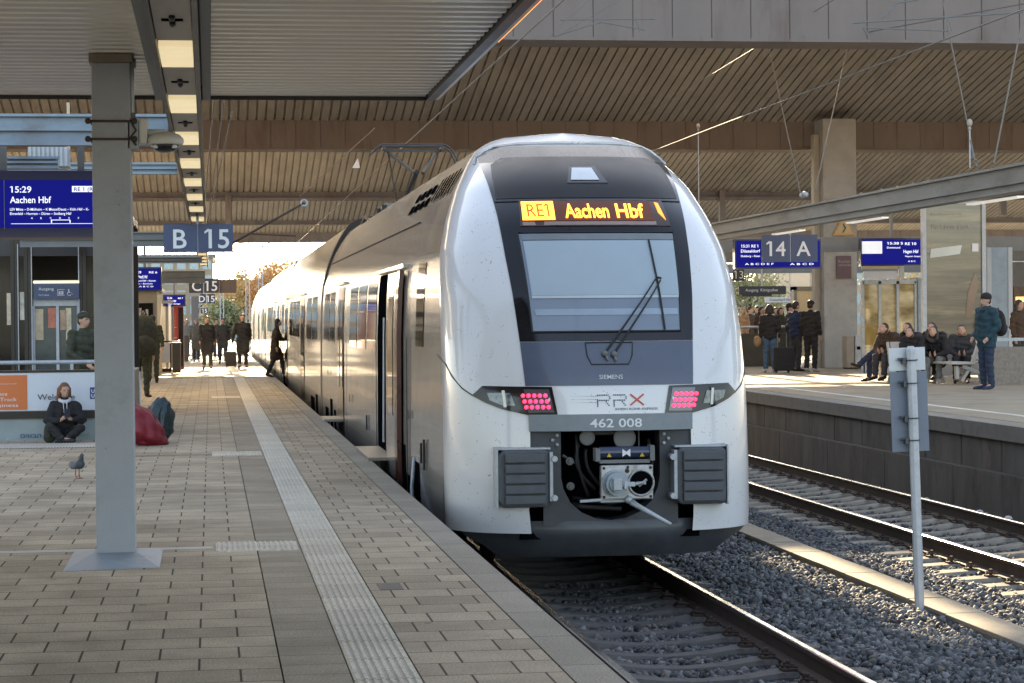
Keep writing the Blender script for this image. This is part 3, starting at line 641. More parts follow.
# ================================================================== STAIR PARAPET with banner
banner_w = mat('banner_white', (.62, .66, .72), .45, var=.03)
PY = 31.2; g0 = atY(0, 440, PY)
t = thing('stair_parapet', (-1.2, PY, 0), 'low stairway parapet with white and orange banner and metal handrail on the left', 'parapet')
XRt = -1.12
MB().box(-6, XRt, PY, PY+.08, 0, .42).build('glass_base', mat('cloudy_glass_panel', (.27, .33, .34), .25, var=.1, coat=.5), t)
MB().box(-6, XRt, PY-.03, PY+.1, .30, .40).build('dark_band', dark_metal, t)
MB().box(-6, XRt, PY-.02, PY+.06, .41, .93).build('banner_panel', banner_w, t)
MB().box(-6, XRt, PY-.03, PY+.08, .93, .965).build('top_trim', dark_metal, t)
og = bpy.data.materials.new('orange_gradient_print'); og.use_nodes = True; N = og.node_tree.nodes; L = og.node_tree.links
tc = N.new('ShaderNodeTexCoord'); sx = N.new('ShaderNodeSeparateXYZ'); rp = N.new('ShaderNodeValToRGB'); L.new(tc.outputs['Generated'], sx.inputs[0]); L.new(sx.outputs[0], rp.inputs[0]); L.new(rp.outputs[0], N['Principled BSDF'].inputs['Base Color'])
rp.color_ramp.elements[0].color = (.75, .22, .08, 1); rp.color_ramp.elements[1].color = (.62, .17, .04, 1)
xo = atY(27.5, 400, PY).x; MB().box(-4, xo, PY-.026, PY-.021, .425, .90).build('orange_print', og, t)
k = PY/FPX
def bp_(px, py): q = atY(px, py, PY-.03); return (q.x, PY-.03, q.z)
textobj('orange_print_text', [(('Open Space', bp_(-22, 396), XR, ZU, 3.7*k), dict(w=28*k)), (('Fast-Track', bp_(-13.5, 401.5), XR, ZU, 3.7*k), dict(w=29*k)), (('Business', bp_(-10, 407.3), XR, ZU, 3.7*k), dict(w=27*k)), (('unternehmerisch', bp_(-16, 384.7), XR, ZU, 1.2*k), dict(w=31*k))], letter, t)
textobj('welcome_text', [(('Welcome', bp_(37.5, 400), XR, ZU, 6*k), dict(w=36*k))], sign_dark, t)
g = MB(); q = bp_(90, 399); g.box(q[0], q[0]+.15, PY-.028, PY-.021, q[2], q[2]+.16); g.build('blue_logo_square', mat('logo_blue', (.02, .05, .22), .5), t)
textobj('logo_text', [(('UP', (q[0]+.02, PY-.032, q[2]+.085), XR, ZU, .05), dict(w=.08, bold=.02)), (('UP', (q[0]+.02, PY-.032, q[2]+.02), XR, ZU, .05), dict(w=.08, bold=.02))], letter, t)
q = bp_(20.5, 438); textobj('hebrew_text', [(('הבאים'[::-1], q, XR, ZU, 4.4*k), dict(w=20*k, bold=.01))], mat('logo_blue2', (.03, .08, .2), .5), t)
q = bp_(62, 436.5); textobj('green_text', [(('Benvenuti al', q, XR, ZU, 4*k), dict(w=26*k))], mat('print_green', (.12, .25, .14), .5), t)
MB().box(xo+1.52, xo+1.535, PY-.03, PY-.0, .41, .93).build('panel_joint', galv, t)
g = MB(); g.tube([(-6, PY+.02, 1.07), (XRt, PY+.02, 1.07)], .03, 10)
for x in (-5, -3.4, -1.9): g.box(x-.02, x+.02, PY, PY+.04, .96, 1.05)
g.build('handrail', galv, t)
MB().box(XRt-.1, XRt, PY+.1, 35.5, 0, .9).build('side_wall', mat('beige_side_wall', (.33, .27, .2), .7, var=.1), t)

# ================================================================== GLASS LIFT HOUSE behind
bronze = dark_metal
LY = 39.0
def lx(px): return atY(px, 300, LY).x
lift = thing('lift_house', (lx(50), LY, 0), 'dark framed glass lift house with a lit exit sign over its doors', 'lift house')
zt = atY(50, 238, LY).z+.25
MB().box(-9, lx(134), LY+2.5, LY+2.6, 0, zt).build('rear_wall', mat('brown_rear_wall', (.035, .025, .018), .6, var=.3, vs=1), lift)
MB().box(-9, lx(134), LY-.05, LY+2.6, zt, zt+.12).build('roof', mid_steel, lift)
g = MB()
for px in (12.5, 16.5, 26, 30, 80.5, 84.5, 130):
    g.box(lx(px)-.03, lx(px)+.03, LY, LY+.12, 0, zt)
g.build('frame', bronze, lift)
g = MB()
for px in (18.2, 31.8, 79): g.box(lx(px)-.008, lx(px)+.008, LY-.02, LY+.0, 0, zt-.35)
g.build('bright_edge_trim', galv, lift)
MB().box(-9, lx(134), LY+.02, LY+.08, atY(50, 256, LY).z, zt).build('transom_panel', mat('dark_transom', (.035, .036, .04), .5), lift)
g = MB()
for x0, x1 in ((-40, 11), (18.5, 25), (85.5, 129)): g.box(lx(x0), lx(x1), LY+.05, LY+.06, 0, atY(50, 256, LY).z)
g.build('glass_pane', glass_dark, lift)
sa, sb = frame_px(33.5, 283.5, 79, 299, LY-.1); MB().box(sa.x, sb.x, LY-.1, LY, sa.z, sb.z).build('exit_sign_panel', sign_blue, lift)
ss = thing('exit_sign_light', (sa.x, LY-.12, sb.z), 'thin warm light tube above the blue exit sign of the lift', 'lamp')
MB().box(sa.x, sb.x, LY-.14, LY-.05, sb.z+.01, sb.z+.045).build('tube', mat('warm_tube', (.8, .7, .4), .5, emit=(1, .82, .4), es=.35), ss); MB().box(sa.x, sb.x, LY-.05, LY-.02, sb.z, sb.z+.06).build('holder', galv, ss)
k = LY/FPX; q = atY(38.5, 290.3, LY-.12)
textobj('exit_sign_text', [(('Ausgang', (q.x, LY-.112, q.z), XR, ZU, 3*k), dict(w=14.5*k)), (('Exit Ausgang', (q.x, LY-.112, q.z-.09), XR, ZU, 1.3*k), dict(w=10*k))], letter, lift)
q = atY(57.5, 295.5, LY-.11); g = MB()     # lift and wheelchair pictograms
g.box(q.x, q.x+.12, LY-.111, LY-.109, q.z, q.z+.006); g.box(q.x, q.x+.12, LY-.111, LY-.109, q.z+.1, q.z+.106); g.box(q.x, q.x+.006, LY-.111, LY-.109, q.z, q.z+.1)
for x in (.03, .06, .09): g.ell((q.x+x, LY-.112, q.z+.07), (.009, .002, .009), 8, 5); g.box(q.x+x-.008, q.x+x+.008, LY-.112, LY-.110, q.z+.015, q.z+.058)
x = q.x+.17; g.ell((x+.02, LY-.112, q.z+.095), (.012, .002, .012), 8, 5); g.bar((x+.02, LY-.112, q.z+.085), (x+.03, LY-.112, q.z+.045), .012, .003); g.bar((x+.03, LY-.112, q.z+.045), (x+.07, LY-.112, q.z+.045), .012, .003); g.bar((x+.07, LY-.112, q.z+.045), (x+.085, LY-.112, q.z+.01), .012, .003)
g.tube([(x+.03+.032*math.cos(a), LY-.112, q.z+.03+.032*math.sin(a)) for a in np.linspace(1.5, 6, 12)], .005, 5); g.build('pictogram', letter, lift)
lg = mat('lift_door_glass', (.05, .075, .08), .15, coat=.2, var=.5, vs=1.5)
g = MB(); g.box(lx(34), lx(56), LY+.1, LY+.13, 0, atY(50, 306, LY).z); g.box(lx(58), lx(77.5), LY+.1, LY+.13, 0, atY(50, 306, LY).z); g.build('door_glass', lg, lift)
g = MB(); z3 = atY(50, 306, LY).z
for px in (33, 57, 78): g.box(lx(px)-.025, lx(px)+.025, LY+.06, LY+.16, 0, z3)
g.box(lx(33), lx(79), LY+.05, LY+.17, z3, z3+.13); g.build('door_frame', galv, lift)
# posters and advertising seen through the doors
for i, (x0, y0, x1, y1, c) in enumerate(((35, 309, 43, 340, (.55, .45, .3)), (48, 308, 55.5, 328, (.5, .16, .1)), (60, 310, 66, 330, (.45, .3, .2)), (66, 308, 71, 345, (.62, .52, .36)), (7, 293, 13, 325, (.6, .5, .38)), (20, 292, 26, 320, (.62, .6, .5)))):
    a, b = frame_px(x0, y0, x1, y1, LY+.04)
    MB().box(a.x, b.x, LY+.038 if i > 3 else LY+.09, LY+.048 if i > 3 else LY+.098, a.z, b.z).build('poster', mat('poster_%d' % i, c, .5, var=.35, vs=6), lift)

# ================================================================== things further along the left platform
# newsstand / wall of the staff building behind the column
t = thing('kiosk_building', (-2.8, 66, 0), 'beige kiosk building with magazine racks right behind the grey column', 'kiosk')
a = atY(157, 291, 66); MB().box(-7, a.x, 66, 72, 0, a.z+.0).build('wall', mat('kiosk_beige', (.42, .36, .26), .6, var=.08), t)
MB().box(-7, a.x+.1, 65.8, 72, a.z, a.z+.12).build('roof', mid_steel, t)
a, b = frame_px(120, 303, 153, 338, 65.95); MB().box(a.x, b.x, 65.9, 66, a.z, b.z).build('display_window', glass_dark, t)
g = MB()
for r_ in range(3):
    for c_ in range(8):
        x = a.x+.05+c_*.1; z = a.z+.08+r_*.27; g.box(x, x+.075, 65.88, 65.9, z, z+.17+.04*((c_*7+r_*3) % 3))
g.build('magazine', mat('magazine_covers', (.5, .42, .34), .5, var=.6, vs=14), t)
t = thing('glass_shelter', (-2.0, 74, 0), 'grey glass shelter with white posts left of the vending machine', 'shelter')
sx0 = atY(160, 320, 74).x; sx1 = atY(173, 320, 74).x; g = MB()
for x in (sx0, (sx0+sx1)/2, sx1): g.box(x-.03, x+.03, 74, 74.08, 0, 2.2)
g.box(sx0, sx1, 73.95, 75.8, 2.2, 2.3); g.build('frame', mid_steel, t)
g = MB(); g.box(sx0+.03, sx1-.03, 74.03, 74.04, .1, 2.2); g.build('pane', mat('light_glass', (.5, .5, .45), .1, coat=.6, var=.1), t)
g = MB(); g.box(sx0+.28, sx0+.36, 73.9, 73.94, .0, 2.15); g.build('white_post', letter, t)
a, b = frame_px(173, 306, 183.5, 345, 76); t = thing('vending_machine', ((a.x+b.x)/2, 76, 0), 'tall red and black vending machine under the far departure screen', 'vending machine')
MB().box(a.x, b.x, 76, 76.8, 0, b.z).build('cabinet', mat('vend_red', (.22, .015, .015), .35, coat=.4), t, bevel=.02)
MB().box(a.x+.19, b.x-.02, 75.97, 76, .1, b.z-.05).build('black_front', black_gloss, t)
g = MB()
for k in range(4): g.box(a.x+.03, a.x+.13, 75.98, 76, .35+k*.35, .37+k*.35)
g.build('gold_trim', mat('gold_trim', (.5, .35, .12), .4), t)
# bench-like railing group
t = thing('platform_barrier', (-1.8, 72, 0), 'low white panelled barrier with dark rails in front of the vending machine', 'barrier')
a, b = frame_px(153, 343, 170, 368, 72); MB().box(a.x, b.x, 72, 72.05, .3, b.z).build('white_panel', banner_w, t); MB().box(a.x, b.x, 71.98, 72.07, .0, .12).build('dark_kickboard', dark_metal, t)
g = MB(); g.tube([(a.x, 72, b.z+.05), (b.x+.25, 72, b.z+.05), (b.x+.25, 72, 0)], .03, 8); g.tube([(b.x+.02, 72, 0), (b.x+.02, 72, b.z)], .025, 8); g.tube([(b.x+.25, 72, b.z+.05), (b.x+.25, 76, b.z+.05), (b.x+.25, 75.9, 0)], .03, 8); g.build('rail', dark_metal, t)
t = thing('litter_bin', (-1.5, 69, 0), 'dark upright litter bin standing at the barrier end on the left platform', 'bin')
a, b = frame_px(172.5, 344, 180.5, 372.5, 69); MB().box(a.x, b.x, 69, 69.4, .04, b.z).build('bin_body', mat('bin_grey', (.07, .068, .06), .5), t, bevel=.02); MB().box(a.x-.02, b.x+.02, 68.98, 69.42, b.z, b.z+.05).build('bin_lid', mid_steel, t, bevel=.01)
t = thing('litter_bin', (-1.3, 88, 0), 'small far dark litter bin beyond the vending machine on the left platform', 'bin')
a, b = frame_px(183.5, 335, 188.5, 361, 88); MB().box(a.x, b.x, 88, 88.4, .04, 1.05).build('bin_body', MATS['bin_grey'], t, bevel=.02); MB().box(a.x-.02, b.x+.02, 87.98, 88.42, 1.05, 1.12).build('bin_lid', mid_steel, t)
t = thing('canopy_column', (-.65, 95, 0), 'slim dark far canopy column between the hanging D 15 sign and the walkers', 'column')
MB().box(-.8, -.5, 95, 95.3, .05, 3.3).build('shaft', mid_steel, t); MB().box(-.9, -.4, 94.9, 95.4, 0, .05).build('foot', conc, t)

# red and teal bags
def bag(name, c, r, m, lab, seed, tilt=(0, 0, 0)):
    rnd = np.random.default_rng(seed); t = MB(); t.ell((0, 0, 0), 1, 64, 40); g = MB()
    V = np.array(t.v); d = np.zeros(len(V))
    for k in range(30):
        w = rnd.normal(size=3); ph = rnd.uniform(0, 6.28); f = rnd.uniform(2, 10); d += np.abs(np.sin(V@w*f/np.linalg.norm(w)+ph))**.8*.085/(1+f*.3)
    V = V*(1+.9*(d-d.mean()))[:, None]; V[:, 0] *= r[0]; V[:, 1] *= r[1]; V[:, 2] = np.where(V[:, 2] > 0, V[:, 2]*r[2]*1.25, V[:, 2]*r[2]*.75)
    V[:, 0] += tilt[0]*V[:, 2]; V[:, 2] += tilt[1]*V[:, 0]; V[:, 2] = np.maximum(V[:, 2], -r[2]*.7)
    g.v = [tuple(v) for v in V+np.array([c[0], c[1], c[2]+r[2]*.7])]; g.f = t.f
    o = g.build(name, m, None, smooth=True); rebase(o, c); 
    hz = c[2]+r[2]*1.35
    h = MB(); h.tube([(c[0]-.1*1+tilt[0]*r[2]*.6, c[1]-.03, hz-.12), (c[0]-.06+tilt[0]*r[2]*.8, c[1]-.06, hz+.05), (c[0]+.05+tilt[0]*r[2]*.8, c[1]-.06, hz+.03), (c[0]+.09+tilt[0]*r[2]*.6, c[1]-.03, hz-.12)], .012, 6); hh = h.build('handle', m, None, smooth=True)
    hh.data.transform(Matrix.Translation(-o.location)); hh.parent = o
    return tag(o, lab, 'bag')
a = atY(151, 443, 29.6)
bag('red_bag', (a.x-.12, 29.6, 0), (.32, .28, .27), mat('crimson_fabric', (.24, .018, .03), .5, var=.2, vs=8, bump=.3, bs=20), 'big crumpled crimson bag on the ground just right of the grey column', 3, (-.35, -.25))
bag('teal_bag', (a.x+.08, 30.1, 0), (.20, .18, .31), mat('teal_plastic', (.012, .036, .043), .32, coat=.3, var=.2, vs=8), 'dark teal plastic bag leaning behind the crimson bag', 8, (.1, 0))
o = bag('pink_bundle', (a.x-.30, 29.75, .42), (.11, .10, .11), mat('pink_fabric', (.5, .03, .09), .55), 'small bright pink bundle on top of the crimson bag, half behind the column', 5)
# ================================================================== THE TRAIN
ZR = RAIL        # rail level; heights below are above rail
def lerp(t, x):
    for (a, va), (b, vb) in zip(t, t[1:]):
        if x <= b:
            u = max(0., min(1., (x-a)/(b-a))); return va+(vb-va)*u
    return t[-1][1]
_SEC = [(.3, 1.365), (.6, 1.385), (1.0, 1.392), (2.2, 1.385), (2.7, 1.365), (3.0, 1.335), (3.3, 1.255), (3.6, 1.135), (3.8, 1.02), (3.93, .935), (4.02, .87), (4.08, .79), (4.14, .68), (4.18, .52), (4.20, .3), (4.205, .0)]
_YF = [(.3, 19.12), (.9, 19.13), (1.4, 19.155), (1.8, 19.19), (2.2, 19.315), (2.6, 19.46), (2.94, 19.68), (3.3, 19.95), (3.66, 20.42), (3.85, 20.80), (3.95, 21.05), (4.05, 21.3), (4.11, 21.5), (4.205, 21.8)]
def smooth_tab(t):
    xs = np.array([a for a, _ in t]); ys = np.array([b for _, b in t]); q = np.linspace(xs[0], xs[-1], 400)
    v = np.interp(q, xs, ys); 
    return q, v
_sq, _sv = smooth_tab(_SEC); _yq, _yv = smooth_tab(_YF)
def W_(z): return float(np.interp(z, _sq, _sv))
def YF(z):
    return float(sum(np.interp(z+d, _yq, _yv) for d in (-.09, -.045, 0, .045, .09))/5) if z < 3.95 else float(np.interp(z, _yq, _yv))
def DD(z): return float(np.interp(z, [0, 2.2, 3.3, 3.9, 4.205], [.86, .94, 1.08, .85, .25]))
PW = 2.45
def F(w, z, off=0.):
    """front surface: lateral w, height above rail z -> world point, pushed outwards by off"""
    def P(w, z):
        W = W_(z); r = min(abs(w)/max(W, 1e-4), 1.); s = DD(z)*(1-(max(1-r**PW, 0))**(1/PW))
        return Vector((XC+w, YF(z)+s, ZR+z))
    p = P(w, z)
    if off:
        e = .012; a = P(w+e, z)-P(w-e, z); zz = min(z, 4.17); b_ = P(w, min(z+e, 4.20))-P(w, z-e); n = a.cross(b_)
        if n.length > 1e-9:
            n.normalize(); n = -n if n.y > 0 else n; p = p+n*off
    return p
def Fphi(phi, z, off=0.):
    W = W_(z); s, c = math.sin(phi), math.cos(phi); w = W*math.copysign(abs(s)**(2/PW), s); y = YF(z)+DD(z)*(1-abs(c)**(2/PW))
    return Vector((XC+w, y, ZR+z))
YB0 = 23.6
tr = thing('train', (XC, 19.1, RAIL), 'long silver and white regional train with black windscreen mask standing at the platform', 'train')
def add_prop(o): return o
# upper shell
zs = list(np.linspace(1.39, 3.6, 34))+list(np.linspace(3.65, 4.20, 16))+[4.205]
phis = np.linspace(-math.pi/2, math.pi/2, 61)
g = MB(); g.grid([[Fphi(p, z) for p in phis] for z in zs]); g.build('nose_shell', white_paint, tr, smooth=True)
for s in (-1, 1):
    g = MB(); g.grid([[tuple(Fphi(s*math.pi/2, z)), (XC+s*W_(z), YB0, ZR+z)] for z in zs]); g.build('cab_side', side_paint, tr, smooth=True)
# lower corner shells
def phi_of(w, z): return math.asin(min(1, (abs(w)/W_(z)))**(PW/2))
for s in (-1, 1):
    rows = []
    for z in np.linspace(.50, 1.392, 22):
        w0 = .715 if z > .72 else .715+.02*(z-.5)/.22
        pts = [Fphi(s*p, z, 0) for p in np.linspace(phi_of(w0, z), math.pi/2, 26)]
        rows.append(pts); rows2 = rows2+[[pts[-1], Vector((XC+s*W_(z), YB0, ZR+z))]] if rows[1:] else [[pts[-1], Vector((XC+s*W_(z), YB0, ZR+z))]]
    g = MB(); g.grid(rows); g.build('corner_fairing', white_paint, tr, smooth=True)
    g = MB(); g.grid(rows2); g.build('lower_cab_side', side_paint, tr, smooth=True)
# generic surface strip
def patch(name, rows, m, off=.006, nu=14, solid=.0, parent=None, label=None):
    """rows: (z, w0, w1)"""
    zz = []
    for (a, b) in zip(rows, rows[1:]):
        n = max(1, int(abs(b[0]-a[0])/.05)); zz += [tuple(a[i]+(b[i]-a[i])*k/n for i in range(3)) for k in range(n)]
    zz.append(rows[-1])
    g = MB(); g.grid([[F(w0+(w1-w0)*u/nu, z, off) for u in range(nu+1)] for z, w0, w1 in zz])
    return g.build(name, m, parent or tr, smooth=True, solid=solid, label=label)
def surf_poly(name, poly, m, off, cuts=2, parent=None, label=None, rim=None):
    bm = bmesh.new(); vs = [bm.verts.new((w, 0, z)) for w, z in poly]; f = bm.faces.new(vs)
    bmesh.ops.triangulate(bm, faces=[f])
    for _ in range(cuts): bmesh.ops.subdivide_edges(bm, edges=bm.edges[:], cuts=1, use_grid_fill=True)
    bm.verts.ensure_lookup_table(); g = MB(); bm.verts.index_update()
    g.add([F(v.co.x, v.co.z, off) for v in bm.verts], [tuple(v.index for v in f.verts) for f in bm.faces]); bm.free()
    return g.build(name, m, parent or tr, smooth=True, solid=.004, label=label)
def surf_text(name, items, m, off, parent=None):
    g = MB()
    for s, w, z, h, wid, bold in items:
        vs, fs, x0, x1 = text_geo(s, bold); k = h/.73; kx = k if wid is None else wid/(x1-x0)
        g.add([F(w+(v[0]-x0)*kx, z+v[1]*k, off) for v in vs], fs)
    return g.build(name, m, parent or tr, fixn=False)
WB = [(1.78, .745), (2.20, .775), (2.94, .84), (3.30, .862), (3.66, .888), (3.85, .90), (3.93, .888)]
def wb(z): return lerp(WB, z)
mask = patch('windscreen_mask', [(z, -wb(z), wb(z)) for z in (2.17, 2.5, 2.94, 3.3, 3.66, 3.85, 3.93)]+[(3.985, -.76, .76)], black_gloss, .008, 26)
patch('nose_panel', [(z, -wb(z), wb(z)) for z in (1.785, 2.0, 2.166)], panel_grey, .007, 22)
# satin upper brow above the destination display
brow = mat('satin_black_brow', (.012, .012, .014), .38, spec=.25, var=.2)
patch('brow_panel', [(3.47, -.845, .845), (3.70, -.835, .835), (3.83, -.81, .81), (3.90, -.70, .70)], brow, .012, 22)
brow2 = mat('bronze_black_brow', (.03, .026, .024), .25, spec=.3, var=.35, vs=5, stretch=(6, 1, 1))
patch('upper_brow', [(3.86, -.895, .895), (3.93, -.885, .885), (3.985, -.80, .80), (4.03, -.72, .72)], brow2, .0095, 24)
g = MB(); g.tube([F(w, 3.44, .012) for w in np.linspace(-.86, .86, 24)], .005, 5); g.build('mask_seam', rubber, tr)
# roof lip behind the mask
lip = mat('roof_lip_metal', (.55, .54, .52), .25, metal=.7, var=.06)
g = MB(); g.tube([F(w, z, .012) for w, z in [(-.93, 3.86), (-.90, 3.93), (-.82, 3.99), (-.72, 4.035), (-.5, 4.055), (-.25, 4.06), (0, 4.06), (.25, 4.06), (.5, 4.055), (.72, 4.035), (.82, 3.99), (.90, 3.93), (.93, 3.86)]], .014, 8); g.build('roof_lip', lip, tr, smooth=True)
# windscreen
win = surf_poly('windscreen', [(-.655, 2.26), (.655, 2.26), (.705, 3.13), (-.705, 3.13)], mat('windscreen_glass', (.16, .20, .26), .08, coat=1., var=.03), .014, 3)
surf_poly('sun_blind', [(-.645, 2.57), (.672, 2.57), (.695, 3.06), (-.672, 3.06)], mat('pale_blue_blind', (.33, .40, .45), .25, coat=1., var=.03), .0195, 3, win)
surf_poly('blind_rail', [(-.675, 3.07), (.698, 3.07), (.700, 3.12), (-.69, 3.12)], mat('blind_rail_grey', (.16, .18, .19), .3, coat=1.), .0195, 3, win)
surf_poly('blind_hem', [(-.645, 2.545), (.668, 2.545), (.67, 2.568), (-.646, 2.568)], mat('blind_hem_white', (.45, .5, .55), .3, coat=1.), .0195, 3, win)
surf_poly('desk_band', [(-.62, 2.395), (.645, 2.395), (.648, 2.45), (-.63, 2.45)], mat('desk_blue_grey', (.26, .33, .42), .3, coat=1.), .0195, 3, win)
g = MB(); g.tube([F(w, z, .016) for w, z in [(-.66, 2.25)]+[(x, 2.25) for x in np.linspace(-.6, .6, 9)]+[(.66, 2.25)]+[(.66+.05*u, 2.25+.89*u) for u in np.linspace(.1, 1, 8)]+[(x, 3.14) for x in np.linspace(.66, -.66, 11)]+[(-.71+.05*u, 3.14-.89*u) for u in np.linspace(.0, .95, 8)]+[(-.66, 2.25)]], .008, 6); g.build('windscreen_seal', rubber, tr)
for (w0, z0), (w1, z1) in (((-.52, 2.3), (-.40, 2.55)), ((-.36, 2.28), (-.25, 2.55))): 
    pass
g = MB(); g.tube([F(-.45, 2.30, .02), F(-.36, 2.56, .02)], .0035, 5); g.tube([F(-.56, 2.30, .02), F(-.52, 2.56, .02)], .003, 5); g.build('reflected_wire', rubber, win)
bpy.data.objects.remove(bpy.data.objects['reflected_wire'])
# destination display
dw = mat('display_back', (.045, .02, .012), .4, coat=.6, var=.1)
disp = surf_poly('destination_display', [(-.68, 3.20), (.70, 3.20), (.665, 3.45), (-.655, 3.45)], dw, .016, 3)
led = mat('amber_led', (.8, .35, .05), .5, emit=(1., .33, .02), es=1.6)
led2 = mat('amber_led_field', (.8, .35, .05), .5, emit=(1., .40, .03), es=1.0)
ledp = mat('display_panel_lit', (.10, .045, .035), .5, spec=.2, emit=(.4, .09, .03), es=.03)
surf_poly('lit_panel', [(-.66, 3.245), (.55, 3.245), (.54, 3.43), (-.645, 3.43)], ledp, .0205, 3, disp)
surf_poly('route_field', [(-.65, 3.252), (-.365, 3.252), (-.36, 3.425), (-.64, 3.425)], led2, .0255, 1, disp)
surf_text('route_number', [('RE1', -.60, 3.275, .125, .19, .0)], mat('dark_led', (.12, .02, .0), .5, emit=(.5, .06, 0), es=.4), .033, disp)
surf_text('destination_text', [('Aachen', -.27, 3.268, .135, .40, .018), ('Hbf', .20, 3.268, .135, .26, .018)], led, .0265, disp)
surf_poly('display_sill', [(-.655, 3.205), (.56, 3.205), (.56, 3.238), (-.655, 3.238)], mat('sill_pinkish', (.28, .2, .18), .4, coat=.4), .0205, 2, disp)
surf_poly('side_indicator', [(.60, 3.32), (.66, 3.25), (.62, 3.41), (.585, 3.42)], mat('amber_sliver', (.5, .2, .05), .4, emit=(1, .3, .03), es=.5), .0215, 1, disp)
# top marker lamp
tl = surf_poly('top_lamp', [(-.185, 3.615), (.195, 3.615), (.125, 3.785), (-.12, 3.785)], black_gloss, .016, 1)
surf_poly('lamp_glass', [(-.145, 3.64), (.12, 3.64), (.085, 3.765), (-.10, 3.765)], mat('lamp_glass_pale', (.5, .53, .56), .15, coat=1., var=.1), .022, 1, tl)
# equipment hatch, wipers
hp = [(-.21, 2.155), (.21, 2.155), (.20, 2.04), (.165, 1.965), (-.165, 1.965), (-.20, 2.04)]
g = MB(); g.tube([F(w, z, .012) for w, z in hp+[hp[0]]], .0055, 5); g.build('wiper_hatch', rubber, tr)
for (w0, z0, w1, z1) in ((-.03, 2.06, .47, 2.70), (.03, 2.055, .52, 2.69)):
    pass
wp = MB()
for k_, (w0, z0, w1, z1) in enumerate(((-.045, 2.055, .465, 2.70), (.035, 2.05, .51, 2.69))):
    wp.tube([F(w0+(w1-w0)*u, z0+(z1-z0)*u, .035+.02*math.sin(u*3.1)) for u in np.linspace(0, 1, 9)], .011, 6, r2=.006)
wo = wp.build('wiper_arm', rubber, tr)
g = MB(); g.ell(F(-.045, 2.055, .03), .028, 10, 6); g.ell(F(.035, 2.05, .03), .028, 10, 6); g.tube([F(-.045, 2.055, .03), F(-.02, 1.995, .03)], .012, 6); g.tube([F(.035, 2.05, .03), F(.05, 1.99, .03)], .012, 6); g.build('wiper_pivot', mid_steel, wo)
g = MB(); g.tube([F(.455+.055*u, 3.06-.80*u, .03) for u in np.linspace(0, 1, 10)], .009, 6); g.tube([F(.47, 2.71, .045), F(.515, 2.70, .045)], .010, 6)
g.build('wiper_blade', rubber, wo)
# lettering
sil = mat('silver_letters', (.55, .57, .6), .4, var=.03)
surf_text('maker_name', [('SIEMENS', -.105, 1.838, .038, .21, .008)], sil, .0125)
surf_text('fleet_number', [('462 008', -.20, 1.42, .077, .46, .012)], letter, .022)
logo_n = mat('logo_navy', (.06, .07, .13), .5); logo_r = mat('logo_red', (.62, .09, .06), .5)
g = MB()
def dot(w, z, r): 
    pts = [F(w+r*math.cos(a), z+r*math.sin(a), .006) for a in np.linspace(0, 2*math.pi, 9)[:-1]]; g.add(pts, [tuple(range(8))])
for row in range(3):
    for c_ in range(16): dot(-.36+c_*.0155, 1.692-row*.0275, .0016+.0028*c_/16)
for x0 in (-.125, .02):     # two dotted letters R made of dots
    for i in range(7): dot(x0+i*.0155, 1.70, .0066)
    for i in range(7): dot(x0+i*.0155, 1.655, .0066)
    dot(x0+.107, 1.685, .0066); dot(x0+.107, 1.67, .0066)
    for j in range(4): dot(x0+.0, 1.645-.014*j+.0, .0066) if x0 > 0 or True else None
    for j in range(3): dot(x0+.075+.012*j, 1.641-.015*j, .0066)
g.build('logo_letters', logo_n, tr)
g = MB()
for a, b in (((.165, 1.705), (.285, 1.61)), ((.165, 1.61), (.285, 1.705))):
    d = Vector((b[0]-a[0], b[1]-a[1])).normalized()*.0075; n = (-d.y, d.x)
    g.add([F(a[0]-n[0], a[1]-n[1], .007), F(b[0]-n[0], b[1]-n[1], .007), F(b[0]+n[0], b[1]+n[1], .007), F(a[0]+n[0], a[1]+n[1], .007)], [(0, 1, 2, 3)])
g.build('logo_cross', logo_r, tr)
surf_text('logo_small_text', [('RHEIN RUHR EXPRESS', .03, 1.568, .020, .38, .02)], mat('logo_grey', (.22, .24, .32), .5), .006)
# number band
patch('number_band', [(1.39, -.722, .722), (1.535, -.725, .725)], plate_grey, .018, 22, solid=.03)
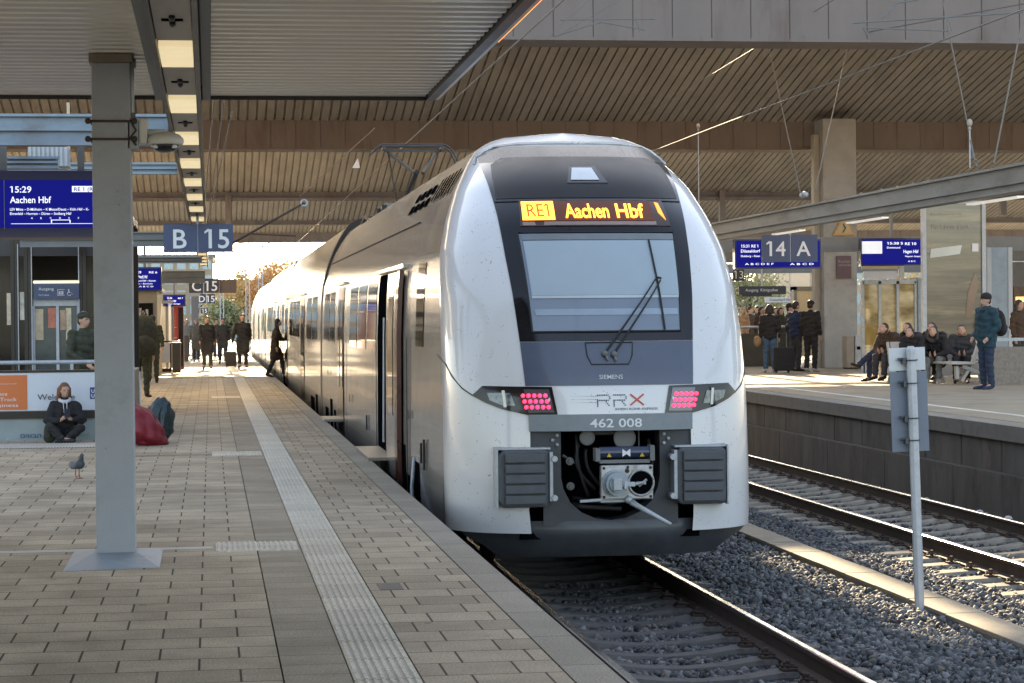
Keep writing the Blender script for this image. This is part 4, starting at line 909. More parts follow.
# headlights
lens_red = mat('red_tail_led', (.6, .02, .04), .3, emit=(1., .02, .07), es=1.5)
clear_l = mat('clear_lamp', (.13, .145, .15), .12, metal=.3, coat=.6, var=.6, vs=26)
hl_b = mat('headlight_grey_glass', (.07, .075, .09), .12, coat=1., var=.1)
for s in (-1, 1):
    poly = [(s*w, z) for w, z in ((1.185, 1.70), (1.10, 1.785), (.52, 1.775), (.475, 1.532), (.72, 1.53), (.95, 1.585), (1.08, 1.64))]
    h = surf_poly('headlight', poly, black_gloss, .012, 3)
    surf_poly('tail_lamp_glass', [(s*w, z) for w, z in ((.76, 1.755), (.545, 1.755), (.505, 1.555), (.72, 1.552))], hl_b, .018, 2, h)
    surf_poly('head_lamp', [(s*w, z) for w, z in ((1.06, 1.725), (.87, 1.725), (.83, 1.615), (.92, 1.61), (1.04, 1.66))], clear_l, .018, 2, h)
    surf_poly('reflector_rib', [(s*w, z) for w, z in ((.94, 1.745), (.915, 1.745), (.90, 1.60), (.925, 1.60))], lip, .023, 1, h)
    g = MB()
    for r_ in range(3):
        for c_ in range(5):
            w = s*(.765-.013*r_-.047*c_-.0); p = F(w, 1.70-.05*r_, .024); n = Vector((s*.15, -1, 0))*.01
            rr = .0175; g.add([p+Vector((rr*math.cos(a), 0, rr*math.sin(a))) for a in np.linspace(0, 2*math.pi, 13)[:-1]]+[p+n], [(i, (i+1) % 12, 12) for i in range(12)])
    g.build('tail_led', lens_red, h)
    g = MB(); q = F(s*.545, 1.665, .024); g.ell(q, (.009, .006, .018), 8, 5); g.build('sensor', letter, h)
# panel gap running from the headlight tip round to the side
for s in (-1, 1):
    g = MB(); pts = [F(s*w, z, .004) for w, z in ((1.18, 1.70), (1.26, 1.76), (1.33, 1.86), (1.37, 1.97))]+[(XC+s*1.408, 20.35, ZR+2.05)]
    g.tube(pts, .006, 5); g.build('panel_gap', rubber, tr)
# crash-buffer covers with horizontal ribs
buf_m = mat('ribbed_buffer_rubber', (.075, .082, .095), .55, var=.15, vs=9, bump=.2, bs=60)
for s in (-1, 1):
    w0, w1, z0, z1 = .57, 1.0, .735, 1.235
    y = 19.13; g = MB(); X0, X1 = XC+s*w0, XC+s*w1; Xa, Xb = min(X0, X1), max(X0, X1)
    ring = [(Xa-.02, z0+.06), (Xa+.03, z0), (Xb-.02, z0-.0), (Xb+.01, z0+.03), (Xb+.01, z1-.03), (Xb-.02, z1), (Xa+.03, z1), (Xa-.02, z1-.05)]
    hull = MB(); hull.prism(ring, lambda u, v: (u, 19.12, ZR+v), lambda u, v: (u, 19.55, ZR+v)); bo = hull.build('buffer_cover', buf_m, tr, bevel=.02)
    g = MB(); n = 5; hh = (z1-z0-.05)/n
    for k in range(n): g.box(Xa+.045, Xb-.03, 19.075, 19.121, ZR+z0+.025+k*hh+.006, ZR+z0+.025+(k+1)*hh-.006)
    g.build('rubber_rib', buf_m, bo, bevel=.008)
    # steel side flange with lugs on the inner side
    Xi = XC+s*.535; g = MB()
    g.box(min(Xi, Xi+s*.03), max(Xi, Xi+s*.03), 19.1, 19.35, ZR+z0+.05, ZR+z1-.02)
    for zz in (z0+.08, z1-.08): g.tube([(Xi-s*.012, 19.08, ZR+zz), (Xi-s*.012, 19.2, ZR+zz)], .028, 10)
    g.box(XC+s*1.02-.008, XC+s*1.02+.008, 19.12, 19.4, ZR+z0-.005, ZR+z1+.02)
    g.box(Xa-.02, Xb+.02, 19.14, 19.4, ZR+z1, ZR+z1+.018)
    g.build('buffer_bracket', galv, bo, bevel=.004)
# front frame: arch-shaped anthracite plate round the coupler
inner = [(-.44, 1.385), (-.44, .98), (-.42, .88), (-.36, .76), (-.26, .67), (-.13, .615), (0, .60), (.13, .615), (.26, .67), (.36, .76), (.42, .88), (.44, .98), (.44, 1.385)]
outer = [(-.72, 1.385), (-.72, .98), (-.60, .88), (-.60, .66), (-.60, .56), (-.2, .55), (0, .55), (.2, .55), (.60, .56), (.60, .66), (.60, .88), (.72, .98), (.72, 1.385)]
g = MB(); ya, yb = 19.26, 19.5
n = len(inner); vs = [(XC+w, ya, ZR+z) for w, z in inner]+[(XC+w, ya, ZR+z) for w, z in outer]+[(XC+w, yb, ZR+z) for w, z in inner]
g.add(vs, [(i, i+1, n+i+1, n+i) for i in range(n-1)]+[(i, i+1, 2*n+i+1, 2*n+i) for i in range(n-1)])
g.build('front_frame', anthra, tr)
g = MB()
for w, z in ((-.515, 1.31), (-.475, 1.27), (-.475, 1.35), (.515, 1.31), (.475, 1.27), (.475, 1.35)): MB().ell((XC+w, 19.245, ZR+z), (.017, .015, .017), 10, 6).build('frame_bolt', galv, tr)
# dark recess
g = MB(); g.box(XC-.9, XC+.9, 20.0, 20.05, ZR+.4, ZR+1.45); g.box(XC-.75, XC-.72, 19.45, 20, ZR+.5, ZR+1.4); g.box(XC+.72, XC+.75, 19.45, 20, ZR+.5, ZR+1.4); g.box(XC-.8, XC+.8, 19.3, 20, ZR+.44, ZR+.5)
g.box(XC-.72, XC-.55, 19.5, 19.95, ZR+.55, ZR+1.4); g.box(XC+.55, XC+.72, 19.5, 19.95, ZR+.55, ZR+1.4); g.box(XC-.75, XC+.75, 19.4, 20, ZR+1.392, ZR+1.43)
g.build('coupler_recess', blk, tr)
# skirt / plough below
sk = mat('dark_grey_skirt', (.052, .058, .066), .42, var=.15, vs=7, coat=.15, dirt=(.085, .082, .078), ds=5)
rows = []
for z, wm, y0 in ((.60, 1.30, 19.14), (.56, 1.30, 19.125), (.50, 1.29, 19.12), (.46, 1.25, 19.13), (.38, 1.10, 19.17), (.275, .97, 19.25)):
    r_ = []
    for p in np.linspace(-1, 1, 41):
        ph = p*math.pi/2*.62; s_ = math.sin(ph)/math.sin(math.pi/2*.62); w = wm*s_; r_.append((XC+w, y0+.10+.42*(abs(w)/1.3)**2.6, ZR+z))
    rows.append(r_)
g = MB(); g.grid(rows); g.build('plough_skirt', sk, tr, smooth=True, solid=.03)
# ---- coupler
mat('valve_grey', (.14, .14, .135), .5, metal=.3)
cp = MB(); cx = XC+.10; cz = ZR+.945
cpl = MB(); cpl.box(cx-.235, cx+.225, 18.98, 19.06, cz-.145, cz+.155)
co = cpl.build('coupler', steel, tr, bevel=.012)
g = MB()
def disc(x, y, z, r, th, n=24, rin=0):
    a = np.linspace(0, 2*math.pi, n+1)[:-1]
    g.loft([[(x+r*math.cos(t), y, z+r*math.sin(t)) for t in a], [(x+r*math.cos(t), y-th, z+r*math.sin(t)) for t in a]])
disc(cx-.11, 18.98, cz, .118, .02); disc(cx-.11, 18.96, cz, .10, .10); disc(cx-.11, 18.86, cz, .075, .03)
g.build('coupler_cone', mat('coupler_blue_grey', (.30, .35, .40), .45, metal=.3, var=.1), co, auto=40)
g = MB(); g.box(cx-.16, cx-.085, 18.78, 18.84, cz-.05, cz+.05); g.box(cx-.085, cx+.03, 18.79, 18.83, cz-.02, cz+.02); g.tube([(cx+.03, 18.81, cz), (cx+.13, 18.93, cz+.005)], .014, 8); g.box(cx-.07, cx-.04, 18.775, 18.785, cz-.04, cz+.03); g.build('coupling_hook', galv, co, bevel=.006)
g = MB(); disc(cx+.115, 18.979, cz, .108, .004, 28); g.build('coupler_funnel', blk, co)
g = MB(); aa = np.linspace(0, 2*math.pi, 29); g.tube([(cx+.115+.11*math.cos(t), 18.972, cz+.11*math.sin(t)) for t in aa], .012, 6, cap=False); g.build('funnel_ring', steel, co, smooth=True)
g = MB(); g.box(cx+.07, cx+.15, 18.93, 18.975, cz-.012, cz+.012); g.tube([(cx+.09, 18.95, cz-.03), (cx+.16, 18.95, cz+.03)], .012, 6); g.build('funnel_latch', galv, co)
g = MB()
for x, z in ((-.21, .13), (-.0, .135), (.2, .13), (-.21, -.12), (0, -.12), (.2, -.12)):
    g.ell((cx+x, 18.975, cz+z), (.013, .01, .013), 8, 5)
g.ell((cx-.005, 18.972, cz+.105), (.02, .01, .02), 8, 5); g.build('coupler_bolt', rust, co)
g = MB(); g.bar((cx-.42, 19.0, cz-.155), (cx-.05, 19.0, cz-.135), .03, .026); g.box(cx-.24, cx+.02, 18.99, 19.03, cz-.17, cz-.13); g.build('guide_horn', galv, co, bevel=.006)
g = MB(); g.tube([(cx+.02, 18.95, cz-.16), (cx+.06, 18.9, cz-.19), (cx+.32, 18.72, cz-.345)], .03, 10, r2=.018); g.ell((cx+.0, 18.95, cz-.145), .035, 10, 6); g.build('uncoupling_handle', galv, co, smooth=True)
g = MB(); g.tube([(cx-.24, 19.05, cz+.26), (cx+.2, 19.05, cz+.26)], .052, 20); eh = g.build('electric_head', mat('head_navy', (.02, .03, .07), .35, coat=.5), tr, auto=40)
g = MB(); g.box(cx-.28, cx-.24, 18.98, 19.12, cz+.19, cz+.30); g.box(cx+.2, cx+.24, 18.98, 19.12, cz+.19, cz+.32); g.box(cx-.24, cx+.2, 19.0, 19.1, cz+.17, cz+.2); g.build('head_bracket', mid_steel, eh)
g = MB()
for x in (-.16, .13): g.add([(cx+x-.022, 18.993, cz+.225), (cx+x+.022, 18.993, cz+.225), (cx+x, 18.990, cz+.262)], [(0, 1, 2)])
g.build('warning_triangle', mat('warning_yellow', (.6, .42, .03), .5), eh)
g = MB(); x = cx-.01; g.add([(x-.035, 18.985, cz+.225), (x, 18.985, cz+.25), (x+.035, 18.985, cz+.225), (x+.035, 18.985, cz+.295), (x, 18.985, cz+.27), (x-.035, 18.985, cz+.295)], [(0, 1, 2, 3, 4, 5)]); g.build('white_bow_mark', letter, eh)
g = MB()
for x, z, r_ in ((-.20, .445, .062), (.135, .435, .092)):
    g = MB()
    a = np.linspace(0, 2*math.pi, 25); g.tube([(XC+x+r_*math.cos(t), 19.3, ZR+.88+z+r_*math.sin(t)) for t in a], .008, 6, cap=False)
    g.loft([[(XC+x+q*math.cos(t), y, ZR+.88+z+q*math.sin(t)) for t in a[:-1]] for q, y in ((r_, 19.3), (r_*.95, 19.34))])
    g.build('horn', mid_steel, tr, auto=40)
g = MB(); g.tube([(XC-.18, 19.4, ZR+1.36), (XC+.1, 19.4, ZR+1.36)], .02, 8); g.tube([(XC+.27, 19.35, ZR+1.4), (XC+.27, 19.35, ZR+1.2)], .007, 6)
for x, z in ((-.355, 1.12), (-.35, .90)): g2 = MB(); g2.tube([(XC+x, 19.35, ZR+z), (XC+x, 19.30, ZR+z)], .035, 14); g2.tube([(XC+x, 19.30, ZR+z), (XC+x, 19.27, ZR+z)], .018, 10); g2.build('pipe_valve', MATS['valve_grey'], tr)
g.tube([(XC-.41, 19.36, ZR+1.17), (XC-.3, 19.36, ZR+1.10)], .012, 6)
g.build('pipe_valve', mat('valve_grey', (.14, .14, .135), .5, metal=.3), tr)
g = MB()
for x0, z0, x1, z1, bow in ((-.25, 1.30, -.12, .86, -.10), (-.28, 1.35, -.18, .80, -.04), (-.2, 1.22, -.08, .9, -.05), (.36, 1.3, .30, .8, .06)):
    g.tube([(XC+x0+(x1-x0)*u+bow*math.sin(u*3.14), 19.38-.03*math.sin(u*3.1), ZR+z0+(z1-z0)*u) for u in np.linspace(0, 1, 10)], .016, 7)
g.tube([(XC-.33, 19.35, ZR+.74)]+[(XC+x, 19.3, ZR+.70-.02*math.sin(x*4)) for x in np.linspace(-.25, .1, 6)], .022, 8); g.tube([(XC-.32, 19.4, ZR+.79), (XC+.0, 19.32, ZR+.74), (XC+.15, 19.35, ZR+.76)], .018, 8)
g.build('brake_hose', rubber, tr, smooth=True)

# ---- car bodies
def section(h=4.205, wmul=1., y=0, zlo=.34):
    """half profile points mirrored; h scales the roof"""
    pts = []
    zz = [zlo, .6, 1.0, 1.6, 2.2, 2.45, 2.7, 2.85, 3.0, 3.15, 3.3, 3.45, 3.6, 3.7, 3.8, 3.87, 3.93, 3.98, 4.02, 4.05, 4.08, 4.13, 4.17, 4.19, 4.20]
    for z in zz: pts.append((-W_(z)*wmul, z))
    pts.append((0, 4.205))
    pts += [(-a, b) for a, b in reversed(pts[:-1])]
    out = []
    for a, b in pts:
        if h > 4.2 and b > 2.2: b = 2.2+(b-2.2)*(h-2.2)/(4.205-2.2)
        out.append((XC+a, y, ZR+b))
    return out
def carbody(name, y0, y1, h, ends=True):
    g = MB(); g.loft([section(h, 1, y0)]+[section(h, 1, y) for y in np.linspace(y0, y1, 6)[1:]], cap=False)
    g.add(section(h, 1, y1), [tuple(range(len(section(h))))]) if ends else None
    if y0 > 30: g.add(section(h, 1, y0), [tuple(range(len(section(h))))])
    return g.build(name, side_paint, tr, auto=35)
bodyA = carbody('end_car_body', YB0-.001, 42.2, 4.205)
joints = [42.2, 67.6, 93.0]
b2 = carbody('double_deck_body', 42.75, 67.4, 4.32); b3 = carbody('double_deck_body', 67.9, 92.6, 4.32); b4 = carbody('end_car_body', 93.1, 117, 4.205)
for y in (42.2, 67.4, 92.6):
    g = MB(); s1_ = [(XC+(p[0]-XC)*1.004, y+.02, p[2]+.01) for p in section(4.34)]; s2_ = [(p[0], y+.46, p[2]) for p in s1_]; g.loft([s1_, s2_]); g.build('gangway_bellows', rubber, tr)
side_glass = mat('side_window_glass', (.03, .03, .032), .05, coat=1., var=.1)
door_dark = mat('anthracite_door', (.035, .022, .02), .3, coat=.5, var=.1)
def xs_at(z): return W_(z)
def side_patch(name, y0, y1, z0, z1, m, off=.008, parent=None, side=-1, solid=.0, upper=False):
    g = MB(); rows = []
    for z in np.linspace(z0, z1, max(2, int((z1-z0)/.12)+1)):
        zz = z if not upper else z
        rows.append([(XC+side*(W_(z)+off), y, ZR+z) for y in (y0, y1)])
    g.grid(rows); return g.build(name, m, parent or tr, smooth=True, solid=solid)
side_dark = mat('side_band_grey', (.22, .21, .21), .14, metal=.5, coat=.8, var=.08)
for body, wins in ((bodyA, ((28.3, 29.9), (30.2, 31.8), (32.1, 33.7), (37.9, 39.4), (39.7, 41.4))), (b2, ((44.2, 46.4), (46.8, 49.0), (53, 55), (55.3, 57.3), (57.6, 59.6), (64.5, 66.6))), (b3, ((69, 71), (76, 78), (78.4, 80.4), (80.8, 83), (89, 91.5)))):
    for y0, y1 in wins:
        w = side_patch('window', y0, y1, 1.98, 2.85, side_glass, .006, body)
        w2 = side_patch('window', y0, y1, 1.98, 2.85, side_glass, .006, body, side=1)
cabw = side_patch('window', 21.95, 22.75, 2.10, 2.95, side_glass, .006, tr); side_patch('window', 21.95, 22.75, 2.10, 2.95, side_glass, .006, tr, side=1)
# doors: near one standing open
def door(y0, y1, body, open_=False):
    if open_:
        d = side_patch('doorway', y0+1.55, y1, .72, 2.92, blk, .010, body)
        d2 = side_patch('sliding_door', y0+.02, y0+1.2, .62, 2.90, side_paint, .07, body, solid=.04)
        side_patch('door_glass', y0+.3, y0+.95, 1.3, 2.7, side_glass, .076, d2)
        side_patch('door_edge', y0-.28, y0+.02, .60, 2.92, mat('maroon_door_edge', (.08, .02, .015), .3, coat=.5), .072, d2, solid=.05)
        side_patch('door_edge', y0+1.2, y0+1.55, .62, 2.90, mat('bronze_door_edge', (.22, .15, .10), .3, metal=.4), .05, d2, solid=.04)
        g = MB(); g.tube([(XC-W_(1.6)-.02, y0+2.3, ZR+.9), (XC-W_(1.6)-.0, y0+2.3, ZR+2.4)], .018, 8); g.build('grab_pole', galv, body)
    else:
        d = side_patch('door', y0, y1, .62, 2.9, door_dark, .012, body); ym = (y0+y1)/2
        side_patch('door_glass', y0+.12, ym-.12, 1.3, 2.7, side_glass, .02, d); side_patch('door_glass', ym+.12, y1-.12, 1.3, 2.7, side_glass, .02, d)
    g = MB(); g.box(XC-W_(2.9)-.05, XC-W_(2.9)+.02, y0-.45, y1+.3, ZR+2.94, ZR+2.98); g.build('door_drip_rail', side_paint, body)
    if y0 < 40: g = MB(); g.box(EDGE-.04, XC-1.36, y0+(.9 if open_ else .1), y1-.1, ZR+.665+.10, ZR+.70+.10); g.build('gap_step', mat('step_plate', (.26, .24, .2), .5, metal=.3, var=.1), body)
door(24.55, 27.9, bodyA, True); door(35.3, 36.8, bodyA)
door(50.2, 52.0, b2); door(61.3, 63.2, b2); door(73, 75, b3); door(85.5, 87.5, b3); door(97, 99, b4); door(108, 110, b4)
# bogie cut-outs, side equipment, marks
for body, ys in ((bodyA, ((22.4, 23.2, .30, .92), (23.25, 24.0, .30, .72), (24.0, 24.3, .3, 1.02), (37.6, 38.1, .3, .85), (38.6, 39.3, .3, 1.0), (40.0, 41.0, .3, .8))), (b2, ((44, 44.8, .3, .9), (45.4, 47, .3, .8), (62, 65, .3, .8)))):
    for y0, y1, z0, z1 in ys: side_patch('bogie_opening', y0, y1, z0, z1, blk, .006, body)
g = MB(); g.tube([(XC-1.40, 22.9, ZR+.95), (XC-1.44, 22.75, ZR+.66), (XC-1.46, 22.5, ZR+.42)], .02, 8); g.tube([(XC-1.45, 22.75, ZR+.55), (XC-1.45, 22.6, ZR+.33)], .05, 10); g.tube([(XC-1.45, 22.3, ZR+.35), (XC-1.45, 22.75, ZR+.38)], .015, 6); g.build('yaw_damper', galv, bodyA)
g = MB()
for y, z in ((28.0, 1.42), (23.4, 1.38), (33.4, 1.2), (39.6, 1.45)):
    g = MB(); g.ell((XC-1.415, y, ZR+z), (.006, .07, .06), 12, 8); g.build('side_fitting', rubber, bodyA)
for y0, y1, z0, z1 in ((22.0, 22.06, .95, 1.15), (21.7, 21.75, .9, 1.2), (29.8, 29.85, .9, 1.1)): MB().box(XC-1.42, XC-1.40, y0, y1, ZR+z0, ZR+z1).build('side_fitting', rubber, bodyA)
g = MB()
for y in (23.6, 28.0, 34.9): g.box(XC-1.414, XC-1.405, y, y+.012, ZR+.5, ZR+2.2)
g.tube([(XC-W_(3.42)-.004, 24, ZR+3.42), (XC-W_(3.42)-.004, 42, ZR+3.42)], .012, 6)
g.build('body_seam', rubber, bodyA)
# cantrail: line where roof begins, roof louvres
def shoulder(y0, y1, z0, z1, m, name, off=.006):
    return side_patch(name, y0, y1, z0, z1, m, off, bodyA)
for k in range(6): shoulder(21.75+k*.33, 21.75+k*.33+.20, 3.62, 3.86, blk, 'roof_louvre', .02)
for k in range(4):
    for q in range(2): shoulder(24.0+k*.62, 24.0+k*.62+.42, 3.60+.14*q, 3.70+.14*q, blk, 'roof_grille', .012)
# roof equipment and pantograph
eq = mat('roof_equipment_grey', (.20, .2, .19), .6, var=.2, vs=4)
g = MB()
for y0, y1, w in ((27, 30, .55), (31, 33.2, .6), (34, 36.5, .55)): g.loft([[(XC-w, y, ZR+4.05), (XC-w*.9, y, ZR+4.22), (XC+w*.9, y, ZR+4.22), (XC+w, y, ZR+4.05)] for y in (y0, y1)])
g.build('roof_unit', side_paint, bodyA, bevel=.03)
g = MB()
for y in (37.4, 38.6): 
    for x in (-.55, .55): g.tube([(XC+x, y, ZR+4.02), (XC+x, y, ZR+4.30)], .05, 8)
g.tube([(XC-.8, 36.8, ZR+4.0), (XC-.85, 38, ZR+4.12), (XC-.8, 39.5, ZR+4.02), (XC-.9, 41.5, ZR+3.95)], .03, 8)
pg = g.build('pantograph', rubber, tr)
g = MB(); g.bar((XC-.55, 37.4, ZR+4.3), (XC+.55, 37.4, ZR+4.3), .06, .06); g.bar((XC-.55, 38.6, ZR+4.3), (XC+.55, 38.6, ZR+4.3), .06, .06); g.bar((XC-.5, 37.4, ZR+4.3), (XC-.5, 38.6, ZR+4.3), .06, .06); g.bar((XC+.5, 37.4, ZR+4.3), (XC+.5, 38.6, ZR+4.3), .06, .06); g.build('base_frame', mid_steel, pg)
PZ = 5.36
g = MB(); g.tube([(XC-.2, 38.4, ZR+4.3), (XC-.05, 36.9, ZR+4.82)], .04, 8); g.tube([(XC-.08, 36.9, ZR+4.8), (XC-.42, 38.2, ZR+PZ-.12)], .026, 8); g.tube([(XC+.05, 36.9, ZR+4.8), (XC+.42, 38.2, ZR+PZ-.12)], .026, 8); g.tube([(XC-.30, 37.8, ZR+4.3), (XC-.42, 38.2, ZR+PZ-.12)], .012, 6); g.build('knee_arm', rubber, pg)
g = MB()
for y in (38.0, 38.4):
    g.tube([(XC-.72, y, ZR+PZ-.16), (XC-.64, y, ZR+PZ-.06), (XC-.54, y, ZR+PZ), (XC+.54, y, ZR+PZ), (XC+.66, y, ZR+PZ-.08), (XC+.76, y, ZR+PZ-.28)], .014, 8)
for x in (-.5, .5): g.bar((XC+x, 38.0, ZR+PZ-.06), (XC+x, 38.4, ZR+PZ-.06), .05, .05)
g.bar((XC-.5, 38.2, ZR+PZ-.09), (XC+.5, 38.2, ZR+PZ-.09), .05, .04)
g.build('contact_strip', anthra, pg)
# underframe shadow mass and wheels of the leading bogie
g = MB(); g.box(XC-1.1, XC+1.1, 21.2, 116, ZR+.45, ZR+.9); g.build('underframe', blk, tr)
def wheel(x, y):
    g = MB(); a = np.linspace(0, 2*math.pi, 33)[:-1]; s = 1 if x > XC else -1
    g.loft([[(x+dx, y+r*math.cos(t), ZR+.42+r*math.sin(t)) for t in a] for dx, r in ((-s*.03, .45), (-s*.005, .45), (0, .42), (s*.07, .42))])
    o = g.build('wheel', rust, tr, auto=40); return o
for y in (22.0, 24.4): wheel(XC-.74, y); wheel(XC+.74, y)
for y in (22.0, 24.4): g = MB(); g.tube([(XC-.74, y, ZR+.42), (XC+.74, y, ZR+.42)], .09, 12); g.build('axle', rust, tr)
# vents
# small dark marks near the lower corner of the nose
g = MB(); 
for (y0, z0, z1) in ((19.95, .62, .82),):
    g.box(XC-1.405, XC-1.40, y0, y0+.01, ZR+z0, ZR+z1)
g.build('corner_mark', rubber, tr)
# ================================================================== RIGHT PLATFORM
BX = 10.35
zt1 = atX(1024, 163, BX).z; zt0 = atX(1024, 190.5, BX).z
t = thing('edge_beam', (BX, 20, zt0), 'long weathered grey steel beam running above the edge of the opposite platform', 'beam')
beam_g = mat('weathered_grey_beam', (.24, .235, .22), .65, var=.2, vs=1.5, dirt=(.14, .135, .125), ds=2, stretch=(1, .3, 1))
MB().box(BX, BX+.2, 16, 112, zt0, zt1).build('web', beam_g, t)
g = MB(); g.box(BX-.06, BX-.001, 16, 112, zt1-.03, zt1+.005); g.box(BX-.05, BX-.001, 16, 112, zt0+.10, zt0+.125); g.box(BX-.06, BX-.001, 16, 112, zt0-.005, zt0+.02); g.build('flange', beam_g, t)
g = MB()
for k in range(200): q = (BX+random.uniform(-.05, .18), random.uniform(22, 70), zt1+.012); g.ell(q, (random.uniform(.01, .03), random.uniform(.02, .08), .012), 6, 4)
g.build('grime_crumbs', mat('grime', (.2, .2, .19), .9, var=.3), t)
for k, (y0, y1) in enumerate(((27.5, 30.5), (33.5, 36.5), (38.5, 41.5), (47, 50), (57, 60), (66, 69))):
    o = MB().box(BX+.22, BX+.34, y0+.8, y1-.2, zt0-.045, zt0-.02).build('tube_lamp', mat('tube_lamp_white', (.8, .8, .76), .5, emit=(1, .95, .85), es=.12)); rebase(o, (BX+.28, (y0+y1)/2, zt0-.06))
    tag(o, 'long white tube lamp under the weathered beam above the opposite platform', 'lamp', 'tube lamps under the edge beam')
# crossbeams from the edge beam over platform 14
for i, (Y, lab) in enumerate(((52, 'nearest grey crossbeam above the advertising glass of the opposite platform'), (62, 'second grey crossbeam behind the 14 A sign'), (78, 'far grey crossbeam behind the 14 A sign, lowest in the photo'))):
    t = thing('crossbeam', (10.6, Y, zt0), lab, 'beam', 'crossbeams of the opposite platform')
    MB().box(10.6, 30, Y, Y+.2, zt0-.02, zt0+.3).build('web', mid_steel, t); MB().box(10.6, 30, Y-.08, Y+.28, zt0-.05, zt0-.021).build('flange', mid_steel, t)
# hanging insulators
def insul(px, py0, py1, lab):
    b = atX(px, py1, BX+.05); a = Vector((b.x, b.y, b.z+ (py1-py0)/FPX*b.y))
    t = thing('hanging_insulator', tuple(b), lab, 'insulator')
    g = MB(); g.tube([b, a], .010, 6); g.build('rod', galv, t)
    g = MB(); g.ell(a, (.04, .04, .055), 10, 6); g.ell((a.x, a.y, a.z-.08), (.025, .025, .025), 8, 5); g.build('insulator_head', cover_m, t)
    return b
insul(699, 124, 222, 'small white hanging insulator on a thin rod just right of the train roof')
b = insul(970, 121, 168, 'cream insulator with chain above the weathered beam at upper right')
g = MB(); g.tube([atX(970, 140, BX), atX(974, 158, BX), atX(978, 167, BX)], .010, 6); g.ell(atX(976, 160, BX), .02, 8, 5); o = g.build('suspension_chain', mid_steel); rebase(o, atX(978, 167, BX)); tag(o, 'short chain hanging beside the cream insulator over the weathered beam', 'chain')
# wires
wire_m = mat('grey_wire', (.2, .18, .16), .6, metal=.2, var=.1)
def wire(pts, r, lab, name='wire', m=None, cat='wire', grp=None, ins=None):
    g = MB(); g.tube(pts, r, 6); o = g.build(name, m or wire_m); rebase(o, pts[0]); tag(o, lab, cat, grp)
    return o
def at_dir(px, py, Y): return atY(px, py, Y)
# contact and messenger wires (parallel to the tracks)
wire([(XC-.1, 6, ZR+5.42), (XC-.1, 36, ZR+5.40), (XC-.1, 150, ZR+5.40)], .010, 'contact wire above the train\'s track, rising steeply to the top edge')
wire([(XD+.1, 6, ZR+5.55), (XD-.1, 36, ZR+5.5), (XD, 150, ZR+5.45)], .010, 'contact wire above the empty right track')
def pwire(a, Ya, b, Yb, r, lab): return wire([atY(*a, Ya), atY(*b, Yb)], r, lab)
pwire((520, -20, ), 26, (330, 230), 80, .010, 'thin messenger wire running down left of the train roof toward the far end') if False else None
e1 = atX(801, 196, BX+.1); pwire((756, -12), e1.y, (801, 196), e1.y, .010, 'left of two stay wires meeting the weathered beam right of the train')
e2 = atX(815, 192, BX+.1); pwire((861, -12), e2.y, (815, 192), e2.y, .010, 'stay wire leaning right in front of the pale hall column')
e3 = atX(972, 166, BX+.1); pwire((940, -12), e3.y, (976, 166), e3.y, .010, 'thick stay wire with clamps running down to the cream insulator at upper right')
e4 = atX(994, 163, BX+.1); pwire((1024, 12), e4.y, (994, 163), e4.y, .012, 'stay wire at the right picture edge ending on the weathered beam')
pwire((637, -10), 34, (560, 34), 34, .008, 'short thin span wire crossing the dark beam above the train nose')
pwire((780, 48), 40, (1045, 0), 30, .010, 'diagonal wire climbing to the upper right corner')
pwire((640, 118), 60, (840, -4), 34, .006, 'faint thin wire slanting over the ribbed soffit right of the train')
for i, (a, b_) in enumerate((((796, 195), (812, 192)),)):
    q = atX(804, 196, BX+.1); o = MB(); o.tube([(q.x-.02, q.y-.12, q.z+.03), (q.x, q.y+.0, q.z+.06), (q.x+.02, q.y+.14, q.z+.02)], .035, 8); o.ell((q.x, q.y-.12, q.z+.02), .05, 8, 5); o.ell((q.x, q.y+.14, q.z+.02), .05, 8, 5); o = o.build('wire_clamp', galv); rebase(o, q); tag(o, 'small metal double clamp joining two stay wires on the weathered beam', 'clamp')
# hooked clamps on the stay wires
def cantilever(parts, Y, lab):
    o0 = atY(*parts[0][0], Y); t = thing('registration_arm', tuple(o0), lab, 'catenary arm')
    g = MB()
    for a, b, r in parts: g.tube([atY(*a, Y), atY(*b, Y)], r*.75, 6)
    g.build('tube_arm', mid_steel, t)
    g = MB()
    for a, b, r in parts[:2]:
        for u in (0.02, .98): q = atY(a[0]+(b[0]-a[0])*u, a[1]+(b[1]-a[1])*u, Y); g.ell(q, .02, 8, 5)
    g.build('arm_fitting', mid_steel, t)
cantilever([((853, 23), (1030, 12), .020), ((863, 28), (950, 31), .016), ((882, 18), (897, 3), .02), ((897, 3), (918, 0), .02), ((863, 28), (868, 35), .02), ((948, 18), (952, 31), .015)], 31, 'grey catenary registration arm at upper right with curved end fitting')
cantilever([((555, 36), (600, 22), .018), ((560, 20), (655, 19), .014), ((600, 22), (645, 30), .014), ((636, 19), (640, 32), .018)], 33, 'small catenary arm above the train nose in front of the dark beam')
w1 = wire([atY(545, 40, 33), atY(600, -10, 33)], .007, 'short drop wire beside the small catenary arm above the train nose')
wire([atY(205, 130, 36), atY(190, 250, 36)], .01, 'first thin cable hanging right of the light channel') if False else None
for i, (a, b_) in enumerate((((214, 100), (203, 222)), ((224, 100), (208, 222)), ((232, 112), (210, 215)))):
    wire([atY(*a, 24), atY(*b_, 40)], .008, 'thin slanting cable beside the light channel, %s of three' % ('left', 'middle', 'right')[i])
wire([atY(375, 128, 40), atY(300, 196, 56)], .008, 'thin cable running down left from the pantograph')
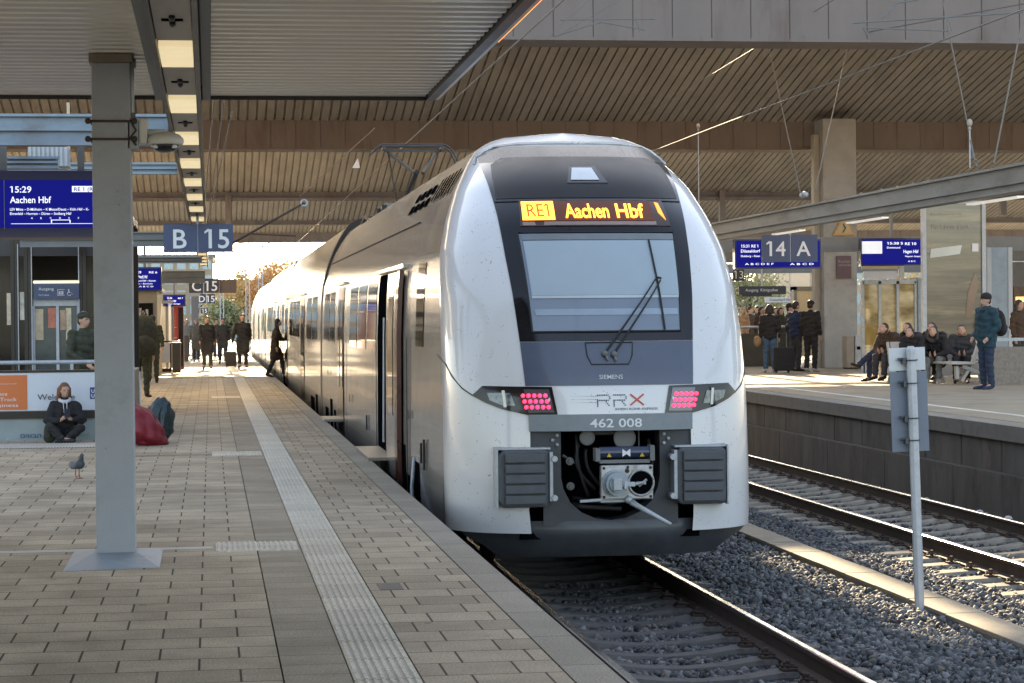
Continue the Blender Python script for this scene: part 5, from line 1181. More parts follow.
# pennant on that cable
o = MB().prism([(0, 0), (.16, .0), (.12, .2)], lambda u, v: (atY(352, 168, 45).x+u, 45, atY(352, 168, 45).z+v), lambda u, v: (atY(352, 168, 45).x+u, 45.02, atY(352, 168, 45).z+v)).build('pennant', letter); rebase(o, atY(352, 168, 45)); tag(o, 'tiny white triangular marker hanging left of the pantograph', 'marker')

# ---- signs on the opposite platform
hang_sign(762.5, 234.5, 817.5, 262, 790.5, 47, '14', 'A', 'slate sign reading 14 A hanging over the opposite platform', sign_blue, 776, 803.5, 15.5, ztop=3.4)
small_screen(735, 239, 821, 269, 48.5, 'wide blue departure screen behind the 14 A sign', [('15:31 RE 1', 741, 247.5, 3, 18), ('Düsseldorf', 741, 252.5, 3.2, 20), ('Duisburg – Essen', 741, 257, 2, 20), ('A B C D E F', 745, 265, 2, 30), ('A B C D', 790, 265, 2, 25)])
small_screen(861, 238, 924, 266, 51, 'blue departure screen left of the tall advertising glass', [('15:38 S', 887, 244.5, 2.6, 17), ('RE 10', 905, 245, 2.8, 12), ('Dortmund', 887, 248.5, 2, 14), ('Hagen Hbf', 903.5, 253, 3.4, 16), ('Wuppertal – Ennepetal', 905, 257, 1.6, 17), ('A B C', 908, 262, 1.6, 8)])
a, b = frame_px(865, 241, 884, 253.5, 50.7); t = bpy.data.objects['departure_screen.003']; MB().box(a.x, b.x, 50.85, 50.95, a.z, b.z).build('white_window', mat('lit_white_notice', (.7, .72, .75), .5, emit=(.9, .93, 1), es=.12), t)
a, b = frame_px(733, 269, 744, 281, 60); t = thing('platform_number', (a.x, 60, a.z), 'small dark square sign reading 3 at the train\'s right flank', 'sign')
MB().box(a.x, b.x, 60, 60.06, a.z, b.z).build('panel', sign_dark, t); textobj('number', [(('13', ((a.x+b.x)/2, 59.99, a.z+.07), XR, ZU, .22), dict(center=True))], letter, t); MB().box((a.x+b.x)/2-.02, (a.x+b.x)/2+.02, 60.02, 60.05, b.z, 3.2).build('hanger_rod', galv, t)
a, b = frame_px(739, 286, 786, 294.5, 66); t = thing('hanging_board', (a.x, 66, a.z), 'long dark hanging direction board above the crowd right of the train', 'sign')
MB().box(a.x, b.x, 66, 66.08, a.z, b.z).build('board', sign_dark, t); textobj('board_text', [(('Ausgang  Königsallee', (a.x+.2, 65.99, a.z+.09), XR, ZU, .09), dict(w=1.0))], letter, t)
a, b = frame_px(740, 293.5, 770, 296.5, 66.3); MB().box(a.x, b.x, 66.1, 66.15, a.z, b.z+.02).build('blue_underboard', sign_blue, t); MB().box(a.x+.6, a.x+.64, 66.02, 66.06, b.z+.2, 3.4).build('hanger_rod', galv, t)
a, b = frame_px(765, 297, 792, 302.5, 90); t = thing('far_station_sign', (a.x, 90, a.z), 'far white station name sign above the crowd', 'sign')
MB().box(a.x, b.x, 90, 90.06, a.z, b.z).build('board', letter, t); textobj('board_text', [(('Düsseldorf Hbf', (a.x+.2, 89.99, a.z+.06), XR, ZU, .11), dict(w=.9))], sign_dark, t); MB().box(b.x-.1, b.x-.06, 90.02, 90.05, b.z, 3.6).build('hanger_rod', galv, t)
# grey steel column and advertising glass
cY = 49.0; a, b = frame_px(988, 195, 1012, 378, cY)
t = thing('steel_column', ((a.x+b.x)/2, cY, Z14), 'grey steel column with pale flanges right of the tall advertising glass', 'column')
MB().box(a.x+.1, b.x-.1, cY+.02, cY+.4, Z14, zt0-.06).build('web', blue_steel, t); g = MB(); g.box(a.x, a.x+.1, cY, cY+.45, Z14, zt0-.06); g.box(b.x-.1, b.x, cY, cY+.45, Z14, zt0-.06); g.build('flange', mat('pale_flange', (.42, .45, .48), .5, var=.06), t)
aY = 48.0; a, b = frame_px(925, 201, 984, 345, aY)
t = thing('advertising_glass', ((a.x+b.x)/2, aY, Z14), 'tall framed glass panel reflecting warm light, behind the seated travellers', 'advertising panel')
ad_m = mat('painted_reflection_glass', (.105, .088, .058), .08, coat=1., var=.75, vs=1.3, stretch=(.25, 1, 2.6), dirt=(.34, .27, .16), ds=.9)  # warm horizontal banding painted in to stand for reflections in the glass
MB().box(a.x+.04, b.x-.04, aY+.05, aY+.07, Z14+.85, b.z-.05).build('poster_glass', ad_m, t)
g = MB(); g.box(a.x-.04, a.x+.05, aY, aY+.14, Z14, b.z); g.box(b.x-.05, b.x+.04, aY, aY+.14, Z14, b.z); g.box(a.x+.05, b.x-.05, aY, aY+.14, b.z-.06, b.z); g.box(a.x+.05, b.x-.05, aY, aY+.14, Z14+.75, Z14+.85); g.build('frame', galv, t)
MB().box(a.x+.05, b.x-.05, aY+.03, aY+.06, Z14+.05, Z14+.75).build('lower_panel', mat('grey_lower_panel', (.25, .24, .22), .6, var=.1), t)
q = atY(932, 213, aY); textobj('poster_text', [(('Ein Zuhause für alle', (q.x+.0, aY+.03, q.z-.05), XR, ZU, .06), dict(w=.75)), (('Mach deins draus.', (q.x, aY+.03, q.z-.36), XR, ZU, .14), dict(w=.9))], mat('dim_poster_letters', (.42, .4, .34), .5), t)
q = atY(976, 247, aY); MB().box(q.x-.08, q.x+.07, aY+.03, aY+.045, q.z-.1, q.z+.08).build('white_sticker', letter, t)
def fig(c, pts, nm, m, dy=.04): 
    g = MB(); P_ = [atY(x, y, aY+dy) for x, y in pts]; n = len(P_); g.add(P_, [tuple(range(n))]); g.build(nm, m, t, solid=.004, fixn=False)
fig(0, [(931, 249), (962, 245), (960, 254), (930, 258)], 'pale_print_area', mat('print_pale', (.45, .47, .46), .15, coat=1.))
fig(0, [(975, 272), (979, 283), (971, 318), (965, 318), (968, 292)], 'brown_print_area', mat('print_brown', (.16, .085, .05), .15, coat=1.))
# glass cases / waiting shelter left of it
sY = 52.5; a, b = frame_px(862, 282, 919, 366, sY); t = thing('glass_waiting_room', ((a.x+b.x)/2, sY, Z14), 'glass waiting shelter with golden reflecting doors and a dark name board', 'shelter')
gold = mat('painted_gold_reflection', (.40, .31, .14), .07, coat=1., var=.6, vs=1.6, stretch=(1, 1, 1.9), dirt=(.62, .52, .32), ds=1.4)  # golden tone and blotches painted in place of reflected sunlight
z1 = atY(880, 282, sY).z; xs = [atY(x, 300, sY).x for x in (863, 880, 898, 916)]
g = MB()
for x0, x1 in zip(xs, xs[1:]): g.box(x0+.03, x1-.03, sY+.04, sY+.06, Z14+.45, z1-.05)
g.build('glass_door', gold, t)
g = MB()
for x in xs: g.box(x-.035, x+.035, sY, sY+.12, Z14, z1+.02)
g.box(xs[0], xs[-1], sY, sY+.12, z1-.05, z1+.06); g.box(xs[0], xs[-1], sY, sY+.12, Z14, Z14+.45); g.build('frame', galv, t)
MB().box(xs[-1]+.04, xs[-1]+.14, sY-.05, sY+1.5, Z14, z1+.1).build('side_fin', blue_steel, t)
a, b = frame_px(862, 254, 898, 263, sY); MB().box(a.x, b.x, sY-.02, sY+.05, a.z, b.z).build('name_board', sign_dark, t)
textobj('name_text', [(('Travelpoint', (a.x+.05, sY-.03, a.z+.06), XR, ZU, .09), dict(w=.5))], letter, t)
a2, b2_ = frame_px(862, 263.5, 898, 269, sY); MB().box(a2.x, b2_.x, sY-.02, sY+.05, a2.z, b2_.z).build('lit_strip', mat('warm_strip', (.6, .5, .32), .4), t)
a2, b2_ = frame_px(864, 271, 897, 279, sY); MB().box(a2.x, b2_.x, sY, sY+.05, a2.z, b2_.z).build('white_panel', banner_w, t)
a2, b2_ = frame_px(898.5, 253, 903.5, 278, sY); MB().box(a2.x, b2_.x, sY-.05, sY+.05, a2.z, b2_.z).build('board_post', galv, t)
g = MB(); q0, q1 = frame_px(863.5, 318, 878, 345, sY); g.box(q0.x+.05, q1.x-.05, sY+.03, sY+.036, q0.z, q0.z+.3); g.ell(((q0.x+q1.x)/2-.02, sY+.033, q0.z+.35), (.1, .003, .14), 10, 6); g.build('yellow_print', mat('print_mustard', (.30, .19, .02), .3, coat=.5), t)
# silver bin
a, b = frame_px(846.5, 335, 863.5, 368.5, 56.6); t = thing('station_bin', ((a.x+b.x)/2, 56.6, Z14), 'silver station litter bin with beige side panel beside the concrete column', 'bin')
MB().box(a.x, a.x+.22, 56.6, 57.0, Z14+.04, b.z-.02).build('beige_compartment', mat('bin_beige', (.32, .28, .23), .6), t, bevel=.02); MB().box(a.x+.23, b.x, 56.58, 57.0, Z14+.04, b.z).build('steel_compartment', galv, t, bevel=.03)
MB().box(a.x+.28, b.x-.06, 56.57, 56.58, b.z-.38, b.z-.3).build('slot', blk, t); MB().box(a.x+.02, b.x-.02, 56.62, 56.98, Z14, Z14+.04).build('foot', dark_metal, t)
# cabinet behind the travellers (beige, left of column)
a, b = frame_px(797, 290, 815, 368, 60.5); t = thing('timetable_case', ((a.x+b.x)/2, 60.5, Z14), 'beige upright timetable case behind the standing travellers', 'display case')
MB().box(a.x, b.x, 60.5, 60.8, Z14+.3, b.z).build('case_body', mat('case_beige', (.50, .42, .28), .5, var=.12), t); g = MB(); g.box(a.x-.08, a.x, 60.45, 60.85, Z14, b.z+.1); g.box(b.x, b.x+.08, 60.45, 60.85, Z14, b.z+.1); g.box(a.x-.08, b.x+.08, 60.45, 60.85, b.z, b.z+.1); g.build('case_frame', mid_steel, t)
# concrete parapet at right with rail
a = atZ(1000, 386, Z14); t = thing('concrete_parapet', (a.x, 42.5, Z14), 'grey speckled concrete parapet with steel rail at the right edge behind the standing man', 'parapet')
MB().box(atY(989, 380, 42.5).x, 24, 42.5, 42.75, Z14, atY(1000, 347, 42.5).z).build('wall', mat('speckled_concrete', (.24, .22, .19), .85, var=.25, vs=14, bump=.4, bs=30), t)
zr_ = atY(1000, 338, 42.6).z; g = MB(); g.box(atY(985, 340, 42.5).x, 24, 42.5, 42.7, zr_-.06, zr_)
for k in range(5): x = atY(996, 340, 42.5).x+k*1.2; g.box(x, x+.05, 42.58, 42.63, zr_-.3, zr_-.05)
g.build('rail', galv, t)
# railing behind the standing group
t = thing('stair_railing', (14.5, 60, Z14), 'steel railing over a dark stair wall behind the group, right of the train', 'railing')
a, b = frame_px(742, 333, 800, 360, 61); MB().box(a.x-1, b.x, 61, 61.15, Z14, b.z).build('dark_wall', mat('dark_stair_wall', (.075, .07, .06), .8, var=.2), t)
zq = atY(760, 327, 61).z; g = MB(); g.tube([(a.x-1, 61.05, zq), (b.x, 61.05, zq)], .035, 8)
for k in range(6): x = a.x-.5+k*.5; g.box(x-.015, x+.015, 61.04, 61.07, b.z, zq)
g.build('handrail', galv, t)
# bench made of cast frames and seats
bY = 44.5; t = thing('platform_bench', (atY(935, 370, bY).x, bY, Z14), 'white cast-frame platform bench carrying the seated travellers', 'bench')
bench_m = mat('pale_bench_enamel', (.50, .49, .46), .45, var=.05); bx0, bx1 = atY(893, 370, bY).x, atY(985, 370, bY).x
def bench_frame(x):
    g = MB()
    def tr_(pts, w=.045):
        for p, q in zip(pts, pts[1:]): g.bar((x, bY+p[0], Z14+p[1]), (x, bY+q[0], Z14+q[1]), .05, w, up=(1, 0, 0))
    g2 = []
    tr_([(-.28, 0), (-.2, .12), (0, .22), (.0, .40)], .06); tr_([(.30, 0), (.22, .12), (0, .22)], .06); tr_([(-.24, .40), (.2, .40), (.36, .85)], .05); tr_([(-.2, .62), (.24, .62)], .03)
    return g.build('bench_frame', bench_m, t)
n = 4
for k in range(n+1): bench_frame(bx0+(bx1-bx0)*k/n)
for k in range(n):
    x0 = bx0+(bx1-bx0)*k/n+.05; x1 = bx0+(bx1-bx0)*(k+1)/n-.05
    MB().box(x0, x1, bY-.24, bY+.2, Z14+.41, Z14+.44).build('seat', bench_m, t, bevel=.01); g = MB(); g.bar(((x0+x1)/2, bY+.22, Z14+.48), ((x0+x1)/2, bY+.36, Z14+.85), x1-x0, .03); g.build('backrest', bench_m, t)
# side-view bench end seen between the man and the sitters
def side_bench():
    Yb = 43.2; q = atY(963, 380, Yb); t = thing('platform_bench', (q.x, Yb, Z14), 'pale bench end with sloping backrest standing between the sitters and the man in blue', 'bench')
    g = MB()
    def seg(pts, w): 
        for p, q_ in zip(pts, pts[1:]): g.bar(atY(*p, Yb), atY(*q_, Yb), .35, w*Yb/FPX, up=(0, 1, 0))
    for p, q_, w in (((950, 363), (972, 364), 3), ((972, 364), (978, 345), 2.6), ((962, 366), (979, 373), 4), ((979, 373), (982, 380), 3), ((968, 370), (961, 381), 3), ((956, 366), (957, 379), 3)):
        g.bar(atY(*p, Yb), atY(*q_, Yb), w*Yb/FPX, .12, up=(0, 1, 0))
    g.build('cast_frame', bench_m, t); MB().box(atY(948, 363, Yb).x, atY(972, 363, Yb).x, Yb-.2, Yb+.9, atY(960, 364, Yb).z, atY(960, 362, Yb).z).build('seat', bench_m, t)
side_bench()

# ---- signal post seen from behind (between the tracks)
PYs = 18.54; P0 = atY(920, 607, 18.54)
t = POSTT = thing('track_sign', (P0.x, PYs, BED), 'galvanised post with grey and white sign plates seen from behind, standing in the gravel', 'sign')
zp = atY(911, 346, PYs).z; px_ = P0.x
g = MB(); r_ = .043; rings = []
for z in (BED-.1, zp-.03, zp): 
    q = r_ if z < zp else r_*.6; rings.append([(px_+q*math.cos(a), PYs+q*math.sin(a), z) for a in [math.pi/8+k*math.pi/4 for k in range(8)]])
g.loft(rings); g.build('post', mat('post_galvanised', (.50, .52, .54), .5, metal=.2, var=.15, vs=18, dirt=(.36, .37, .38), ds=9), t, bevel=.004)
def yz(py): return atY(911, py, PYs).z
wpx = PYs/FPX
MB().box(px_-.178, px_+.145, PYs+.06, PYs+.068, yz(370.5), yz(347.5)).build('white_plate', mat('plate_back_white', (.55, .58, .60), .4, metal=.2, var=.05), t, bevel=.002)
MB().box(px_-.172, px_+.158, PYs+.07, PYs+.08, yz(452), yz(371.5)).build('grey_plate', mat('plate_back_grey', (.17, .20, .25), .45, var=.06, vs=3), t, bevel=.002)
MB().box(px_-.172, px_+.158, PYs+.066, PYs+.0695, yz(431), yz(430)).build('plate_fold', mat('plate_back_grey', (.17, .20, .25)), t)
for py in (360, 383, 418, 440):
    g = MB(); z = yz(py); aa = np.linspace(0, 2*math.pi, 17); g.tube([(px_+.052*math.cos(a), PYs+.052*math.sin(a), z) for a in aa], .006, 6, cap=False); g.box(px_-.075, px_-.045, PYs-.01, PYs+.06, z-.03, z+.02); g.tube([(px_-.11, PYs+.02, z+.01), (px_-.05, PYs+.02, z+.01)], .013, 8); g.build('pipe_clamp', mat('clamp_dark', (.08, .09, .10), .45, metal=.4), t)

POSTT.rotation_euler = (0, R(-1.6), 0)

a, b = frame_px(1010, 262, 1060, 372, 62); t = thing('platform_shop', (a.x, 62, Z14), 'shop with warm lit window at the right picture edge behind the parapet', 'shop')
MB().box(a.x, b.x+3, 62.1, 64, Z14, b.z).build('wall', mid_steel, t); MB().box(a.x+.15, b.x+3, 62.05, 62.1, Z14+.6, b.z-.7).build('shop_window', mat('shop_interior', (.10, .06, .04), .3, var=.8, vs=5), t)
MB().box(a.x+.2, b.x+3, 62.0, 62.04, b.z-1.15, b.z-1.0).build('lit_strip', mat('warm_shop_light', (.8, .5, .2), .5, emit=(1, .55, .15), es=.5), t)
# ================================================================== PEOPLE
skin = mat('skin', (.50, .30, .21), .55, var=.08); skin2 = mat('skin_tan', (.36, .20, .13), .55, var=.08)
def cloth(name, c, r=.85, v=.18): return mat(name, c, r, var=v, vs=9, bump=.35, bs=28)
hair_d = mat('hair_dark', (.02, .014, .01), .5, var=.3, vs=30); hair_b = mat('hair_auburn', (.16, .065, .025), .5, var=.4, vs=30); hair_g = mat('hair_grey', (.2, .19, .18), .6, var=.3, vs=30); hair_l = mat('hair_blond', (.38, .25, .12), .5, var=.3, vs=30)
eye_m = mat('eye_dark', (.01, .01, .01), .3)
def folds(me, f):
    n = len(me.vertices); c = np.empty(n*3, np.float32); nn = np.empty(n*3, np.float32); me.vertices.foreach_get('co', c); me.vertices.foreach_get('normal', nn)
    c = c.reshape(n, 3); c = c+nn.reshape(n, 3)*f(c)[:, None]; me.vertices.foreach_set('co', c.reshape(-1)); me.update()
def V3(*a): return np.array(a, float)
# joints for a standing adult, 1.75 m, facing -Y; x>0 is the figure's left
def stand_j(): return dict(pel=V3(0, 0, .95), wst=V3(0, 0, 1.08), chs=V3(0, 0, 1.30), nek=V3(0, 0, 1.49), hed=V3(0, -.015, 1.625),
    sL=V3(.18, 0, 1.42), sR=V3(-.18, 0, 1.42), eL=V3(.23, .02, 1.14), eR=V3(-.23, .02, 1.14), wL=V3(.24, -.06, .90), wR=V3(-.24, -.06, .90),
    hL=V3(.09, 0, .93), hR=V3(-.09, 0, .93), kL=V3(.10, -.02, .50), kR=V3(-.10, -.02, .50), aL=V3(.11, .02, .09), aR=V3(-.11, .02, .09), tL=V3(.13, -.13, .035), tR=V3(-.13, -.13, .035))
def cap(g, a, b, ra, rb, n=10, flat=1.):
    """tapered capsule with round ends"""
    a = np.array(a, float); b = np.array(b, float); d = b-a; L_ = np.linalg.norm(d)
    if L_ < 1e-6: g.ell(a, ra); return
    d /= L_; u = np.array([1., 0, 0]) if abs(d[0]) < .9 else np.array([0, 1., 0]); p = np.cross(d, u); p /= np.linalg.norm(p); q = np.cross(d, p)
    rings = []
    for t in (-85, -50, -20): rings.append((a+d*ra*math.sin(R(t)), ra*math.cos(R(t))))
    rings.append((a, ra)); rings.append(((a+b)/2, (ra+rb)/2)); rings.append((b, rb))
    for t in (20, 50, 85): rings.append((b+d*rb*math.sin(R(t)), rb*math.cos(R(t))))
    g.loft([[tuple(c+p*r*math.cos(2*math.pi*k/n)+q*r*math.sin(2*math.pi*k/n)) for k in range(n)] for c, r in rings])
def slab_(g, a, b, ra, rb, wx, wx2=None):
    """torso-like: three parallel capsules across x, giving an oval section"""
    wx2 = wx if wx2 is None else wx2
    for s, t in ((-1, -1), (0, 0), (1, 1)): cap(g, a+V3(s*wx, 0, 0), b+V3(t*wx2, 0, 0), ra, rb)
def person(loc, rz, label, J, H=1.75, top=None, legs=None, shoes=None, hair=('short', hair_d), hat=None, coat=False, sk=skin, vox=.016, group=None, look=0., tilt=0., hood=None, scarf=None, fem=False, name='person', bulk=0., dz=0.):
    k = H/1.75; t = thing(name, (0, 0, 0), label, 'person', group)
    hd = J['hed']; nk = J['nek']
    g = MB(); n = .93 if fem else 1.
    slab_(g, J['pel'], J['wst'], .095, .085, .06*n, .05*n); slab_(g, J['wst'], J['chs'], .085, .10, .05*n, .07*n); slab_(g, J['chs'], J['chs']*.35+(J['sL']+J['sR'])/2*.65, .10, .075, .07*n, .08*n)
    cap(g, (J['sL']+J['sR'])/2, nk, .065, .052); cap(g, nk, nk*.3+hd*.7, .052, .055)
    for s in 'LR':
        cap(g, J['s'+s], J['e'+s], .055*n, .042*n); cap(g, J['e'+s], J['w'+s], .041*n, .028*n)
        cap(g, J['h'+s], J['k'+s], .085, .056); cap(g, J['k'+s], J['k'+s]*.65+J['a'+s]*.35, .054, .056); cap(g, J['k'+s]*.65+J['a'+s]*.35, J['a'+s], .056, .036); cap(g, J['a'+s], J['t'+s], .038, .03)
        # hand
        w = J['w'+s]; fd = J.get('f'+s); fd = (w-J['e'+s]) if fd is None else fd; fd = fd/np.linalg.norm(fd); sx = 1 if s == 'L' else -1
        ac = np.cross(fd, V3(sx, 0, 0)); ac = V3(0, 1, 0) if np.linalg.norm(ac) < .2 else ac/np.linalg.norm(ac); cr = np.cross(fd, ac)
        pc = w+fd*.05; cap(g, w+fd*.01, w+fd*.075, .026, .03); 
        for q, ln in zip((-.03, -.01, .01, .03), (.062, .072, .07, .055)):
            b0 = w+fd*.085+ac*q; b1 = b0+fd*ln*.55; b2_ = b1+(fd*.6+cr*.55*sx*-1)*ln*.55; cap(g, b0, b1, .0098, .0092, 6); cap(g, b1, b2_, .0092, .0078, 6)
        cap(g, w+fd*.03-ac*.025, w+fd*.07-ac*.06, .013, .010, 6)
    # head in its own frame
    cl, sl_ = math.cos(look), math.sin(look); ct, st_ = math.cos(tilt), math.sin(tilt)
    def hp_(x, y, z): y, z = y*ct+z*st_, -y*st_+z*ct; return hd+V3(x*cl-y*sl_, x*sl_+y*cl, z)
    hg = MB(); hg.ell((0, 0, .02), (.076, .095, .105), 16, 12); hg.ell((0, -.018, -.045), (.056, .07, .065), 14, 10); hg.ell((0, -.055, -.075), (.03, .028, .024), 10, 8)
    cap(hg, V3(0, -.088, .02), V3(0, -.112, -.018), .010, .015, 8); hg.ell((0, -.091, -.052), (.026, .012, .009), 8, 6)
    for s in (-1, 1): hg.ell((s*.078, .008, -.005), (.012, .02, .03), 8, 6); hg.ell((s*.03, -.083, .035), (.024, .014, .008), 8, 6)
    g.add([hp_(*v) for v in hg.v], hg.f)
    me = bake(g, vox if vox > .012 else vox, 2)
    body = link_mesh('body', me, sk, t)
    e = MB()
    for s in (-1, 1): e.ell(hp_(s*.03, -.0905, .012), (.011, .007, .006), 8, 5)
    e.build('eyes', eye_m, t, smooth=True)
    # hair or hat
    hg = MB(); kind, hm = hair
    if kind != 'none':
        hg.ell((0, .012, .045), (.086, .098, .095), 16, 10)
        if kind == 'long':
            for a in np.linspace(-1.15, 1.15, 9): cap(hg, V3(math.sin(a)*.082, .02+math.cos(a)*.06-.01, .02), V3(math.sin(a)*.105, .03+math.cos(a)*.075-.03, -.17-.02*math.cos(a*3)), .045, .036, 8)
        if kind == 'bob':
            for a in np.linspace(-1.3, 1.3, 9): cap(hg, V3(math.sin(a)*.08, .02+math.cos(a)*.055, .03), V3(math.sin(a)*.10, .02+math.cos(a)*.06, -.09), .036, .026, 8)
        if kind == 'short': hg.ell((0, .045, -.01), (.076, .062, .07), 12, 8)
        hv = [hp_(*v) for v in hg.v]
        g2 = MB(); g2.add(hv, hg.f); me = bake(g2, .014, 2)
        # keep the face free
        bm = bmesh.new(); bm.from_mesh(me); kill = []
        for v in bm.verts:
            q = np.array(v.co)-hd; x = q[0]*cl+q[1]*sl_; y = -q[0]*sl_+q[1]*cl; z = q[2]; y, z = y*ct-z*st_, y*st_+z*ct
            if y < -.052 and z < .058 and abs(x) < .07: kill.append(v)
        bmesh.ops.delete(bm, geom=kill, context='VERTS'); bm.to_mesh(me); bm.free(); link_mesh('hair', me, hm, t)
    if hat:
        kind, hm = hat; g2 = MB()
        if kind == 'beanie': g2.ell((0, .01, .065), (.094, .108, .085), 18, 12); g2.ell((0, .008, .035), (.096, .11, .03), 18, 8)
        if kind == 'cap': g2.ell((0, .008, .065), (.09, .105, .068), 18, 10); g2.ell((0, -.10, .055), (.06, .06, .012), 14, 6)
        if kind == 'hood': g2.ell((0, .03, .03), (.11, .11, .125), 16, 10)
        if kind == 'beret': g2.ell((.015, .0, .085), (.115, .12, .035), 18, 8); g2.ell((0, .005, .055), (.09, .102, .03), 16, 8)
        g3 = MB(); g3.add([hp_(*v) for v in g2.v], g2.f); g3.build('hat', hm, t, smooth=True)
    if top:
        g = MB(); q = .022+bulk
        slab_(g, J['pel']*1.0+V3(0, 0, -.02), J['wst'], .105+q, .10+q, .065, .055); slab_(g, J['wst'], J['chs'], .10+q, .112+q, .055, .07); slab_(g, J['chs'], J['chs']*.3+(J['sL']+J['sR'])/2*.7, .11+q, .075+q, .07, .09)
        cap(g, (J['sL']+J['sR'])/2, nk+V3(0, 0, -.015), .10, .072)
        for s in 'LR':
            cap(g, J['s'+s], J['e'+s], .066+q*.6, .055+q*.6); cap(g, J['e'+s], J['w'+s]*.93+J['e'+s]*.07, .054+q*.4, .044)
            m_ = (J['s'+s]+J['e'+s])/2; g.ell(J['e'+s], .062)
        if coat:
            dn = coat; 
            for s in 'LR':
                h_, k_ = J['h'+s], J['k'+s]; cap(g, h_, h_*(1-dn)+k_*dn+V3(0, .0, 0), .125, .12)
            cap(g, (J['hL']+J['hR'])/2, (J['hL']+J['hR'])/2*(1-dn)+(J['kL']+J['kR'])/2*dn, .13, .12)
        me = bake(g, vox*1.05, 2)
        # soft folds
        folds(me, lambda c: .006*np.sin(c[:, 2]*38+c[:, 0]*17)+.005*np.sin(c[:, 2]*61-c[:, 1]*33+c[:, 0]*9))
        link_mesh('jacket', me, top, t)
    if hood is not None:
        g = MB(); a = np.linspace(0, 2*math.pi, 17); g.tube([tuple(nk+V3(.085*math.sin(x), -.02-.08*math.cos(x), -.01+.03*math.cos(x)*-1)) for x in a], .032, 8, cap=False)
        for s in (-1, 1): cap(g, nk+V3(s*.03, -.115, -.04), nk+V3(s*.022, -.165, -.22), .013, .008, 6)
        link_mesh('hood', bake(g, .011, 2), hood, t)
    if scarf is not None:
        g = MB(); a = np.linspace(0, 2*math.pi, 17); g.tube([tuple(nk+V3(.08*math.sin(x), -.01-.08*math.cos(x), 0)) for x in a], .035, 8, cap=False); g.build('scarf', scarf, t, smooth=True)
    if legs:
        g = MB()
        slab_(g, J['wst']*.5+J['pel']*.5, (J['hL']+J['hR'])/2, .10, .105, .06)
        for s in 'LR':
            cap(g, J['h'+s], J['k'+s], .105, .077); cap(g, J['k'+s], J['a'+s]+(J['k'+s]-J['a'+s])*.06, .075, .062)
        me = bake(g, vox*1.05, 2)
        folds(me, lambda c: .005*np.sin(c[:, 2]*45+c[:, 0]*15)+.003*np.sin(c[:, 2]*80+c[:, 1]*20))
        link_mesh('trousers', me, legs, t)
    if shoes:
        for s in 'LR':
            a_, b_ = J['a'+s], J['t'+s]; g = MB(); d_ = (b_-a_); d_ /= np.linalg.norm(d_)
            cap(g, a_-d_*.02+V3(0, 0, -.03), b_+d_*.05, .048, .036); cap(g, a_+V3(0, 0, .03), a_+V3(0, 0, -.02), .05, .052)
            me = bake(g, .014, 2); zl = min(a_[2]-.085, b_[2]-.03)
            link_mesh('shoe', me, shoes, t)
    for c in kids(t): 
        c.data.transform(Matrix.Scale(k, 4))
    t.location = Vector(loc)+Vector((0, 0, dz)); t.rotation_euler = (0, 0, rz)
    return t
black_c = cloth('black_coat_cloth', (.018, .017, .018)); char_c = cloth('charcoal_cloth', (.04, .04, .043)); brown_c = cloth('dark_brown_cloth', (.06, .035, .02)); olive_c = mat('camouflage_cloth', (.05, .055, .035), .9, var=.45, vs=14, bump=.3, bs=30, dirt=(.02, .02, .015), ds=9)
navy_c = cloth('navy_cloth', (.02, .03, .08)); jean = cloth('blue_jeans', (.07, .12, .19), v=.25); djean = cloth('dark_jeans', (.025, .04, .075)); teal_c = cloth('teal_parka_cloth', (.016, .05, .07)); grey_c = cloth('grey_trousers_cloth', (.17, .18, .17)); dgreen = cloth('dark_green_cloth', (.03, .035, .02)); pink_c = cloth('pink_scarf', (.5, .03, .1)); whoodie = cloth('pale_hoodie', (.55, .56, .6)); fur_c = cloth('tan_collar', (.3, .18, .09)); shoe_b = mat('black_shoe', (.012, .012, .012), .4); shoe_w = mat('pale_shoe', (.45, .45, .45), .6)
def walk_j(ph=1, stride=.28):
    J = stand_j(); s = ph
    J['kL'] += V3(0, -.12*s, 0); J['aL'] += V3(0, -stride*s, .02); J['tL'] += V3(0, -stride*s-.0, .04 if s > 0 else 0)
    J['kR'] += V3(0, .04*s, 0); J['aR'] += V3(0, stride*s, .07 if s > 0 else .02); J['tR'] += V3(0, stride*s, 0)
    J['eL'] += V3(0, .08*s, 0); J['wL'] += V3(0, .14*s, .02); J['eR'] += V3(0, -.06*s, 0); J['wR'] += V3(0, -.18*s, .04); return J
def at_feet(px, py, z=0.): p = atZ(px, py, z); return (p.x, p.y, z)
# --- seated woman against the parapet
J = stand_j()
for q in ('pel', 'wst', 'chs', 'nek', 'hed', 'sL', 'sR', 'eL', 'eR', 'wL', 'wR', 'hL', 'hR'): J[q] = J[q]+V3(0, 0, -.80)
J['pel'] += V3(0, .05, -.0); J['chs'] += V3(0, .02, 0)
J['sL'] = V3(.165, .0, .59); J['sR'] = V3(-.165, .0, .59); J['nek'] = V3(0, 0, .70); J['hed'] = V3(0, -.03, .84)
J['eL'] = V3(.27, -.08, .36); J['eR'] = V3(-.27, -.08, .36); J['wL'] = V3(.09, -.30, .37); J['wR'] = V3(-.09, -.30, .36); J['fL'] = V3(-.6, -.4, .5); J['fR'] = V3(.6, -.4, .5)
J['hL'] = V3(.10, -.02, .14); J['hR'] = V3(-.10, -.02, .14); J['kL'] = V3(.23, -.36, .24); J['kR'] = V3(-.23, -.36, .24); J['aL'] = V3(.02, -.42, .07); J['aR'] = V3(-.08, -.48, .07); J['tL'] = V3(-.12, -.46, .05); J['tR'] = V3(.06, -.50, .05)
p = atZ(64, 441, 0.); sy = 30.72
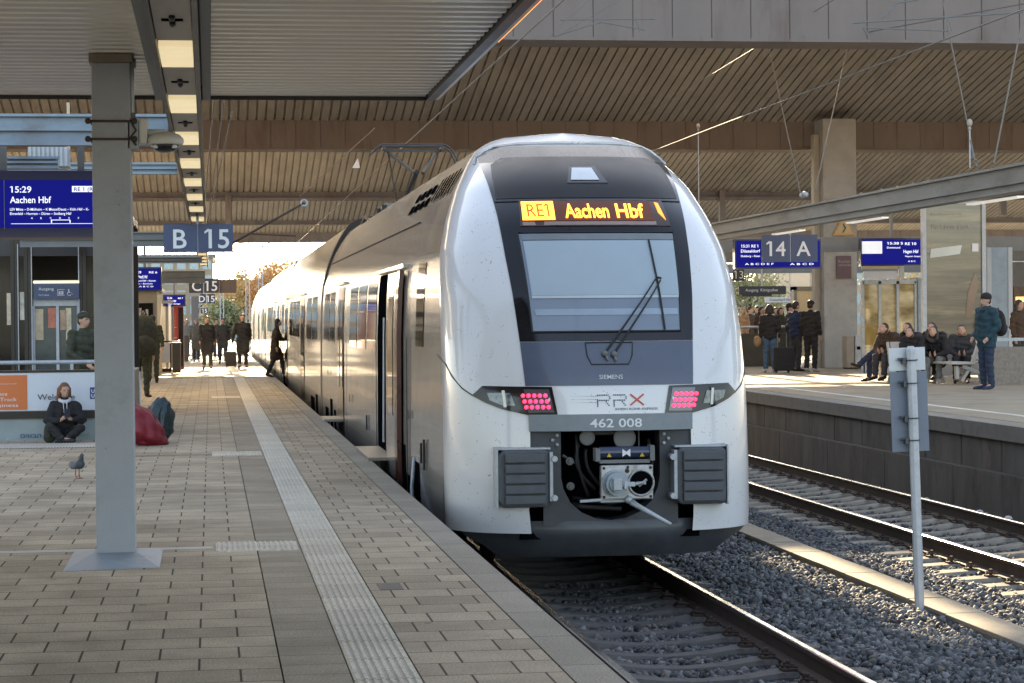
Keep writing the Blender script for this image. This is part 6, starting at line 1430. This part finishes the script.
wmn = person((atY(65, 430, sy).x, sy, 0), .12, 'woman with loose auburn hair and pale hoodie sitting on the ground holding a phone', J, 1.45, black_c, black_c, shoe_b, ('long', hair_b), hood=whoodie, vox=.011, fem=True, look=.25, tilt=-.12, bulk=.022)
ph = MB().box(-.035, .035, -.006, .006, -.07, .07).build('phone', black_gloss, bevel=.005); ph.location = (atY(67, 412, sy-.36).x, sy-.36, .40); ph.rotation_euler = (R(-35), 0, .1); tag(ph, 'dark phone held by the seated woman in both hands', 'phone')
bp0 = (atY(56, 436, 30.6).x-.02, 30.45, 0)
def pack(loc, rz, m, lab, s=1., strap=True, light=None, name='backpack'):
    t = thing(name, (0, 0, 0), lab, 'backpack')
    g = MB(); g.ell((0, 0, .26), (.17, .11, .26), 16, 10); g.ell((0, .03, .12), (.16, .12, .13), 14, 8); link_mesh('pack_body', bake(g, .02, 3), m, t)
    g = MB(); g.ell((0, .10, .16), (.12, .06, .11), 12, 8); g.build('front_pocket', m, t, smooth=True)
    g = MB()
    for x in (-.09, .09): g.tube([(x, -.08, .46), (x, -.17, .42), (x, -.18, .25), (x, -.10, .06)], .016, 6)
    g.tube([(-.03, -.02, .50), (0, -.02, .56), (.03, -.02, .50)], .01, 6); g.build('strap', m, t)
    if light is not None: g = MB(); g.bar((-.11, .155, .20), (.11, .14, .13), .012, .03); g.build('reflective_stripe', light, t)
    for c in kids(t): c.data.transform(Matrix.Scale(s, 4))
    t.location = Vector(loc); t.rotation_euler = (0, 0, rz); return t
camo_pack = mat('camouflage_pack', (.04, .043, .03), .9, var=.45, vs=12, bump=.4, bs=22, dirt=(.02, .02, .015), ds=8)
pack((atY(50, 430, 30.55).x, 30.55, 0), 2.6, dgreen, 'small dark green bag on the ground beside the seated woman', .55)
# --- soldiers
J = stand_j(); J['wL'] = V3(.10, -.28, .98); J['wR'] = V3(-.10, -.28, .98); J['eL'] = V3(.26, -.06, 1.14); J['eR'] = V3(-.26, -.06, 1.14)
person((atY(83.5, 330, 33.6).x, 33.6, 0), .55, 'soldier in camouflage and cap leaning over the handrail, left of the grey column', J, 1.77, olive_c, olive_c, shoe_b, ('short', hair_d), ('cap', olive_c), look=.3)
J = stand_j(); J['hed'] += V3(0, -.03, -.01)
lp = at_feet(142, 397.5); person(lp, 2.9, 'soldier in camouflage seen from behind with a huge rucksack beside the grey column', J, 1.76, olive_c, olive_c, shoe_b, ('short', hair_d))
pack((lp[0]+.08, lp[1]-.34, .86), math.pi, camo_pack, 'huge dark camouflage rucksack carried by the soldier behind the grey column', 1.75)
lp = at_feet(153, 383); J = walk_j(-1, .12); person(lp, 3.3, 'second dark clad soldier walking away, just right of the rucksack', J, 1.78, olive_c, olive_c, shoe_b, ('short', hair_d), ('cap', olive_c))
# --- walkers
person(at_feet(207.5, 369.5), .0, 'man in open black coat walking toward the camera, left of the suitcase', walk_j(1), 1.78, black_c, char_c, shoe_b, coat=.75)
person(at_feet(196.5, 362), .1, 'grey-coated walker partly behind the man in the black coat', walk_j(-1), 1.70, cloth('grey_coat_cloth', (.14, .13, .11)), char_c, shoe_b, ('bob', hair_g), coat=.8, fem=True)
person(at_feet(223, 364), .0, 'walker in dark jacket between the man in the black coat and the suitcase man', walk_j(1), 1.72, char_c, char_c, shoe_b, ('short', hair_d), coat=.5)
person(at_feet(217, 359), .1, 'farther walker seen over the shoulder of the man in the black coat', walk_j(-1), 1.70, brown_c, char_c, shoe_b)
person(at_feet(186.5, 356), .1, 'distant figure in pale jacket by the far litter bin', walk_j(-1), 1.70, grey_c, char_c, shoe_b, ('bob', hair_l))
lp = at_feet(243, 368.5); J = walk_j(1, .16); J['wR'] = V3(-.33, .02, .86); J['eR'] = V3(-.28, .02, 1.12)
person(lp, -.05, 'broad man in black coat pulling a small suitcase beside the train', J, 1.84, black_c, black_c, shoe_b, ('short', hair_d), coat=.85)
def suitcase(loc, rz, m, lab, s=1., handle=.95):
    t = thing('suitcase', (0, 0, 0), lab, 'suitcase')
    MB().box(-.2, .2, -.12, .12, .05, .58).build('shell', m, t, bevel=.035)
    g = MB(); g.tube([(-.11, .06, .58), (-.11, .06, handle), (.11, .06, handle), (.11, .06, .58)], .011, 6); g.build('pull_handle', mid_steel, t)
    for x in (-.15, .15): 
        g = MB(); a = np.linspace(0, 2*math.pi, 17)[:-1]; g.loft([[(x+d, .06+.035*math.cos(q), .035+.035*math.sin(q)) for q in a] for d in (-.015, .015)]); g.build('wheel', rubber, t)
    for z in (.2, .42): MB().box(-.19, .19, -.128, -.12, z, z+.012).build('ridge', rubber, t)
    for c in kids(t): c.data.transform(Matrix.Scale(s, 4))
    t.location = Vector(loc); t.rotation_euler = (0, 0, rz); return t
sp_ = at_feet(231, 367.5); suitcase(sp_, .0, char_c, 'dark upright suitcase at the broad man\'s hand on the left platform', .95)
# --- woman boarding
J = stand_j(); lean = .10
for q in ('wst', 'chs', 'nek', 'hed', 'sL', 'sR', 'eL', 'eR', 'wL', 'wR'): J[q] = J[q]+V3(0, -.0-(J[q][2]-.95)*.14, 0)
J['kL'] += V3(0, -.18, .06); J['aL'] = V3(.09, -.26, .14); J['tL'] = V3(.09, -.38, .10); J['kR'] += V3(0, .06, 0); J['aR'] = V3(-.1, .22, .10); J['tR'] = V3(-.1, .08, .03); J['wL'] = V3(.16, -.42, 1.1); J['eL'] = V3(.24, -.18, 1.14)
lp = at_feet(275, 377); person((lp[0], lp[1], 0), 1.5, 'woman in dark brown coat stepping toward an open train door', J, 1.66, brown_c, black_c, shoe_b, ('bob', hair_d), coat=.8, fem=True)
hb = MB(); hb.ell((0, 0, 0), (.07, .15, .12), 14, 8); hb = hb.build('handbag', mat('tan_leather', (.28, .13, .05), .45), smooth=True); hb.location = (lp[0]+.42, lp[1]-.1, .92); tag(hb, 'tan handbag held by the woman stepping toward the train', 'bag')
# --- right platform: standing group
Z = Z14
def pz(px, py): return at_feet(px, py, Z)
lp = pz(770, 372.5); J = stand_j(); person(lp, 2.9, 'woman with bun, black jacket and wide blue jeans seen from behind on the opposite platform', J, 1.70, black_c, jean, shoe_w, ('bob', hair_d), fem=True)
hb = MB(); hb.ell((0, 0, 0), (.10, .07, .14), 14, 8); hb = hb.build('handbag', fur_c, smooth=True); hb.location = (lp[0]-.33, lp[1]-.05, Z+.78); tag(hb, 'small tan bag hanging at the left of the woman in blue jeans', 'bag')
sp_ = pz(783.5, 373); suitcase(sp_, .2, black_c, 'black suitcase standing between the woman in blue jeans and the men', 1.1, .9)
J = stand_j(); J['wL'] = V3(.12, -.22, 1.05); person(pz(796, 371.5), 2.0, 'man in dark navy jacket bending his head, left of the man in the black cap', J, 1.78, navy_c, char_c, shoe_b, ('short', hair_d))
J = stand_j(); person(pz(811, 372), 2.4, 'man in black cap and black jacket, rightmost of the standing group', J, 1.80, black_c, black_c, shoe_w, ('short', hair_d), ('cap', black_c))
J = stand_j(); person(pz(790, 368), 1.2, 'person in black beanie and dark coat behind the black suitcase', J, 1.74, black_c, char_c, shoe_b, ('short', hair_d), ('beanie', black_c))
person(pz(762, 366), .4, 'person in brown coat half hidden behind the woman in blue jeans', stand_j(), 1.68, brown_c, char_c, shoe_b, ('bob', hair_d), coat=.5)
person(pz(781, 365), .2, 'long-haired figure farther behind the suitcase, under the hanging boards', stand_j(), 1.66, dgreen, char_c, shoe_b, ('long', hair_d))
# crowd behind the railing
for i, (px, Yc, c, hm, lab) in enumerate(((743, 70, fur_c, hair_l, 'blond figure in tan coat at the crowd\'s left end, against the train flank'), (750, 74, brown_c, hair_d, 'dark-haired figure in brown coat, second in the crowd beyond the railing'), (757, 78, char_c, hair_d, 'charcoal-clad figure in the crowd straight below the hanging board'), (766, 82, grey_c, hair_g, 'grey-clad grey-haired figure in the crowd under the far station sign'), (776, 80, navy_c, hair_d, 'navy-clad figure in the crowd beyond the railing'), (789, 84, brown_c, hair_l, 'blond figure in brown, rightmost of the crowd beyond the railing'))):
    person((atY(px, 330, Yc).x, Yc, Z), (i*1.7) % 3-1, lab, stand_j(), 1.70+.03*(i % 3), c, char_c, shoe_b, (('bob', 'short')[i % 2], hm), vox=.022, group='crowd beyond the railing')
# --- seated travellers on the bench (facing left/front)
def sit_j(lean=.1, cross=False, phone=True):
    J = stand_j(); dzs = -.47
    for q in ('pel', 'wst', 'chs', 'nek', 'hed', 'sL', 'sR', 'eL', 'eR', 'wL', 'wR', 'hL', 'hR'): J[q] = J[q]+V3(0, 0, dzs)
    for q in ('wst', 'chs', 'nek', 'hed', 'sL', 'sR', 'eL', 'eR', 'wL', 'wR'): J[q] = J[q]+V3(0, -(J[q][2]-.48)*lean*2.2, -(J[q][2]-.48)*lean*.3)
    J['kL'] = V3(.12, -.44, .50); J['kR'] = V3(-.12, -.44, .50); J['aL'] = V3(.12, -.46, .09); J['aR'] = V3(-.12, -.46, .09); J['tL'] = V3(.13, -.60, .035); J['tR'] = V3(-.13, -.60, .035)
    if cross: J['kL'] = V3(-.02, -.46, .62); J['aL'] = V3(-.16, -.72, .36); J['tL'] = V3(-.18, -.85, .38)
    if phone:
        J['wL'] = J['chs']+V3(.05, -.27, -.24); J['wR'] = J['chs']+V3(-.05, -.27, -.26); J['hed'] = J['hed']+V3(0, -.07, -.05); J['eL'] = J['sL']+V3(.07, -.08, -.26); J['eR'] = J['sR']+V3(-.07, -.08, -.26)
        J['fL'] = V3(0, -.5, .6); J['fR'] = V3(0, -.5, .6)
    return J
by = bY-.02
def seat_at(px): return (atY(px, 365, by).x, by-.0, Z)
person((atY(889, 365, 46.2).x, 46.2, Z), -1.15, 'traveller in olive jacket and pink scarf sitting with crossed legs, leftmost on the bench', sit_j(.08, True), 1.72, dgreen, navy_c, shoe_b, ('short', hair_g), scarf=pink_c, tilt=.35, bulk=.02)
person(seat_at(918), -.75, 'seated traveller in black jacket bent over a phone, behind the sign plates', sit_j(.22), 1.72, black_c, black_c, shoe_b, ('short', hair_d), tilt=.5, bulk=.02)
person(seat_at(938), -.55, 'long-haired seated traveller in black jacket and grey trousers looking down', sit_j(.24), 1.74, black_c, grey_c, shoe_w, ('long', hair_d), fem=True, tilt=.6, bulk=.02)
person(seat_at(962), -.35, 'seated traveller with tan collar, rightmost on the bench', sit_j(.12), 1.74, char_c, black_c, shoe_b, ('short', hair_d), scarf=fur_c, tilt=.4, bulk=.02)
for px_, dy_, rz_, c_, hr_, lab_ in ((905, .75, -1.0, brown_c, ('short', hair_d), 'traveller in dark brown jacket sitting in the back row, behind the cross-legged one'), (928, .8, -.9, char_c, ('bob', hair_d), 'back-row traveller with bobbed hair between the two bent over phones'), (950, .8, -.7, black_c, ('long', hair_d), 'back-row traveller with long dark hair left of the tan collar')):
    person((atY(px_, 365, by).x, by+dy_, Z+.06), rz_, lab_, sit_j(.16), 1.74, c_, char_c, shoe_b, hr_, tilt=.4, bulk=.02)
q = atY(899, 343, 45.8); o = MB().box(-.06, .06, -.05, .05, -.08, .1).build('white_cup', letter, bevel=.02); o.location = (atY(881, 345, 45.6).x, 45.6, Z+.62); tag(o, 'small white paper bag beside the cross-legged traveller', 'bag')
# seat under the leftmost traveller
t = thing('platform_bench', (atY(889, 370, 46.3).x, 46.3, Z), 'short metal seat under the cross-legged traveller, leftmost on the opposite platform', 'bench')
x = t.location.x; MB().box(x-.3, x+.45, 46.1, 46.55, Z+.38, Z+.43).build('seat', bench_m, t, bevel=.01); MB().box(x-.2, x-.12, 46.25, 46.4, Z, Z+.38).build('leg', bench_m, t); MB().box(x+.25, x+.33, 46.25, 46.4, Z, Z+.38).build('leg', bench_m, t)
# --- standing man in blue at right
lp = pz(987, 389.5); J = stand_j(); J['wR'] = V3(-.20, -.14, .96); J['eR'] = V3(-.25, .03, 1.15); J['wL'] = V3(.20, -.12, .96); J['eL'] = V3(.25, .05, 1.15)
person(lp, -1.25, 'man in dark teal parka, black beanie and jeans wearing a black backpack', J, 1.80, teal_c, djean, djean, ('short', hair_d), ('beanie', black_c), coat=.25, vox=.014, hood=teal_c, bulk=.025)
pack((lp[0]+.27, lp[1]+.07, Z+1.0), -1.25+.0, black_c, 'black backpack with a white stripe on the back of the man in the teal parka', .95, light=letter)
person((atY(1019, 345, 47).x, 47, Z), .6, 'person in dark coat cut off by the right picture edge, behind the parapet', stand_j(), 1.72, brown_c, char_c, shoe_b, ('long', hair_d))
person((atY(1009, 345, 52).x, 52, Z), -.6, 'person in reddish jacket between the steel column and the right picture edge', stand_j(), 1.66, cloth('dull_red_jacket', (.16, .04, .03)), char_c, shoe_b, ('short', hair_d))
# person behind glass at far left
person((atY(4, 340, 42).x, 40.6, 0), .3, 'dim figure inside the dark glass house at the far left edge', stand_j(), 1.7, char_c, char_c, shoe_b, ('bob', hair_d))
# --- pigeon
pgn = at_feet(78, 478.5); t = thing('pigeon', (0, 0, 0), 'grey pigeon walking on the pavers left of the grey column', 'bird')
g = MB(); cap(g, V3(0, -.05, .15), V3(0, .07, .125), .052, .035, 12); cap(g, V3(0, -.06, .165), V3(0, -.085, .225), .036, .024, 10); g.ell((0, -.095, .24), (.022, .028, .024), 12, 8); cap(g, V3(0, .07, .12), V3(0, .15, .10), .028, .012, 8)
link_mesh('body', bake(g, .006, 3), mat('pigeon_grey', (.06, .075, .09), .55, var=.35, vs=20), t)
for s in (-1, 1):
    g = MB(); g.ell((s*.048, .03, .14), (.014, .085, .04), 12, 8); g.build('wing', mat('pigeon_wing', (.10, .12, .14), .6, var=.5, vs=16), t, smooth=True)
    g = MB(); g.tube([(s*.02, .01, .11), (s*.02, .015, .05), (s*.02, .0, .008)], .006, 6)
    for d in (-.018, 0, .018): g.tube([(s*.02, .0, .006), (s*.02+d, -.035, .004)], .004, 5)
    g.build('leg', mat('pigeon_leg', (.4, .12, .1), .6), t)
g = MB(); g.tube([(0, -.118, .238), (0, -.142, .230)], .006, 6, r2=.002); g.build('beak', mid_steel, t)
t.location = Vector(pgn); t.rotation_euler = (0, 0, .5)
# ================================================================== BACKDROP BEYOND THE HALL
def block(name, px0, px1, ptop, Y, d, m, lab, wm, nx=10, nz=4, cat='building'):
    a = atY(px0, 330, Y); b = atY(px1, ptop, Y); t = thing(name, ((a.x+b.x)/2, Y, BED), lab, cat)
    MB().box(a.x, b.x, Y, Y+d, BED, b.z).build('wall', m, t); MB().box(a.x-.4, b.x+.4, Y-.3, Y+d+.3, b.z, b.z+.5).build('roof', mid_steel, t)
    H_ = b.z-0; 
    for i in range(nx):
        for j in range(nz):
            x0 = a.x+(b.x-a.x)*(i+.15)/nx; x1 = a.x+(b.x-a.x)*(i+.85)/nx; z0 = H_*(j+.25)/nz; z1 = H_*(j+.85)/nz
            MB().box(x0, x1, Y-.06, Y+.02, z0, z1).build('window', wm, t)
    return t
pale_glass = mat('pale_glass_facade', (.36, .45, .48), .25, coat=.5, var=.15, vs=.15)
bl_w = mat('bluish_windows', (.28, .40, .45), .15, coat=.8, var=.2)
block('glass_building', 196, 262, 283, 300, 25, pale_glass, 'pale bluish glass building beyond the left platform end, behind the walkers', bl_w, 9, 4)
block('office_building', 262, 345, 300, 330, 25, mat('pale_office', (.45, .46, .44), .6, var=.1), 'low pale office building behind the glass building, by the train tail', bl_w, 9, 3)
block('office_block', 700, 800, 285, 260, 25, mat('white_office', (.55, .56, .55), .6, var=.1), 'white office block glimpsed far beyond the crowd right of the train', bl_w, 9, 3)
block('brick_block', 810, 1060, 250, 240, 25, mat('tan_facade', (.42, .34, .24), .7, var=.1), 'tan facade far beyond the opposite platform at the right', bl_w, 12, 4)
block('sky_screen_block', 60, 213, 258, 300, 30, mat('tan_screen_wall', (.34, .27, .18), .7, var=.15), 'tan terminal building at the far end behind the hanging C 15 and D 15 signs', bl_w, 12, 5)  # added block keeps bright sky out of the train side reflections
block('long_depot', -60, 60, 292, 280, 25, mat('grey_depot', (.3, .3, .3), .7, var=.1), 'grey depot building far behind the left kiosk', bl_w, 10, 2)
# trees
leafA = mat('autumn_leaves_orange', (.50, .30, .12), .7, var=.3, vs=1.5); leafB = mat('autumn_leaves_gold', (.52, .40, .18), .7, var=.3, vs=1.5); leafG = mat('olive_leaves', (.26, .27, .14), .7, var=.3, vs=1.5); bark = mat('bark', (.09, .07, .05), .9, var=.3)
def tree(x, y, h, w, m, lab, seed):
    rnd = np.random.default_rng(seed); t = thing('tree', (x, y, BED), lab, 'tree', 'trees beyond the hall'); g = MB()
    g.tube([(x, y, BED), (x+.1, y, BED+h*.35), (x-.1, y, BED+h*.7)], .3, 8, r2=.1)
    for k in range(9):
        a = rnd.uniform(0, 6.28); z0 = BED+h*rnd.uniform(.25, .6); g.tube([(x, y, z0), (x+math.cos(a)*w*.3, y+math.sin(a)*w*.3, z0+h*.18)], .09, 5, r2=.03)
    g.build('trunk', bark, t)
    cl = [(rnd.normal(size=3)*np.array([w*.24, w*.24, h*.15])+np.array([x, y, BED+h*.62])) for _ in range(26)]
    n = 5200; ci = rnd.integers(0, len(cl), n); P = np.array(cl)[ci]+rnd.normal(size=(n, 3))*w*.075
    V = []; Fc = []
    for i, p in enumerate(P):
        a = rnd.normal(size=3); a /= np.linalg.norm(a); b = np.cross(a, rnd.normal(size=3)); b /= np.linalg.norm(b); s = rnd.uniform(.08, .2)
        V += [tuple(p+a*s), tuple(p+b*s*.7), tuple(p-a*s), tuple(p-b*s*.7)]; Fc.append((4*i, 4*i+1, 4*i+2, 4*i+3))
    g = MB(); g.add(V, Fc); g.build('crown', m, t, fixn=False)
def pxX(px, Y): return atY(px, 320, Y).x
tree(pxX(272, 225), 225, 9.5, 7, leafA, 'orange autumn tree between the far masts, just left of the train tail', 1)
tree(pxX(292, 240), 240, 9.0, 7, leafB, 'golden tree right of the orange one, directly over the train roof', 2)
tree(pxX(246, 235), 235, 8.0, 6, leafB, 'smaller golden tree left of the orange one beside a mast', 3)
tree(pxX(322, 232), 232, 8.6, 7, leafA, 'orange tree mostly hidden behind the train roof', 4)
tree(pxX(228, 210), 210, 5.0, 5, leafG, 'olive low tree behind the walkers at platform level', 5)
tree(pxX(750, 225), 225, 8.0, 8, leafG, 'olive tree behind the crowd just right of the train', 6)
tree(pxX(905, 215), 215, 8.5, 8, leafB, 'golden tree far behind the glass waiting shelter', 7)
# catenary masts
def mast(px, Y, top, lab, arms=True):
    x = pxX(px, Y); zt_ = atY(px, top, Y).z; t = thing('catenary_mast', (x, Y, BED), lab, 'mast', 'catenary masts beyond the hall')
    g = MB()
    for dx in (-.15, .15): g.box(x+dx-.035, x+dx+.035, Y, Y+.07, BED, zt_)
    for k in range(int((zt_-BED)/.5)): z = BED+k*.5; g.bar((x-.15, Y+.03, z), (x+.15, Y+.03, z+.5), .03, .03) if k % 2 else g.bar((x+.15, Y+.03, z), (x-.15, Y+.03, z+.5), .03, .03)
    g.build('lattice', galv, t)
    if arms:
        g = MB(); g.tube([(x, Y, zt_-1.2), (x+2.6, Y, zt_-.9)], .05, 6); g.tube([(x, Y, zt_-2.4), (x+2.6, Y, zt_-.9)], .04, 6); g.build('arm', galv, t)
mast(248, 180, 226, 'slim lattice catenary mast beyond the hall end, right of the C 15 sign'); mast(261, 165, 215, 'lattice mast left of the orange tree'); mast(222, 200, 232, 'far mast behind the B 15 sign'); mast(308, 195, 235, 'mast rising behind the train tail'); mast(279, 260, 255, 'most distant mast in front of the orange tree', False)

# ================================================================== LIGHT
AZ, EL = R(3), R(18)
sd = Vector((math.sin(AZ)*math.cos(EL), math.cos(AZ)*math.cos(EL), math.sin(EL)))
w = bpy.data.worlds.new('World'); sc.world = w; w.use_nodes = True; N = w.node_tree.nodes; L = w.node_tree.links
sky = N.new('ShaderNodeTexSky'); sky.sky_type = 'NISHITA'; sky.sun_disc = False; sky.sun_elevation = EL; sky.sun_rotation = AZ; sky.air_density = 1.; sky.dust_density = 1.5; sky.ozone_density = 1.
hs = N.new('ShaderNodeHueSaturation'); hs.inputs['Saturation'].default_value = .68; L.new(sky.outputs[0], hs.inputs['Color']); L.new(hs.outputs[0], N['Background'].inputs[0]); N['Background'].inputs[1].default_value = SKYS
sl = bpy.data.lights.new('sun', 'SUN'); sl.energy = SUNS; sl.angle = R(.6); sl.color = (1., .78, .49)
so = bpy.data.objects.new('sun', sl); COL.objects.link(so); so.rotation_euler = sd.to_track_quat('Z', 'Y').to_euler()
sc.view_settings.view_transform = 'Standard'; sc.view_settings.look = 'None'; sc.view_settings.exposure = EXPO; sc.view_settings.gamma = 1
cy = sc.cycles; cy.max_bounces = 7; cy.diffuse_bounces = 4; cy.glossy_bounces = 4; cy.transmission_bounces = 3; cy.caustics_reflective = False; cy.caustics_refractive = False; cy.sample_clamp_indirect = 6; cy.use_denoising = True
bpy.data.scenes.remove(TMP)
